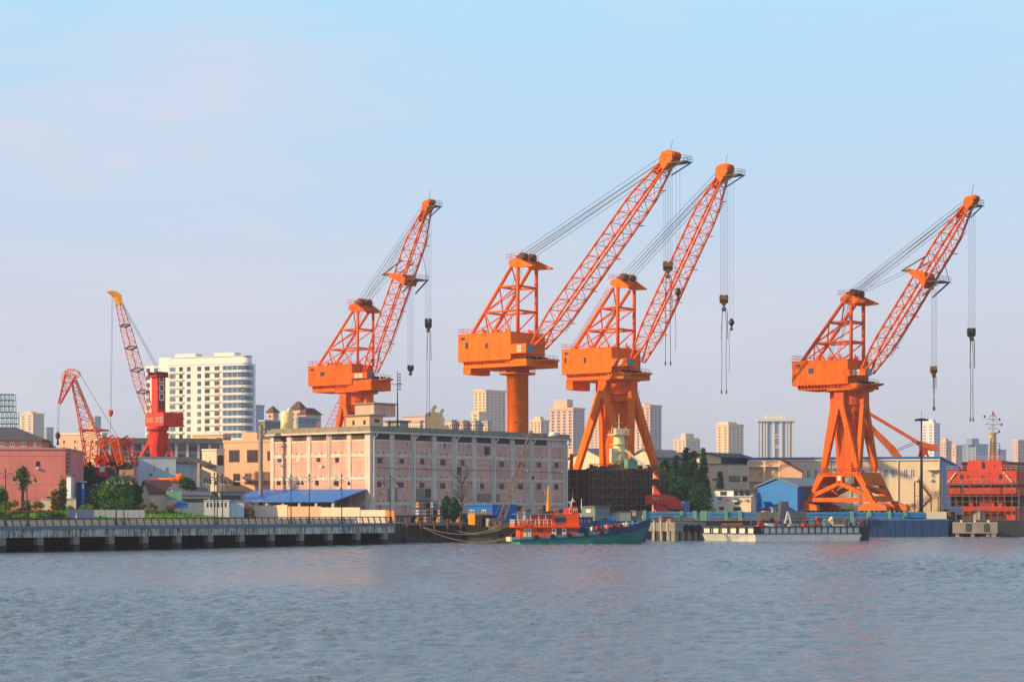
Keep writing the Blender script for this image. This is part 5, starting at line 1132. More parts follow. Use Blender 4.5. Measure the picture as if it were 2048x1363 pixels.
conifer(1373,462,893,52,'tallest dark conifer with pointed tip at the left middle of the clump',seed=4,group='dark conifers beside the crane',power=.6)
conifer(1388,458,900,52,'broad dark conifer in the centre right of the clump',seed=5,group='dark conifers beside the crane',power=.6)
conifer(1406,456,894,44,'slender steep conifer with bare tip at the right of the clump',seed=6,group='dark conifers beside the crane',power=.8)
conifer(1440,452,941,36,'small dark conifer standing apart above the small cream house',seed=7,group='dark conifers beside the crane',power=.8)
tree(1330,470,915,26,LF_MD,'lighter green tree behind the right leg of the splayed-leg crane',seed=8,hgap=.4)
tree(1364,445,955,56,LF_CON,'low dark leafy mass at the foot of the conifers',name='broad_shrub',cat='shrub',seed=9,hgap=.05,dens=60,nclump=18)
tree(1400,443,965,50,LF_CON,'dark undergrowth right of the low leafy mass under the conifers',name='broad_shrub',cat='shrub',seed=10,hgap=.05,dens=60,nclump=18)
tree(45,338,929,30,LF_DK,'young tree with tall rounded crown and bare lower branches before the rose building',seed=11,ybot=985,dens=26,leaf=.22,nclump=12)
tree(203,352,966,62,LF_DK,'dark round tree at the left of the large green clump',seed=12,hgap=.1,dens=80,nclump=24)
tree(232,348,953,70,LF_MD,'tallest round tree in the middle of the large green clump',seed=13,hgap=.12,dens=80,nclump=28)
tree(257,352,950,48,LF_DK,'dark green tree at the right of the large green clump',seed=14,hgap=.1,dens=80,nclump=22)
tree(158,388,913,60,LF_CON,'dark tree standing in the gap right of the rose building',seed=15,hgap=.1,nclump=22)
tree(180,380,925,40,LF_CON,'second dark tree close behind the arched red crane',seed=16,hgap=.1)
tree(375,372,955,34,LF_DK,'small round green tree left of the cream stair house',seed=17,ybot=990,dens=80)
tree(98,470,880,34,LF_MD,'distant tree rising behind the rose building roof',seed=18,hgap=.5)
tree(125,344,950,16,LF_LT,'slim columnar yellowish tree at the corner of the rose building',seed=19,hgap=.15,dens=90,leaf=.2)
tree(112,343,975,22,LF_BR,'small brown-leaved tree left of the slim columnar tree',seed=20,hgap=.25,dens=60,leaf=.2)
tree(4,338,972,26,LF_MD,'small green tree cut by the left edge of the photo',seed=21,hgap=.2)
def bush(px, D, ytop, wpx, m_, label, seed, z0=GZ, group='garden shrubs behind the promenade', leaf=.18):
    rnd = random.Random(seed); f = Fr(px, D, 0, z0); h = f.Y(px, ytop)[1]; wd = wpx/F*D/2; mb = MB(); cl = []
    for i in range(9): a = rnd.uniform(0,6.28); r = rnd.uniform(.2,.7); cl.append(((cos(a)*wd*r, sin(a)*wd*r*.8, h*rnd.uniform(.2,.72)), min(wd,h)*rnd.uniform(.3,.5)))
    t = f.thing('shrub', label, 'shrub', group); crown(mb, cl, 130, leaf, rnd); mb.build('foliage', m_, t)
    tk = MB(); [tk.tube((0,0,-.1), c, .05, .02, 4, False) for c, r in cl]; tk.build('stem', BARK, t)
bush(22,331,990,36,LF_LT,'olive shrub beside the leftmost lamp',30); bush(50,332,985,40,LF_MD,'green shrub under the young tree',31); bush(72,333,988,34,LF_LT,'feathery olive shrub right of the young tree',32)
bush(150,340,1004,44,LF_MD,'low green shrub in front of the dark gap trees',33); bush(176,336,1000,40,LF_MD,'green shrub at the left foot of the large clump',34)
bush(284,346,988,22,LF_BR,'reddish brown shrub right of the large clump',35); bush(306,344,990,26,LF_BR,'round brown shrub in the middle of the lawn edge',36); bush(341,348,992,28,LF_BR,'reddish round shrub right of the brown one',37)
bush(275,337,1015,34,LF_DK,'dark low shrub on the lawn before the round brown ones',38); bush(503,362,990,20,LF_BR,'bare brown shrub left of the awning end',39,group=None); bush(478,360,1010,20,LF_DK,'dark shrub beside the white slotted block',40,group=None)
f = Fr(66, 322, 6); mb = MB(); rnd = random.Random(5)
crown(mb, [((x*.55-6, rnd.uniform(-.5,.5), rnd.uniform(.5,1.6)), .75) for x in range(23)], 110, .16, rnd); o = f.single(mb,'hedge',LF_DK,'clipped dark green hedge along the promenade at the left','hedge')
for px_, m_, lb in ((8,LF_YL,'yellow flowers on top of the hedge at the left edge'),(50,LF_RD,'red flowers on the hedge below the young tree'),(95,LF_RD,'red flowers on the right end of the hedge')):
    f = Fr(px_, 325, 6); mb = MB(); crown(mb, [((x*.5-1.3, 0, 2.1+.1*(x%2)), .35) for x in range(6)], 200, .12, rnd); f.single(mb,'flower_bed',m_,lb,'flowers')
# lawn bank rising from the promenade
mb = MB(); n1, n2 = 40, 8; A_ = [(PR.Y(px_,1040,12)[0]) for px_ in (240, 640)]
vs = []
for j in range(n2+1):
    for i in range(n1+1):
        x = A_[0]+(A_[1]-A_[0])*i/n1; y = 12+22*j/n2; e_ = min(1, i/6, (n1-i)/9); p = PR.O+PR.ax*(x-y*.35)+PR.ay*y; vs.append((p.x,p.y,GZ+.05+2.1*(j/n2)**.8*e_+.12*sin(i*1.3+j)))
mb.add(vs, [(j*(n1+1)+i, j*(n1+1)+i+1, (j+1)*(n1+1)+i+1, (j+1)*(n1+1)+i) for j in range(n2) for i in range(n1)])
mk_struct(mb, 'lawn', GRASS)
mb = MB(); rnd = random.Random(9)
for _ in range(9000):
    i = rnd.randrange(n1); j = rnd.randrange(n2); a_, b_, c_, d_ = [V(vs[k]) for k in (j*(n1+1)+i, j*(n1+1)+i+1, (j+1)*(n1+1)+i+1, (j+1)*(n1+1)+i)]
    u_, v_ = rnd.random(), rnd.random(); p = a_.lerp(b_,u_).lerp(d_.lerp(c_,u_),v_); s_ = rnd.uniform(.08,.2); q_ = V((rnd.uniform(-1,1),rnd.uniform(-1,1),0))*s_
    mb.add([p-q_, p+q_, p+V((rnd.uniform(-.1,.1),rnd.uniform(-.1,.1),rnd.uniform(.2,.5)))], [(0,1,2)])
tag(mb.build('lawn_grass', GRASS), 'rough bright green grass on the sloping lawn behind the promenade', 'grass', None, 'stuff')
# hoardings, cabins and sheds on the left bank
def sbox(px, D, ang, pxl, pxr, ytop, m_, name, label, cat, z0=GZ, La=None, Lb=None, roof=None, rm=None, rh=.8, wins=(), group=None):
    f, a, b, h = corner(px, 0, pxl, pxr, ytop, D, ang, z0, La, Lb); T = f.thing(name, label, cat, group); MB().box(0,a,0,b,0,h).build('wall', m_, T)
    if roof == 'flat': MB().box(-.25,a+.25,-.25,b+.25,h,h+.2).build('roof', rm, T)
    if roof in ('gx','gy'):
        gw = MB(); gable_wall(gw,0,a,0,b,h,rh,roof[1]); gw.build('gable', m_, T); mb = MB(); gable(mb,0,a,0,b,h,rh,roof[1]); mb.build('roof', rm, T)
    for wdef in wins: pwin(f, T, *wdef[:5], wdef[5], **(wdef[6] if len(wdef) > 6 else {}))
    return f, T, a, b, h
f, T, a, b, h = sbox(187,324,4,135,187,1017,mat('slate_blue_hoarding',(84,100,140),.7,dirt=.2),'site_hoarding','dark blue metal hoarding panel behind the railing','hoarding',Lb=.12,La=.1) if False else (None,)*5
f = Fr(187,324,4); T = f.thing('site_hoarding','dark blue metal hoarding with small white mark behind the railing','hoarding'); x0 = f.Y(135,1030)[0]; h = f.Y(187,1018)[1]
MB().box(x0,0,0,.12,0,h).build('panel', mat('slate_blue_hoarding',(84,100,140),.7,dirt=.2), T); x_ = f.Y(152.5,1025)[0]; MB().box(x_-.12,x_+.12,-.02,0,h*.45,h*.6).box(x_-.05,x_+.05,-.025,0,h*.6,h*.78).build('white_mark', WLET, T)
f = Fr(290,330,4); T = f.thing('site_hoarding','pale grey hoarding of upright panels right of the blue hoarding','hoarding'); x0 = f.Y(188,1030)[0]; h = f.Y(290,1019)[1]; mb = MB(); n_ = 9
for i in range(n_): mb.box(x0*(1-i/n_),x0*(1-(i+1)/n_)-.05,0-.03*(i%2),.1,0,h)
mb.build('panel', TGREY, T)
f = Fr(130,346,4); T = f.thing('garden_wall','low cream garden wall between hedge and dark gap trees','wall'); MB().box(f.Y(82,1000)[0],f.Y(152,1000)[0],0,.4,0,f.Y(130,998)[1]).build('wall', CREAM, T); MB().box(f.Y(82,1000)[0],f.Y(152,1000)[0],-.1,.5,f.Y(130,998)[1],f.Y(130,998)[1]+.2).build('coping', PAVE, T)
sbox(142,350,50,133,148,952,BLUEW,'grey_shed','narrow pale grey shed against the right end of the rose building','shed',roof='flat',rm=ROOFG)
sbox(163,360,50,153,170,964,BLUED,'blue_cabin','small blue cabin with white door in the gap by the rose building','cabin',roof='flat',rm=WHT,wins=[('R',165.5,972,4,10,WHT)])
sbox(186,362,30,172,204,968,BLUED,'blue_cabin','long dark blue cabin with grey window left of the green clump','cabin',roof='flat',rm=SLATE,wins=[('R',192,976,5,6,WINP)])
sbox(300,372,30,282,345,984,CREAM,'tile_roof_shed','low shed with brown tiled roof under the orange pipe','shed',roof='gx',rm=BRN,rh=2.2)
f = Fr(333,378,0); T = f.thing('orange_pipe','long orange pipe lying along the brown shed roof','pipe'); c0, c1 = f.W(318,961,378), f.W(370,959,378); MB().tube(c0,c1,.55,n=14).tube(c1-V((1.5,0,-.3)),c1-V((.2,0,-.5)),.85,n=12).build('pipe', ORG, T, True); MB().tube(f.W(296,962,378),f.W(318,961,378),.42,n=10).build('red_end', RED, T)
sbox(356,368,28,332,420,990,CREAM,'truss_shed','open shed with white trusses and grey roof left of the stair house','shed',roof='gx',rm=ROOFG,rh=1.4,wins=[('R',380,1000,30,8,WIND),('R',350,998,1,6,WHT),('R',405,1000,20,8,WIND)])
f = Fr(348,362,0); mb = MB(); a_, b_ = f.W(332,981,362), f.W(364,998,362); mb.box(a_.x,b_.x,0,.1,b_.z,a_.z); mb.box(a_.x,a_.x+.1,0,.1,0,b_.z).box(b_.x-.1,b_.x,0,.1,0,b_.z); f.single(mb,'green_sheet_screen',PGRN,'pale green sheet screen hung in front of the truss shed','screen')
f = Fr(358,360,0); mb = MB(); a_, b_ = f.W(352,1006,360), f.W(372,1015,360); mb.box(a_.x,b_.x,0,2,b_.z,a_.z); mb.prism([(a_.x-.2,-.2,a_.z),(b_.x+.2,-.2,a_.z),((a_.x+b_.x)/2,-.2,a_.z+.5)],(0,2.4,0)); f.single(mb,'blue_tarpaulin',BLUE,'small bright blue tarpaulin heap at the lawn edge','tarpaulin')
f = Fr(408,356,4); T = f.thing('slotted_block','small white block with six dark slots on the lawn edge','block'); x1 = f.Y(458,1010)[0]; h = f.Y(408,1001)[1]; zl = 2.0; MB().box(0,x1,0,2.5,1.0,h).build('wall', WHT, T); MB().box(-.1,x1+.1,-.1,2.6,h,h+.15).build('cap', WHT, T)
for i in range(6): pwin(f, T, 'R', 415+i*7.2, 1009, 3, 9, WIND, name='slot', proud=.03)
f = Fr(488,358,4); T = f.thing('garden_wall','pale grey-blue garden wall right of the white slotted block','wall'); MB().box(f.Y(459,1010)[0],0,0,.3,0,f.Y(488,1004)[1]).build('wall', BLUEW, T); MB().box(f.Y(459,1010)[0],.1,-.1,.4,f.Y(488,1004)[1],f.Y(488,1004)[1]+.15).build('coping', CONC, T)
sbox(440,372,28,392,488,984,GREY,'grey_lean_to','dark open lean-to with flat grey roof below the stair house','shed',roof='flat',rm=ROOFG,wins=[('R',462,994,40,9,WIND),('L',420,994,30,9,WIND)])

# quay-side clutter below the warehouse
sbox(796,368,40,792,834,1032,CONC,'quay_hut','low grey plastered hut with a small brown window at the pier end','hut',roof='flat',rm=CONCD,wins=[('R',803,1039,5,5,WINR),('R',826,1041,8,18,WIND,dict(name='doorway'))])
def cage(px, D, lvl, lb, m_, dx=0):
    f = Fr(px, D, 42, GZ+lvl*1.35); T = f.thing('storage_cage', lb, 'cage', 'wire storage cages stacked on the quay'); mb = MB(); s_ = 1.25
    for x in (0,s_):
        for y in (0,s_): mb.tube((x,y,0),(x,y,s_),.05,n=4)
    for z in (.02,s_*.5,s_):
        for a_, b_ in (((0,0,z),(s_,0,z)),((s_,0,z),(s_,s_,z)),((s_,s_,z),(0,s_,z)),((0,s_,z),(0,0,z))): mb.tube(a_,b_,.045,n=4)
    for i in range(1,4): mb.tube((i*s_/4,0,0),(i*s_/4,0,s_),.025,n=4); mb.tube((0,i*s_/4,0),(0,i*s_/4,s_),.025,n=4)
    mb.build('frame', BLK, T); MB().box(.1,s_-.1,.1,s_-.1,.06,s_*.82).build('load', m_, T)
lv = ['bottom','second','third']
k = 0
for i, px_ in enumerate((838,852,866,880)):
    for l_ in range(3 if i in (0,1,2) else 2):
        cage(px_, 372+i*2.5, l_, f'{lv[l_]} wire cage of the {["leftmost","second","third","rightmost"][i]} cage stack below the warehouse', [CONC,BLUEW,PINK,GREY,CONCD][(i*2+l_)%5])
sbox(985,385,42,934,1032,1010,BLUED,'site_cabin','long bright blue site cabin with yellow-framed windows on the quay','cabin',roof='flat',rm=BLUE,wins=[('L',944,1024,8,10,YELP,dict(pane=WIN,frame=.12)),('L',968,1024,8,10,YELP,dict(pane=WIN,frame=.12)),('R',1005,1024,10,9,WIN)])
tree(893,378,990,18,LF_CON,'dark pointed bush at the left of the pair before the warehouse',name='tall_bush',cat='bush',seed=41,hgap=.04,dens=120,nclump=16)
tree(908,376,993,22,LF_CON,'broader dark bush at the right of the pair before the warehouse',name='tall_bush',cat='bush',seed=42,hgap=.04,dens=120,nclump=16)
rnd = random.Random(3); f = Fr(922,380,0); T = f.thing('bare_tree','thin half-bare grey tree in front of the warehouse wall','tree'); tk = MB(); lf = MB(); h = f.Y(922,936)[1]
tk.tube((0,0,0),(.3,0,h*.45),.16,.09,6)
for i in range(34):
    z = h*rnd.uniform(.3,.75); a_ = rnd.uniform(0,6.28); e_ = V((cos(a_)*rnd.uniform(.8,3.4), sin(a_)*rnd.uniform(.5,2.2), z+rnd.uniform(.8,h*.28))); s0_ = V((.25,0,z)); tk.tube(s0_, e_, .05, .015, 4, False)
    for _ in range(4): q_ = s0_.lerp(e_, rnd.uniform(.4,1)); e2_ = q_+V((rnd.uniform(-.9,.9),rnd.uniform(-.6,.6),rnd.uniform(.1,.9))); tk.tube(q_, e2_, .02, .01, 3, False); [leafquad(lf, e2_+V((rnd.gauss(0,.3),rnd.gauss(0,.3),rnd.gauss(0,.3))), .09, rnd) for _ in range(7)]
tk.build('trunk', BARK, T); lf.build('crown', LF_TW, T)
for i, (px_, w_, h_, m_, lb) in enumerate(((925,14,1.5,CONCD,'dark equipment box between the bushes and the blue cabin'),(1052,16,2.2,GREY,'grey equipment cabinet right of the blue site cabin'),(1086,22,2.6,CONCD,'dark low hut behind the orange boat mast'),(1118,18,2.3,BRN,'brown hut at the right foot of the warehouse'))):
    sbox(px_,386,35,px_-w_*.4,px_+w_*.6,1012+(6.8-3.8-h_)*4000/386,m_,'equipment_box',lb,'box',roof='flat',rm=ROOFG)
sbox(1190,405,40,1164,1219,1013,GGRY,'sage_shed','sage green metal shed with white window panel behind the orange boat','shed',roof='flat',rm=ROOFG,wins=[('R',1204,1020,5,8,WINP),('L',1177,1021,9,7,WHT)])
sbox(1240,408,40,1222,1262,1024,CREAM,'cream_hut','small cream hut behind the blue tarpaulin of the workboat','hut',roof='flat',rm=ROOFG); sbox(1272,412,40,1264,1284,1022,CONC,'grey_hut','small grey hut left of the blue barrier beam','hut',roof='flat',rm=ROOFG)

# ------------------------------------------------------------------ dark hull on the slip, with scaffolding and mast
f, a, b, h = corner(1178, 0, 1137, 1314, 938, 441, 30, 3.8, Lb=18); T = f.thing('unfinished_ship', 'dark unfinished ship hull wrapped in scaffolding in front of the splayed-leg crane', 'ship')
mb = MB(); a = f.Y(1314,1000)[0]
rr_ = [(-5,18),(0,0),(a*.9,-.5),(a,4),(a,18)]
mb.add([(x,y,1.0) for x,y in rr_]+[(x*(1.0)-(.8 if x < 1 else 0),y-.6 if y < 1 else y,h) for x,y in rr_], [(4,3,2,1,0),(5,6,7,8,9)]+[(i,(i+1)%5,5+(i+1)%5,5+i) for i in range(5)])
mb.build('hull', DKHULL, T); sc_m = mat('scaffold_brown',(150,122,98),.8,dirt=.5,scale=2); mb = MB(); pk = MB()
nv = 15
for i in range(nv+1):
    x = -.5+(a+1)*i/nv
    for y in (-2.2,-1.1): mb.tube((x,y,0),(x,y,h+rnd.uniform(-.2,1.4)),.06,n=4,cap=False)
for j in range(6):
    z = 1.2+(h-1)*j/5.2
    for y in (-2.2,-1.1): mb.tube((-1,y,z),(a+1,y,z+.15*(j%2)),.055,n=4,cap=False)
    pk.box(-.6,a+.6,-2.1,-1.2,z+.06,z+.12)
    for i in range(0,nv,3): x = -.5+(a+1)*i/nv; mb.tube((x,-2.2,z),(x+(a+1)/nv*2,-2.2,z+(h-1)/5.2),.045,n=4,cap=False)
for i in range(9):
    y = 1+16*i/8; mb.tube((-2.4-y*.28,y,0),(-2.4-y*.28,y,h+rnd.uniform(-.3,1.3)),.06,n=4,cap=False)
for j in range(6): z = 1.2+(h-1)*j/5.2; mb.tube((-2.2,0,z),(-7,17,z),.055,n=4,cap=False); mb.tube((-2.6,2,z),(-5.8,13,z+(h-1)/5.2),.045,n=4,cap=False)
mb.build('scaffold_tubes', sc_m, T); pk.build('scaffold_planks', BARK, T)
mb = MB()
for i in range(22): x = a*i/21; mb.box(x,x+rnd.uniform(.2,.9),.2,1.2,h,h+rnd.uniform(.3,1.4))
rail(mb,[(0,.1,h),(a,.1,h)],1.2,1.6,.05); mb.build('deck_clutter', RUST, T)
f2 = Fr(1238, 447, 30, 3.8); z = lambda py: f2.Y(1238,py)[1]; T = f2.thing('ship_mast', 'beige ship mast with crosstrees standing on the dark hull', 'mast')
MB().lathe(0,0,[(1.7,z(940)),(1.4,z(905)),(1.2,z(872)),(1.2,z(870))],14).build('mast_tower', YELP, T, True)
mb = MB(); mb.box(-2.0,2.0,-1.6,1.6,z(870),z(868)); rail(mb,[(-2,-1.6,z(868)),(2,-1.6,z(868)),(2,1.6,z(868))],1.1,.8,.05)
for x in (-2,0,2): mb.tube((x,0,z(868)),(x*.9,0,z(852)),.12,.06)
mb.box(-1.1,1.1,-.5,.5,z(868),z(856)); mb.tube((0,0,z(856)),(0,0,z(828)),.16,.06); mb.box(-.9,.9,-.1,.1,z(846),z(845)); mb.build('crosstree', CREAM, T)
mb = MB(); mb.box(-2.6,-1.2,-1,0,z(925),z(897)); [mb.tube((1.3,-1.3+.5*i,z(935)),(1.3,-1.3+.5*i,z(878)),.06,n=4) for i in range(3)]; [mb.box(-1.6,1.6,-1.5,1.5,z(p_)-.1,z(p_)) for p_ in (920,903,888)]; mb.build('mast_platform', CREAM, T)
f2 = Fr(1143,455,0); mb = MB(); mb.cyl(0,0,0,f2.Y(1143,907)[1],.45,.4); f2.single(mb,'red_vent_pipe',RED,'upright red pipe beside the right end of the pink warehouse','pipe',smooth=True)
f2 = Fr(1262,444,20,f.Y(1262,938)[1]+3.9); mb = MB(); mb.box(-1.2,1.2,-1,1,0,2.0).box(-1.3,1.3,-1.1,1.1,2.0,2.2); f2.single(mb,'deck_locker',PGRN,'small pale green locker on top of the dark hull','locker')
f2 = Fr(1270,442,0,f.Y(1262,938)[1]+3.8); mb = MB(); mb.bar((-2.2,0,4.2),(2.6,0,.3),.45); f2.single(mb,'gangway',WHT,'white slanting gangway on top of the dark hull','gangway')

# ------------------------------------------------------------------ sheds right of the warehouse
def gshed(px, D, ang, pxl, pxr, yeave, ypeak, m_, rm, name, label, cat='shed', side=None, wins=()):
    f, a, b, h = corner(px, 0, pxl, pxr, yeave, D, ang); hp = f.Y(px, ypeak)[1]-h; T = f.thing(name, label, cat)
    MB().box(0.02,a,0.02,b,0,h).build('wall', side or m_, T); mb = MB().box(0,.02,0,b,0,h); gable_wall(mb,0,.4,0,b,h,hp,'x'); mb.build('gable_wall', m_, T); mb = MB(); gable(mb,0,a,0,b,h,hp,'x',.5,.3); mb.build('roof', rm, T)
    for wdef in wins: pwin(f, T, *wdef[:5], wdef[5], **(wdef[6] if len(wdef) > 6 else {}))
    return f, T, a, b, h
gshed(1205,500,48,1137,1290,916,897,CREAM,ROOFG,'gabled_shed','cream gabled shed seen between the left legs of the splayed-leg crane',side=GREY)
gshed(1312,495,48,1258,1372,914,899,CREAM,ROOFG,'gabled_shed','cream gabled shed behind the right leg of the splayed-leg crane',side=GREY)
gshed(1345,520,48,1322,1440,918,905,GREY,SLATE,'gabled_shed','grey-roofed shed behind the conifer tops')
gshed(1442,488,50,1392,1502,914,906,CREAM,SLATE,'raised_barn','cream barn with dark slatted side and monitor roof beside the conifers','barn',side=BLUED if False else mat('dark_slate_blue',(60,72,96),.7,dirt=.4),wins=[('R',1472,922,50,8,LOUVD,dict(name='slatted_band'))])
sbox(1457,474,50,1412,1500,928,CREAM,'low_workshop','cream workshop with strip windows below the dark slatted barn','workshop',roof='flat',rm=ROOFG,wins=[('R',1469,957,22,11,WINR,dict(pane=WINP,frame=.2)),('R',1490,957,10,11,WINR),('L',1436,958,22,3,BRN,dict(name='ledge'))])
# long cream building with blue roof edge
f, a, b, h = corner(1880, 0, 1498, 1934, 916, 480, 76); T = f.thing('long_workshop', 'long cream workshop with thin blue roof edge and gable end in painted blue-grey shade', 'building')
MB().box(.02,a,.02,b,0,h).build('gable_wall', mat('shade_blue_end',(120,150,180),.8,dirt=.3,streak=.3), T); MB().box(0,.02,0,b,0,h).build('wall', CREAM, T)  # gable end's shade is painted in as blue-grey over the cream building
mb = MB(); gable(mb,0,a,0,b,h+.1,1.0,'y',.6,.35); mb.build('roof', BLUE, T); gw = MB(); gable_wall(gw,0.1,a,0.1,b,h,1.0,'y'); gw.build('gable', BLUED, T)
MB().box(-.35,0,0,b,h-.45,h-.02).build('eave_gutter', WHT, T)
for x, y, w_, h_ in ((1772,946,9,18),(1786,946,9,18),(1811,946,9,18),(1825,946,9,18),(1633,946,9,18),(1617,946,8,18),(1866,950,9,11),(1742,944,9,16),(1726,944,9,16),(1578,948,8,14)): pwin(f, T, 'L', x, y, w_, h_, WHT, pane=WINP, frame=.18)
for x in (1796,1702,1660,1878.5): dp = MB(); y_ = f.X(x,950)[0]; dp.tube((-.2,y_,h-.3),(-.2,y_,.3),.14,n=6); dp.build('downpipe', CREAM, T)
pwin(f, T, 'L', 1866, 939, 22, 1.5, CREAM, name='canopy', proud=1.2); pwin(f, T, 'L', 1656, 938, 6, 3, TEAL, name='air_conditioner', proud=.6); pwin(f, T, 'L', 1668, 938, 6, 3, TEAL, name='air_conditioner', proud=.6)
for x, y in ((1833,959),(1862,959),(1607,930),(1811,1008),(1822,1008)): pwin(f, T, 'L', x, y, 5, 4, WHT, name='air_conditioner', proud=.6)
# steel stair tower in front of it
f2 = Fr(1850, 470, -14); zt = f2.Y(1850,962)[1]; T = f2.thing('fire_stair', 'brown steel stair tower against the long cream workshop', 'stair'); mb = MB(); X = lambda p_: f2.Y(p_,1000)[0]
for p_ in (1829,1839,1862,1876):
    for y in (0,1.6): mb.tube((X(p_),y,0),(X(p_),y,zt if p_ < 1850 else zt*.62),.1,n=4)
for z in (zt, zt*.62, zt*.3): mb.box(X(1829),X(1839),0,1.6,z-.1,z)
mb.box(X(1858),X(1880),0,1.6,zt*.55,zt*.55+.12); mb.build('frame', RUST, T)
mb = MB(); mb.bar((X(1838),.4,zt),(X(1862),.4,zt*.58),.3,.5); mb.bar((X(1862),1.2,zt*.55),(X(1836),1.2,zt*.2),.3,.5); rail(mb,[(X(1838),0,zt),(X(1862),0,zt*.6),(X(1880),0,zt*.58)],1.1,.9,.05); mb.build('stair_flight', BRN, T)
# balcony wing
f, T, a, b, h = sbox(1563,468,70,1498,1570,922,PEACH,'balcony_wing','peach wing with balcony frame and small window at the left end of the long workshop','building',roof='flat',rm=CREAM,wins=[('L',1520,948,7,9,WHT,dict(pane=WIND,frame=.15)),('L',1548,946,8,16,CREAM),('L',1555,960,8,3,CREAM)])
mb = MB()
for p_ in (1499,1531,1561): y_ = f.X(p_,950)[0]; mb.box(-1.2,-.9,y_-.2,y_+.2,0,h)
mb.box(-1.4,0,0,b,h-1.3,h-.9); mb.box(-1.3,0,0,b,fr.Y(740,940)[1]*0+f.Y(1563,962)[1],f.Y(1563,960)[1]); mb.build('balcony_frame', CREAM, T)
f2 = Fr(1566,466,-14); T = f2.thing('stair_canopy','sloping dark stair canopy descending right from the peach wing','canopy'); mb = MB(); p0, p1 = f2.Y(1562,920), f2.Y(1604,944); mb.prism([(p0[0],0,p0[1]),(p1[0],0,p1[1]),(p1[0],0,p1[1]+.4),(p0[0],0,p0[1]+.7)],(0,2.6,0)); mb.build('canopy_roof', BRN, T)
mb = MB(); mb.prism([(p0[0],.2,p0[1]-.1),(p1[0],.2,p1[1]-.1),(p1[0],.2,0),(p0[0],.2,0)],(0,2.2,0)); mb.build('wall', PEACH, T)
# blue shed
gshed(1595,450,54,1514,1664,972,956,BLUE,mat('grey_teal_roof',(110,138,150),.6,dirt=.3,streak=.3),'blue_shed','bright blue sheet metal shed left of the open crane gantry','shed',side=BLUED)  # deeper blue of the side wall has its shade painted in
sbox(1512,452,54,1500,1516,992,BLUEL,'blue_annex','narrow light blue annex left of the bright blue shed','annex',roof='flat',rm=ROOFG)
f = Fr(1432,446,-16); T = f.thing('yard_office','small two-level cream yard office with blue-capped air conditioners','office'); X = lambda p_, y=0: f.Y(p_,1000,y)[0]; Z = lambda p_: f.Y(1432,p_)[1]
MB().box(X(1436),X(1502),0,7,0,Z(993)).build('wall', CREAM, T); MB().box(X(1394),X(1436)-.01,-1,5,0,Z(994)).build('side_wall', IVORY, T); MB().box(X(1427),X(1465),1.5,6,Z(993)+.01,Z(979)).build('upper_wall', IVORY, T); MB().box(X(1465)+.01,X(1505),1.8,6,Z(993)+.01,Z(980)).build('upper_glazing', GREY, T)
MB().box(X(1425),X(1466),1.2,6.3,Z(979),Z(977)).box(X(1466)+.01,X(1509),.6,6.5,Z(980),Z(978.3)).build('roof', SLATE, T); MB().box(X(1434),X(1505),-.3,1.4,Z(993)+.012,Z(991.6)).build('ledge', WHT, T)
pwin(f,T,'R',1447,986,13,8,WIN,at=1.5); [pwin(f,T,'R',p_,986,8,9,WIND,at=1.8) for p_ in (1472,1483,1495)]
for i, p_ in enumerate((1440,1472)):
    o = MB().box(X(p_-6),X(p_+4),-.9,-.02,Z(998),Z(995)).build('air_conditioner', BLUEL, T); MB().box(X(p_-5),X(p_+3),-.7,-.02,Z(1003),Z(999)).build('casing', WHT, o)
for p_ in (1454,1492): pwin(f,T,'R',p_,999,6,4,PINKL,name='air_conditioner',proud=.5)
pwin(f,T,'R',1474,1005,11,6,WINR); pwin(f,T,'R',1474,1017,14,7,BLK,name='doorway'); pwin(f,T,'R',1443,1016,10,6,BRN,name='doorway')
bush(1424,441,1003,16,LF_MD,'small green shrub in front of the cream yard office',50,group=None)
f, T, a, b, h = sbox(1368,440,40,1358,1380,1004,BLUEL,'guard_booth','tiny teal-blue guard booth with white P sign by the red support arm','booth',roof='flat',rm=GREY,wins=[('R',1374,1010,6,5,WINP)])
yq = f.X(1361,1010)[0]; z_ = f.Y(1368,1009)[1]; sg = MB().box(-.12,-.02,yq-.5,yq+.5,z_-.7,z_+.7).build('sign', WLET, T); MB().box(-.16,-.12,yq+.16,yq+.3,z_-.45,z_+.45).box(-.16,-.12,yq-.2,yq+.16,z_+.3,z_+.45).box(-.16,-.12,yq-.2,yq+.16,z_-.1,z_+.05).box(-.16,-.12,yq-.32,yq-.18,z_-.1,z_+.45).build('letter', RED, sg)
f = Fr(1843, 452, 0); zt = f.Y(1843,839)[1]; T = f.thing('high_mast_light', 'tall dark mast with round ring of floodlights before the long workshop', 'lamp mast'); MB().tube((0,0,0),(0,0,zt),.42,.16,10).build('pole', BRN, T, True)
MB().lathe(0,0,[(1.5,zt),(1.5,zt+.15),(.3,zt+.35)],14).tube((0,0,zt),(0,0,zt+2.2),.04).build('head_ring', BLK, T)
for i in range(8): a_ = 2*pi*i/8; MB().box(1.35*cos(a_)-.22,1.35*cos(a_)+.22,1.35*sin(a_)-.22,1.35*sin(a_)+.22,zt-.25,zt-.01).build('floodlight', BLK, T)

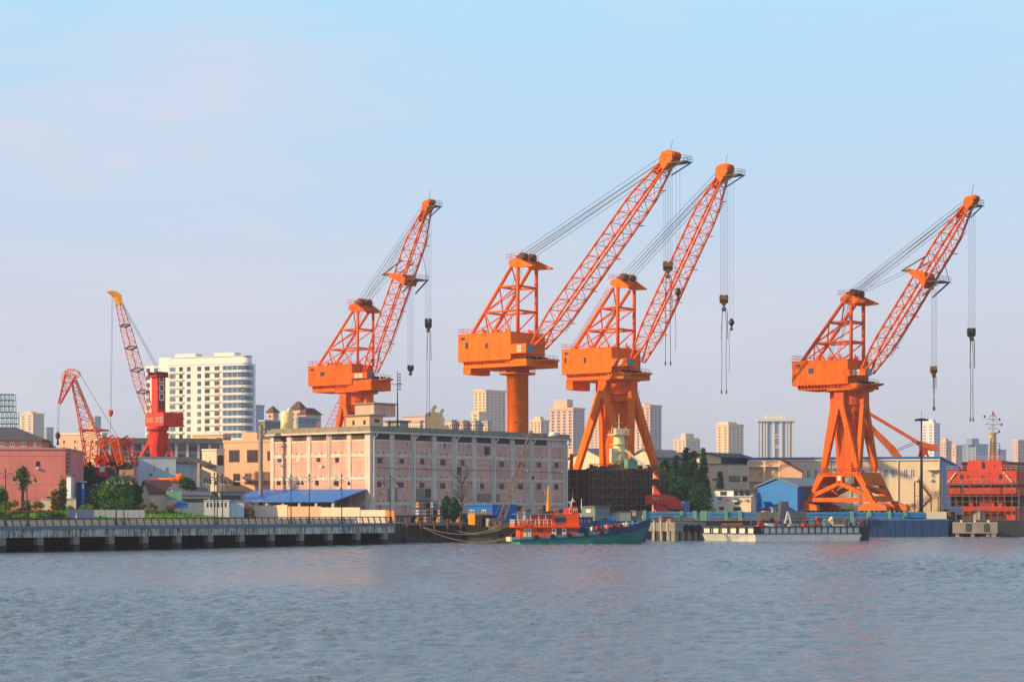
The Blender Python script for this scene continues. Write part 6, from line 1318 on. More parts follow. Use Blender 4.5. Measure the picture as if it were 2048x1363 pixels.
# ------------------------------------------------------------------ dock platform, barriers, jetties
mb = MB(); P4 = Fr(1699,450,-42); mb.prism([XY(1290,426)+(GZ,),XY(1600,435)+(GZ,),XY(1733,438.5)+(GZ,),XY(1885,440.5)+(GZ,),XY(1885,620)+(GZ,),XY(1290,620)+(GZ,)], (0,0,dz4-GZ)); mk_struct(mb, 'yard_terrace', CONC)
f = Fr(1735, 435.5, 0); x1 = f.Y(1897,1060)[0]; T = f.thing('floating_dock', 'long weathered navy blue floating dock side right of the barge', 'dock')
MB().box(0,x1,0,3,-4.2,f.Y(1735,1037)[1]).build('hull', BLUEN, T); MB().box(-.1,x1+.1,-.15,0,.0,.25).build('rubbing_strip', BLUEL, T)
mb = MB(); [mb.box(x1*i/9-.1,x1*i/9+.1,-.08,0,-3.6,-.02) for i in range(1,9)]; mb.build('hull_rib', BLUEN, T)
def beam(px0, px1, D, y0, y1, lb, posts):
    f = Fr(px0, D, 0); x1 = f.Y(px1,1030)[0]; z1 = f.Y(px0,y0)[1]; z0 = f.Y(px0,y1)[1]; T = f.thing('barrier_beam', lb, 'barrier', 'light blue barrier beams along the dock'); MB().box(0,x1,0,1.0,z0,z0+(z1-z0)*.42).box(0,x1,0,1.0,z0+(z1-z0)*.55,z1).box(.1,x1-.1,.3,.9,z0,z1-.05).build('beam', BLUEL if 'pale' in lb else mat('sky_blue_paint',(40,132,200),.6,dirt=.35,scale=.8,streak=.3,dcol=(40,80,110)), T)
    for p_ in posts: x = f.Y(p_,1030)[0]; MB().box(x-.35,x+.35,-.3,1.2,-.3,z1+.25).build('bollard_post', PGRN, T)
beam(1287,1360,421,1022,1034,'first pale blue barrier beam, left of the guard booth',(1289,))
beam(1362,1398,423,1023,1034,'short pale blue barrier beam below the guard booth',(1363,1390)); beam(1420,1512,425,1023,1034,'pale blue barrier beam below the cream yard office',(1452,1480))
beam(1617,1733,434,1024,1034,'sky blue barrier beam in front of the crane gantry',(1704,)); beam(1741,1808,436,1024,1034,'sky blue barrier beam right of the crane gantry post',(1739,1779)); beam(1812,1852,438,1024,1034,'short sky blue barrier beam at the right end',(1811,))
f = Fr(1402, 422, 0); T = f.thing('control_box','pale green control boxes between two barrier beams','control box'); mb = MB().box(0,1.3,0,1,0,2.1); mb.build('box', PGRN, T); MB().box(1.4,2.0,0,1,0,2.0).build('door', BLUEL, T)
mk_struct(MB().box((1368-CX)/F*417,(1512-CX)/F*417,417,420,-2,2.6), 'lower_dock_ledge', BLUEL)
f = Fr(1853,438,0); mb = MB(); mb.box(0,4.4,0,1,0,f.Y(1853,1022.5)[1]); f.single(mb,'concrete_block',CREAM,'pale concrete block at the right end of the blue barrier','block')
def jetty(px, D, ang, pxl, pxr, ytop, yb, lb, m_=CONC, npile=5, Lb=None, La=None, rows=2):
    f, a, b, h = corner(px, 0, pxl, pxr, ytop, D, ang, 0, La, Lb); T = f.thing('jetty', lb, 'jetty'); zb = f.Y(px,yb)[1]
    MB().box(0,a,0,b,zb,h).build('deck', m_, T)
    for i in range(npile):
        x = .7+(a-1.4)*i/(npile-1); MB().box(x-.5,x+.5,.3,1.3,-3,zb).build('pile', CONC, T)
        if rows > 1: MB().box(x-.5,x+.5,b*.6,b*.6+1,-3,zb).build('pile', CONCD, T)
    for i in range(3): y = 2+(b-3)*i/2; MB().box(.3,1.2,y-.4,y+.4,-3,zb).build('pile', CONC, T)
    return f, T, a, b, h
f, T, a, b, h = jetty(1350,392,40,1297,1412,1044,1062,'concrete jetty on piles between orange boat and white barge',Lb=None)
for i, x in enumerate((.5,2.2,3.0)): pl = MB().tube((-.3,b*.25*(i+1),.2),(-.3,b*.25*(i+1),h+.4),.09,n=5); pl.build('guide_pole', WHT, T)
for i, y in enumerate((b*.35,b*.7)): MB().lathe(1.2,y,[(.3,h),(.22,h+.25),(.45,h+.5),(.4,h+.62)],10).build('bollard', mat('salmon_bollard',(214,150,130),.7,dirt=.2), T)
f2 = Fr(1322,398,40,h); mb = MB(); [mb.cyl(i*.62,0,0,1.3,.28,n=8) for i in range(6)]; f2.single(mb,'oil_drums',mat('tan_drums',(150,126,92),.8,dirt=.4),'row of tan upright timbers stacked on the jetty','timbers') 
for i, (x, s_) in enumerate(((a*.35,1),(a*.55,1),(a*.75,1))): MB().tube((x,-.35,h-1.2),(x,0,h-1.2),.75,n=14).build('tyre_fender', TYRE, T)
f, T, a, b, h = jetty(1995,431,76,1905,2016,1043.5,1066,'weathered concrete jetty with dark gap in front of the red ship',rows=1,La=7)
for i in range(3): y = b*(.2+.3*i); MB().lathe(1.0,y,[(.3,h),(.22,h+.25),(.4,h+.5)],10).build('bollard', CREAM, T)
for i in range(2): MB().box(-.25,0,b*(.25+.4*i)-.5,b*(.25+.4*i)+.5,h-1.9,h-.3).build('fender_panel', CONCD, T)
f = Fr(2026,446,40,0); T = f.thing('pontoon','low dark pontoon with table-like deck at the right edge','pontoon'); MB().box(-2,12,0,6,-.6,.9).build('float', BLUEN, T); MB().box(0,10,.3,5,2.0,2.25).box(1,1.3,.5,.8,.9,2.0).box(6,6.3,.5,.8,.9,2.0).box(9.5,9.8,.5,.8,.9,2.0).build('deck_frame', BLUEL, T)
f = Fr(2010,444,30,0); mb = MB().box(0,5,0,5,-.5,3.3); mb.prism([(0,0,3.3),(5,0,3.3),(5,0,3.8)],(0,5,0)); f.single(mb,'dark_hopper',BLUEN,'dark steel hopper beside the right-hand jetty','hopper')

# ------------------------------------------------------------------ boats
def hull(mb, st, zb=-1.0):
    """stations (x, half beam deck, half beam bottom, z deck, z0 bottom y-shift)"""
    n = len(st); vs = []
    for x, bd, bb, zd, xb in st: vs += [(x,-bd,zd),(x,bd,zd),(xb,bb,zb),(xb,-bb,zb)]
    fs = [(0,1,2,3)]+[tuple(4*(n-1)+k for k in (3,2,1,0))]
    for i in range(n-1):
        for k in range(4): fs.append((4*i+k, 4*(i+1)+k, 4*(i+1)+(k+1)%4, 4*i+(k+1)%4))
    return mb.add(vs, fs)
def band(mb, st, z0f, z1f, off=.06, zb=-1.0, sides=(-1,1)):
    """strip following the hull side between two fractions of the height"""
    for sd_ in sides:
        for (a, b_) in zip(st, st[1:]):
            q_ = []
            for s_, fr_ in ((a,z0f),(b_,z0f),(b_,z1f),(a,z1f)):
                x, bd, bb, zd, xb = s_; q_.append((xb+(x-xb)*fr_, sd_*((bb+(bd-bb)*fr_)+off), zb+(zd-zb)*fr_))
            w_ = [(x, y-sd_*(off+.1), z) for x, y, z in q_]; mb.add(q_+w_, [(0,1,2,3),(4,7,6,5),(0,4,5,1),(1,5,6,2),(2,6,7,3),(3,7,4,0)])
# orange-housed workboat
f = Fr(1019, 352, 9, 0); X = lambda p_, y=-2.9: f.Y(p_,1060,y)[0]; Z = lambda p_, y=-2.9: f.Y(1090,p_,y)[1]
T = f.thing('workboat', 'green-hulled workboat with bright orange two-deck house and yellow mast', 'boat')
B = 3.1; L_ = X(1302,0)
st = [(0,2.5,2.1,Z(1074),.3),(X(1040),2.9,2.6,Z(1073.5),X(1040)),(X(1100),B,2.8,Z(1070.5),X(1100)),(X(1160),B,2.8,Z(1066),X(1160)),(X(1215),2.9,2.3,Z(1061),X(1212)),(X(1262),2.1,1.1,Z(1053),X(1255)),(X(1290),1.0,.35,Z(1044),X(1276)),(L_,.12,.05,Z(1038),X(1284))]
mb = hull(MB(), st); H_ = mb.build('hull', TEAL, T); mb = MB(); band(mb, st[:5], .84, 1.0, .05); mb.build('grey_blue_bulwark', mat('grey_blue_paint',(110,134,156),.6,dirt=.4,scale=.8,streak=.4,dcol=(60,76,96)), H_)
mb = MB(); band(mb, st[:2], .0, .66, .04); mb.build('pale_stern_band', PGRN, H_)
mb = MB(); band(mb, st, .76, .84, .14); mb.build('rubbing_strake', BLUEN, H_); mb = MB(); band(mb, st[4:], .78, 1.04, .09); mb.build('navy_bow_band', BLUEN, H_)
MB().box(-.25,.2,-2.45,2.45,Z(1082),Z(1073.5)).build('stern_fender', CREAM, T); mb = MB(); [mb.add([(a_[0]+.1,-a_[1]+.1,a_[3]-.15),(a_[0]+.1,a_[1]-.1,a_[3]-.15),(b_[0]-.0,max(.03,b_[1]-.1),b_[3]-.15),(b_[0],-max(.03,b_[1]-.1),b_[3]-.15)],[(0,1,2,3)]) for a_, b_ in zip(st, st[1:])]; mb.build('deck', CONCD, H_)
for p_ in (1072,1105,1138,1172,1203,1232): x = X(p_); zz_ = Z(1074-(p_-1060)*.055); MB().tube((x,-B-.28,zz_),(x,-B+.05,zz_),.42,n=12).build('tyre_fender', TYRE, T)
zd = Z(1074); z_up = Z(1054.5)
LH = MB().box(X(1041),X(1158),-2.3,2.3,zd-.4,z_up).build('lower_deckhouse', VERM, T)
for p_ in (1077.5,1083.5): x = X(p_,-2.3); MB().box(x-.2,x+.2,-2.36,-2.3,Z(1063.5),Z(1056.5)).build('window', WIND, LH)
for p_, w_, m_ in ((1059,.32,WHT),(1108,.38,WHT),(1128,.36,WHT),(1050,.28,YELP)): x = X(p_,-2.3); d_ = MB().box(x-w_,x+w_,-2.37,-2.3,zd-.3,Z(1056)).build('door', m_, LH); MB().box(x-w_*.45,x+w_*.45,-2.4,-2.37,Z(1063),Z(1058)).build('door_window', WIN, d_)
for p_ in (1137,1143,1149,1155): x = X(p_,-2.3); MB().box(x-.18,x+.18,-2.36,-2.3,Z(1063),Z(1056.5)).build('window', WIN, LH)
for p_ in (1117,1123): x = X(p_,-2.3); MB().box(x-.22,x+.22,-2.35,-2.3,zd,Z(1057)).build('doorway', WIND, LH)
MB().box(X(1029),X(1161),-2.75,2.75,z_up,Z(1050)).build('upper_deck', VERM, T)
z_r = Z(1026)
UH = MB().box(X(1104),X(1160),-2.0,2.0,Z(1050),z_r).build('upper_deckhouse', VERM, T); MB().box(X(1069),X(1104)-.01,-1.6,1.9,Z(1050),Z(1029)).build('aft_cabin', VERM, T)
c = X(1121,-2.0); zc_ = Z(1038); O_ = MB().tube((c,-2.05,zc_),(c,-2.0,zc_),.95,n=20).build('round_emblem', mat('slate_emblem',(120,100,100),.6,dirt=.3), UH)
for dx, w_ in ((-.62,.2),(0,.26),(.62,.2)): MB().box(c+dx-w_,c+dx+w_,-2.09,-2.05,zc_-.42,zc_+.35).build('pane', WIND, O_)
WHs = MB().prism([(X(1133,-1.8),-1.8,z_r),(X(1157,-1.8),-1.8,z_r),(X(1155,-1.8),-1.8,Z(1013)),(X(1148,-1.8),-1.8,Z(1012.5)),(X(1135,-1.8),-1.8,Z(1018))],(0,3.6,0)).build('wheelhouse', mat('crimson_paint',(226,52,26),.5,dirt=.15), T)
for p_, w_ in ((1140.5,.2),(1149,.16),(1153,.14)): x = X(p_,-1.8); o = MB().box(x-w_*1.3,x+w_*1.3,-1.87,-1.8,Z(1031 if p_ < 1145 else 1024),Z(1017)).build('door' if p_ < 1145 else 'window', YELP, WHs); MB().box(x-w_*.7,x+w_*.7,-1.9,-1.87,Z(1024),Z(1019)).build('pane', WIND, o)
MB().box(X(1034),X(1104)-.02,-2.7,2.5,Z(1028.5),Z(1026.5)).build('canopy', BLUEL, T)
for p_ in (1036,1048,1062,1078,1092):
    for y in (-2.55,): MB().tube((X(p_),y,Z(1050)),(X(p_),y,Z(1028.5)),.06,n=5).build('canopy_post', WHT, T)
mb = MB(); rail(mb,[(X(1104),-2.7,Z(1050)),(X(1030),-2.7,Z(1050)),(X(1030),2.6,Z(1050))],1.0,.7,.035); mb.build('deck_railing', WHT, T)
for i, (p_, m_) in enumerate(((1040,RED),(1056,ORG),(1066,GREY),(1046,RED))): o = MB().lathe(X(p_,-2),-1.6+.3*i,[(.3,Z(1050)),(.4,Z(1046)),(.32,Z(1041))],9).build('deck_barrel', m_, T)
for p_ in (1048,1058): x = X(p_,-2.75); o = MB(); [o.tube((x+.42*cos(2*pi*k/12),-2.8,Z(1045.5)+.42*sin(2*pi*k/12)),(x+.42*cos(2*pi*(k+1)/12),-2.8,Z(1045.5)+.42*sin(2*pi*(k+1)/12)),.1,n=6) for k in range(12)]; o.build('life_ring', mat('life_ring_orange',(236,90,40),.5,dirt=0), T)
mb = MB().lathe(X(1097,0),0,[(.55,z_r),(.45,Z(1018)),(.3,Z(1000)),(.22,Z(982)),(.08,Z(970))],10); M_ = mb.build('mast', YEL, T, True); xm = X(1097,0)
MB().box(xm-.7,xm+.6,-.08,.08,Z(989),Z(987.8)).box(xm-.4,xm+.4,-.3,.3,Z(1001),Z(1000)).box(xm-.2,xm+.3,-.25,.25,Z(997),Z(989)).build('crosstree', YEL, M_)
MB().box(X(1088,0),X(1106,0),-.9,.9,z_r-.02,Z(1022)).build('mast_foot', BLK, T)
mb = MB(); xa = X(1142,0); mb.tube((xa,0,Z(1013)),(xa+.3,0,Z(994)),.12,.08); mb.bar((xa-.6,0,Z(1003)),(xa+.75,0,Z(1002)),.14); mb.bar((xa-.3,0,Z(1007)),(xa+.5,0,Z(998)),.16); mb.build('radar_mast', WHT, T); MB().tube((xa+.3,0,Z(994)),(xa+.35,0,Z(982)),.14,.1).build('antenna', BLK, T)
MB().tube((X(1163,0),0,Z(1030)),(X(1163,0),0,Z(996)),.12,.06).build('pole', WHT, T)
MB().prism([(X(1160),-2,Z(1028)),(X(1176),-2,Z(1031)),(X(1176),-2,Z(1030)),(X(1160),-2,Z(1025.5))],(0,4,0)).build('awning', WHT, T)
for i, (p_, y_, s_, m_) in enumerate(((1168,1.4,1.0,BLUEN),(1180,1.0,.8,WHT),(1190,.6,.9,RED),(1200,1.2,.7,BLUEN),(1210,.4,.8,PINKL),(1222,.9,.9,RUST),(1236,.4,.8,RUST),(1250,.2,.7,PEACH),(1262,0,.6,BLUEL))):
    x = X(p_,0); zd_ = Z(1062-(p_-1168)*.13); mb = MB().prism([(x-s_*.9,-1.2,zd_-.3),(x+s_,-1.2,zd_-.3),(x+s_*.6,-1.2,zd_+s_*.6),(x-s_*.5,-1.2,zd_+s_*.75)],(0,2.0,0)); mb.lathe(x,-1.6,[(.25,zd_),(.3,zd_+.5),(.1,zd_+.7)],7); mb.build('deck_gear', m_, T)
mb = MB(); [mb.bar((X(1175+i*9,0),-1+(i%3)*.7,Z(1060-i)),(X(1184+i*9,0),-1.4+(i%2),Z(1056-i*1.2)),.13) for i in range(11)]; mb.build('deck_spar', BLUEL, T)
# darker workboat behind it
f = Fr(1150, 374, 6, 0); X = lambda p_, y=-2: f.Y(p_,1050,y)[0]; Z = lambda p_, y=-2: f.Y(1200,p_,y)[1]
T = f.thing('workboat', 'navy workboat mostly hidden behind the green hull, with blue tarpaulin aft', 'boat'); st = [(0,2.2,2,Z(1056),0),(X(1200),2.6,2.4,Z(1056),X(1200)),(X(1260),2.2,1.6,Z(1052),X(1255)),(X(1306),.2,.1,Z(1041),X(1290))]; hull(MB(), st).build('hull', BLUEN, T)
MB().box(X(1160),X(1186),-2,2,Z(1056),Z(1034)).box(X(1186),X(1228),-1.7,1.7,Z(1056),Z(1041)).build('deckhouse', BLUEN, T); MB().box(X(1158),X(1215),-2.2,2.2,Z(1034)+.0,Z(1032.6)).build('roof', ROOFG, T); [MB().box(X(p_)-.2,X(p_)+.2,-2.06,-2,Z(1044),Z(1038)).build('window', WINP, T) for p_ in (1163,1170,1178)]
MB().prism([(X(1212),-1.5,Z(1039)),(X(1236),-1.5,Z(1039)),(X(1229),-1.5,Z(1033)),(X(1218),-1.5,Z(1033))],(0,3,0)).build('tarpaulin', BLUE, T)
mb = MB(); [mb.bar((X(1190+i*12),-1.4,Z(1050)),(X(1196+i*12),-1.2,Z(1040-2*(i%2))),.14) for i in range(8)]; mb.bar((X(1266),0,Z(1049)),(X(1312),0,Z(1037)),.35); mb.bar((X(1200),-1,Z(1046)),(X(1290),0,Z(1044)),.1); mb.build('deck_spar', BLUEL, T)
# derrick barge with lattice jib seen bow-on
f = Fr(1002, 362, -68, 0); T = f.thing('derrick_boat', 'dark derrick boat seen bow-on with yellow winch house and thin lattice jib', 'boat')
st = [(-14,2.2,2.0,3.0,-14),(0,2.4,2.1,3.2,0),(4,1.7,1.2,3.6,3.4),(6.2,.25,.1,4.3,4.8)]; H_ = hull(MB(), st).build('hull', mat('tarred_hull',(26,28,30),.8,dirt=.3,spec=.2), T); mb = MB(); band(mb, st, .0, .5, .05); mb.build('green_boot_band', TIDE, H_); mb = MB(); band(mb, st[1:], .8, 1.0, .06); mb.build('bow_rail_band', CONCD, H_)
p = f.W(976,1038,368); p2 = f.W(990,1038,366); MB().box(-9,-6,-1.4,1.4,3.1,5.2).build('winch_house', BLK, T); MB().box(-12.5,-9.1,-1.6,1.6,3.4,5.5).build('engine_house', YEL, T)
sj = secs3(f.W(1003,1038,364), f.W(1063,862,372), (0,1,0), [1.0,1.0,.5], [.9,1.1,.4], 16); ch, la = lattice(sj, .07, .04); o = ch.build('jib', mat('grey_brown_jib',(110,96,88),.7,dirt=.4), T); la.build('lacing', sc_m, o)
rp = MB(); hp = f.W(1063,863,372); rp.tube(hp, f.W(990,1030,366), .03, n=4, cap=False); rp.tube(hp, f.W(1066,950,372), .03, n=4, cap=False); rp.build('rope', ROPE, T); h_ = f.W(1066,950,372); MB().lathe(h_.x,h_.y,[(.1,h_.z),(.3,h_.z-.3),(.1,h_.z-.9)],8).build('hook_block', BLK, T)
mb = MB(); [mb.lathe(-3+i*1.1,-1+.6*(i%3),[(.3,3.2),(.36,3.7),(.2,4.2)],8) for i in range(5)]; mb.build('deck_gear', RUST, T); MB().box(-5,-3.4,-1,1,3.1,4.6).build('deck_box', GREY, T)
mk_ = MB(); 
def rope(p, q, sag, lb):
    pts = [V(p).lerp(V(q), i/14)-V((0,0,sag*4*(i/14)*(1-i/14))) for i in range(15)]; mb = MB().path([tuple(x-V(p)) for x in pts], .038, 5); o = mb.build('mooring_rope', ROPEP); o.location = p; tag(o, lb, 'rope', None)
def WP(px, py, D): return V(((px-CX)/F*D, D, CZ-(py-HY)/F*D))
rope(WP(846,1053,364), WP(1003,1058,355), 1.1, 'slack pale rope from the quay edge to the derrick boat bow'); rope(WP(846,1054,364), WP(1021,1074,352), 1.6, 'longer slack rope from the quay to the stern of the green-hulled workboat'); rope(WP(910,1059,372), WP(1000,1048,356), 1.0, 'short pale rope running up to the derrick boat rail'); rope(WP(1034,1049,352), WP(1018,1072,350), .3, 'short rope end beside the stern of the green-hulled workboat')
f = Fr(905,372,42,0); 
f = Fr(800, 364, 44, 0); T = f.thing('landing_stage','dark low landing stage against the quay under the ropes','landing stage'); xq = f.Y(985,1080)[0]; MB().box(0,xq,-1.2,.6,-1,1.2).build('stage', CONCD, T); [MB().cyl(xq*i/7+.5,-1.4,-2,4.2,.22,n=8).build('guide_pile', RUST, T) for i in range(7)]; MB().box(0,xq,-.6,1.2,3.3,3.85).build('capping_beam', CONC, T)
mb = MB(); [MB().lathe(2+i*xq/9,.6,[(.25,3.85),(.3,4.3),(.1,4.5)],8).build('bollard', YEL if i%2 else RUST, T) for i in range(9)]

# white barge
f = Fr(1510, 383, 50, 0); a = f.Y(1724,1075)[0]; b = f.X(1404,1075)[0]; T = f.thing('barge', 'long low white barge with dark framed upper band moored by the jetty', 'barge')
f = Fr(1510, 383, 14, 0)
T.location = f.O; T.rotation_euler = (0,0,f.a); a = f.Y(1724,1075)[0]; b = 9.0
fl = V((-.0,0,0)); pL = f.W(1404,1080,392); zd, zm = f.Y(1510,1052)[1], f.Y(1510,1067)[1]
pts = [(0,0),(a,0),(a,b),(pL.x+2,pL.y+4),(pL.x,pL.y)]
def ringprism(pts_, z0, z1, ins=0): return MB().prism([(x,y,z0) for x,y in pts_], (0,0,z1-z0))
mb = MB(); n_ = len(pts); up_ = pts; dn_ = [(.4,.3),(a-1.0,.3),(a-1,b),(pL.x+3,pL.y+4),(pL.x+1.4,pL.y+.2)]
mb.add([(x,y,-1.2) for x,y in dn_]+[(x,y,zm) for x,y in up_], [tuple(range(n_))[::-1], tuple(range(n_,2*n_))]+[(i,(i+1)%n_,n_+(i+1)%n_,n_+i) for i in range(n_)]); mb.build('hull', mat('barge_white',(208,212,206),.6,dirt=.35,scale=.5,streak=.4,dcol=(130,134,130)), T)
up2 = [(.25,.25),(a-.3,.25),(a-.3,b-.2),(pL.x+2.2,pL.y+3.6),(pL.x+.5,pL.y+.2)]
ringprism(up2, zm+.002, zd-.2).build('upper_band', WHT, T); o = ringprism([(x*1.0,y-.02) for x,y in pts], zd-.2, zd).build('deck_edge', BLK, T); ringprism([(x,y-.03) for x,y in pts], zm-.08, zm+.1).build('rubbing_strake', BLK, T)
nf = 17
for i in range(nf): x = .4+(a-.8)*i/(nf-1); MB().box(x-.09,x+.09,.0,.3,zm+.1,zd-.15).build('band_post', BLK, T)
dL = V((pL.x,pL.y,0)); 
for i in range(1,6): q_ = dL*(i/6); MB().box(q_.x-.12,q_.x+.12,q_.y-.06,q_.y+.3,zm+.1,zd-.15).build('band_post', BLK, T)
MB().box(a-.2,a+1.6,.3,b-.3,-.6,zd+.1).build('end_fender', BLK, T)
MB().prism([(-.3,-.15,zm),(1.5,-.1,zm),(1.1,-.1,zd),(-.3,-.15,zd)],(0,.3,0)).build('corner_fender', TYRE, T)
for i, (x, w_, h_, m_) in enumerate(((1.5,1.6,.5,RED),(3.4,1.5,.9,WHT),(6.2,1.0,.6,BLUEL),(8.0,1.8,.8,GREY),(11.0,1.2,.9,RED),(13.2,1.4,.6,RUST),(15.4,1.0,1.0,BLUEL),(17.2,2.4,.5,CREAM))): MB().box(x,x+w_,2+.5*(i%3),3.4+.5*(i%3),zd,zd+h_*.6).build('deck_gear', m_, T)
for i in range(6): MB().lathe(1.2+i*a/6,.7,[(.16,zd),(.12,zd+.25),(.22,zd+.36)],8).build('bollard', BLK, T)
mb = MB(); rail(mb,[(a*.55,.5,zd),(a-.5,.5,zd)],.9,1.0,.03); mb.build('deck_railing', STEEL, T); MB().tube((pL.x*.2,pL.y*.2+.3,zd+.35),(pL.x*.62,pL.y*.62+.3,zd+.3),.3,.22,8).build('rolled_hose', RUST, T)
# work barge with A-frame and stacked timber behind
f = Fr(1562, 418, 10, 0); X = lambda p_: f.Y(p_,1040)[0]; Z = lambda p_: f.Y(1562,p_)[1]; T = f.thing('work_barge', 'cluttered dark work barge with grey tower behind the white barge', 'barge')
MB().box(X(1500),X(1735),0,7,-1,Z(1050)).build('hull', BLUEN, T); MB().prism([(X(1561),1,Z(1050)),(X(1583),1,Z(1050)),(X(1580),1,Z(1002)),(X(1566),1,Z(1002))],(0,2,0)).build('grey_tower', mat('slate_grey_steel',(84,90,104),.7,dirt=.4,streak=.3), T)
mb = MB(); mb.bar((X(1569),-.2,Z(1046)),(X(1575),-.2,Z(1022)),.3); mb.bar((X(1581),-.2,Z(1046)),(X(1575),-.2,Z(1022)),.3); mb.bar((X(1571),-.2,Z(1036)),(X(1579),-.2,Z(1036)),.2); mb.build('a_frame', WHT, T)
mb = MB(); [mb.box(X(1584),X(1613),.5,5,Z(1048)+i*.5,Z(1048)+i*.5+.38) for i in range(6)]; mb.build('stacked_plates', mat('slate_grey_steel',(0,0,0)), T)
for i, (p_, w_, h_, m_) in enumerate(((1520,18,9,RUST),(1540,12,12,BLK),(1550,8,8,RED),(1597,10,5,RUST),(1622,10,10,BLUEL),(1632,6,12,RED),(1646,12,9,CONC),(1660,10,12,YELP),(1674,12,8,RUST),(1690,10,10,BRN),(1706,10,7,BLUEL),(1720,14,6,RUST))): x = X(p_); z_ = Z(1050); mb = MB().box(x,x+w_*.07,0,1.5,z_,z_+h_*.1); mb.prism([(x,-.1,z_+h_*.1),(x+w_*.07,-.1,z_+h_*.1),(x+w_*.05,-.1,z_+h_*.15)],(0,1.2,0)); mb.build('deck_gear', m_, T)
mb = MB(); rail(mb,[(X(1502),.1,Z(1050)),(X(1734),.1,Z(1050))],1.1,1.4,.035); mb.build('deck_railing', STEEL, T); mb = MB(); [mb.bar((X(1640+i*11),.4,Z(1046)),(X(1652+i*11),.3,Z(1043)),.14) for i in range(8)]; mb.build('pipe', CREAM, T)

# red oxide ship superstructure
f = Fr(1894, 452, -24); X = lambda p_, y=0: f.Y(p_,980,y)[0]; Z = lambda p_: f.Y(1960,p_)[1]; T = f.thing('ship_superstructure', 'red oxide ship superstructure under construction with scaffolding at the right edge', 'ship')
x0, x1 = X(1894), X(2033)
def tier(a_, b_, za, zb_, y0, y1, nm='deckhouse', m_=REDOX): return MB().box(a_,b_,y0,y1,za,zb_).build(nm, m_, T)
t4 = tier(X(1935,1.5),X(2003,1.5),Z(941),Z(920),1.5,11); t2 = tier(x0,x1,Z(967.5),Z(941)-.01,0,14); t3 = tier(x0+.2,x1-.2,Z(990),Z(967.5)-.25,.3,14)
MB().box(x0-.4,x1+.4,-.5,14,Z(967.5)-.24,Z(967.5)-.01).box(x0-.6,x1+.4,-.9,14,Z(991),Z(990)-.01).build('deck_plate', BRN, T)
tier(x0+3.5,x1-.3,Z(1028),Z(1012),.2,14,'lower_hull'); MB().box(x0+.3,x1-.3,3,13,Z(1012),Z(991)).build('recess_wall', DKHULL, T)
for p_ in (1941,1962,1968,1975,1984,2000): x = X(p_); MB().box(x-.45,x+.45,.4,3,Z(1012),Z(991)).build('pillar', REDOX, T)
tier(x0+13.2,x1-.2,Z(1040),Z(1028)-.01,.2,12,'lower_hull'); MB().box(x0-1,x1-3,.6,12,0,Z(1029)).build('keel_blocks', DKHULL, T)
for p_, py_, w_, h_, at_, pr_ in ((1967,931,6,12,1.5,t4),(1989,931,3,5,1.5,t4),(1965,923,3,3,1.5,t4),(1924,954,7,11,0,t2),(2001,954,6,12,0,t2),(1965,953,3,5,0,t2),(1936,953,2.5,5,0,t2),(1980,946,3,3,0,t2),(1924,978,6,12,.3,t3),(2003,978,4,13,.3,t3),(1936,976,3,3,.3,t3),(1962,973,5,4,.3,t3),(1983,975,3,3,.3,t3)): pwin(f, pr_, 'R', p_, py_, w_, h_, WIND, name='opening', at=at_, proud=.04)
mb = MB(); mb.bar((X(1897),-.2,Z(964)),(X(1912),-.2,Z(944)),.25); mb.bar((X(2007),-.2,Z(944)),(X(2025),-.2,Z(965)),.25); mb.build('handrail_brace', CREAM, T)
mb = MB(); rail(mb,[(x0,-.1,Z(941)),(X(1935),-.1,Z(941))],1.1,1.0,.05); rail(mb,[(X(2003),-.1,Z(941)),(x1,-.1,Z(941))],1.1,1.0,.05); rail(mb,[(X(1935),1.6,Z(920)),(X(2003),1.6,Z(920))],1.0,1.2,.05); rail(mb,[(x0,-.4,Z(967.5)),(x1,-.4,Z(967.5))],1.0,1.5,.05); mb.build('deck_railing', PINKL, T)
mb = MB()
for i in range(12):
    x = x0-.8+(x1-x0+1.6)*i/11
    for y in (-2.0,-.9): mb.tube((x,y,0),(x,y,Z(945)-2*(i%3)),.05,n=4,cap=False)
for z_ in (1016,1003,992,981,968):
    for y in (-2.0,-.9): mb.tube((x0-1,y,Z(z_)),(x1+.8,y,Z(z_)+.1),.05,n=4,cap=False)
mb.build('scaffold_tubes', sc_m, T); pk = MB(); [pk.box(x0-.6,x1+.4,-1.9,-1.0,Z(z_)+.06,Z(z_)+.14) for z_ in (1016,992,981)]; pk.build('scaffold_planks', BARK, T)
f2 = Fr(2004, 462, 52); T2 = f2.thing('ship_hull_section', 'shaded brown-red ship hull section cut by the right edge behind the superstructure', 'ship'); a2 = 22; zz2 = lambda p_: f2.Y(2004,p_)[1]
MB().box(0,a2,0,10,2,zz2(922)).build('hull', mat('shaded_red_primer',(150,66,56),.8,dirt=.4,streak=.3), T2)  # brownish red with the shade mixed into the primer colour
mb = MB(); rail(mb,[(0,-.1,zz2(940)),(a2,-.1,zz2(940))],1.1,1.0,.06); mb.box(0,a2,-.5,0,zz2(941),zz2(940)); mb.build('walkway', CREAM, T2); [pwin(f2,T2,'R',p_,932,6,6,WIND,name='opening') for p_ in (2032,2041)]; [pwin(f2,T2,'R',p_,958,3,3,WIND,name='opening') for p_ in (2038,2045)]; MB().box(0,a2,.3,9.7,0,2.0).build('keel_blocks', DKHULL, T2)
f2 = Fr(1986, 458, 30, 3.8); z = lambda py: f2.Y(1986,py)[1]; T2 = f2.thing('ship_mast', 'tall yellow ship mast with flared platform and pale crossed aerials above the red superstructure', 'mast')
MB().lathe(0,0,[(.85,z(921)),(.65,z(872)),(.7,z(869)),(1.15,z(866)),(1.15,z(864))],14).build('mast_tower', YELP, T2, True)
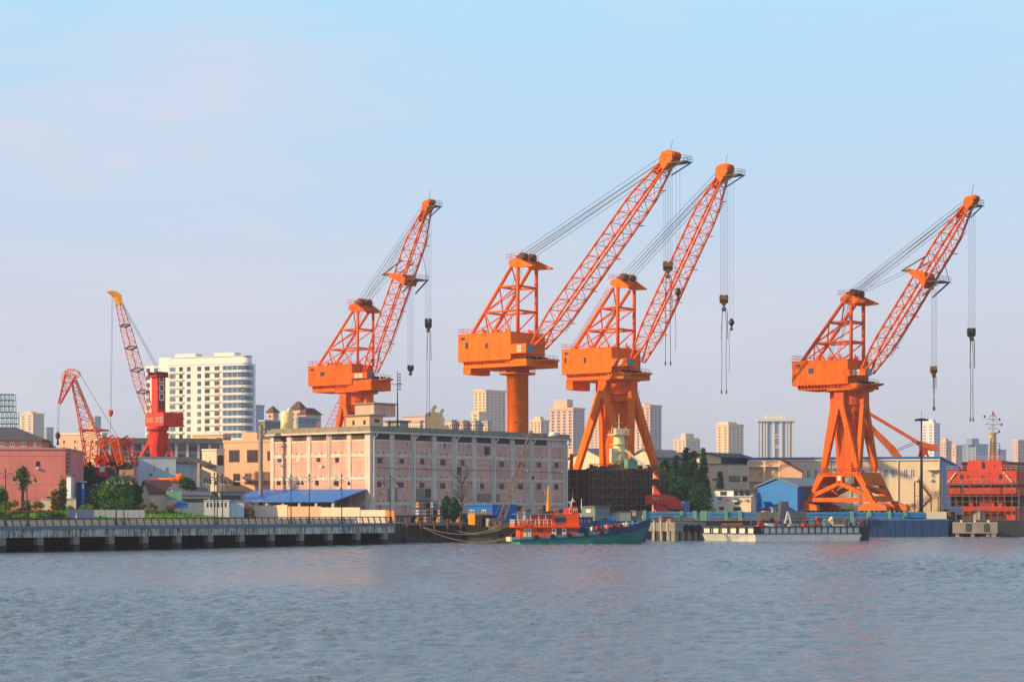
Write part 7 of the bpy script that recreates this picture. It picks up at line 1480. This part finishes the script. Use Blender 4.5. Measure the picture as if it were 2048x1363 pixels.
mb = MB(); mb.tube((0,0,z(864)),(0,0,z(825)),.14,.06)
for py, w_ in ((857,1.6),(848,2.6),(838,1.9),(831,.9)): mb.bar((-w_,0,z(py)),(w_,0,z(py)),.12); mb.bar((-w_*.8,0,z(py)),(0,0,z(py)+1.2),.08); mb.bar((w_*.8,0,z(py)),(0,0,z(py)+1.2),.08)
mb.build('aerial_cross', PINKL if False else CREAM, T2)
for x_, py in ((2.6,848),(-2.6,833),(2.0,838),(0,827),(1.9,862)): MB().box(x_-.15,x_+.15,-.15,.15,z(py)-.3,z(py)+.3).build('signal_lamp', RED, T2)
mb = MB(); [mb.bar((.7,0,z(908-i*5.6)),(2.1,0,z(908-i*5.6)),.1) for i in range(5)]; mb.tube((2.1,0,z(908)),(2.1,0,z(885)),.07); ladder(mb,(0,-.75,z(919)),(0,-.8,z(868)),.5,.04,.6,(1,0,0)); mb.build('side_ladder', BLK, T2)
# low clutter at the yard's edge by the red ship and beyond the platform
for i, (px_, D_, w_, h_, m_, lb) in enumerate(((1888,452,12,2.2,RUST,'rusty bin left of the red ship'),(1902,450,14,1.6,BRN,'brown crate below the left scaffolding of the red ship'),(1960,448,40,1.9,GREY,'long grey container block in front of the red ship keel'),(2032,450,14,2.4,BLUEN,'navy tank at the lower right of the red ship'),(1690,470,24,2.2,PGRN,'pale green container seen through the crane gantry'),(1530,440,14,1.8,PINKL,'faded pink crate in front of the blue shed'),(1546,438,10,2.6,GREY,'grey cabinet in front of the blue shed corner'),(1820,460,16,1.4,RUST,'rusty pile of steel beneath the brown stair tower'))):
    sbox(px_,D_,32,px_-w_*.35,px_+w_*.65,1012+(3.0-h_)*4000/D_,m_,'yard_container',lb,'container',roof='flat',rm=m_)

flush()
# ------------------------------------------------------------------ haze
def haze():
    o = MB().box(-2950,2950,-450,3950,-7,86).build('haze', None); tag(o, None, None, None, 'stuff'); o['label'] = 'thin warm evening haze over the river and city'
    m = bpy.data.materials.new('haze'); m.use_nodes = True; t = m.node_tree; t.nodes.clear(); po = t.nodes.new('ShaderNodeOutputMaterial'); pv = t.nodes.new('ShaderNodeVolumePrincipled')
    pv.inputs['Color'].default_value = (.78,.84,.95,1); pv.inputs['Density'].default_value = .00014; pv.inputs['Anisotropy'].default_value = .1; t.links.new(pv.outputs[0], po.inputs['Volume'])
    o.data.materials.append(m); m.cycles.homogeneous_volume = True if hasattr(m, 'cycles') and hasattr(m.cycles, 'homogeneous_volume') else True
haze()
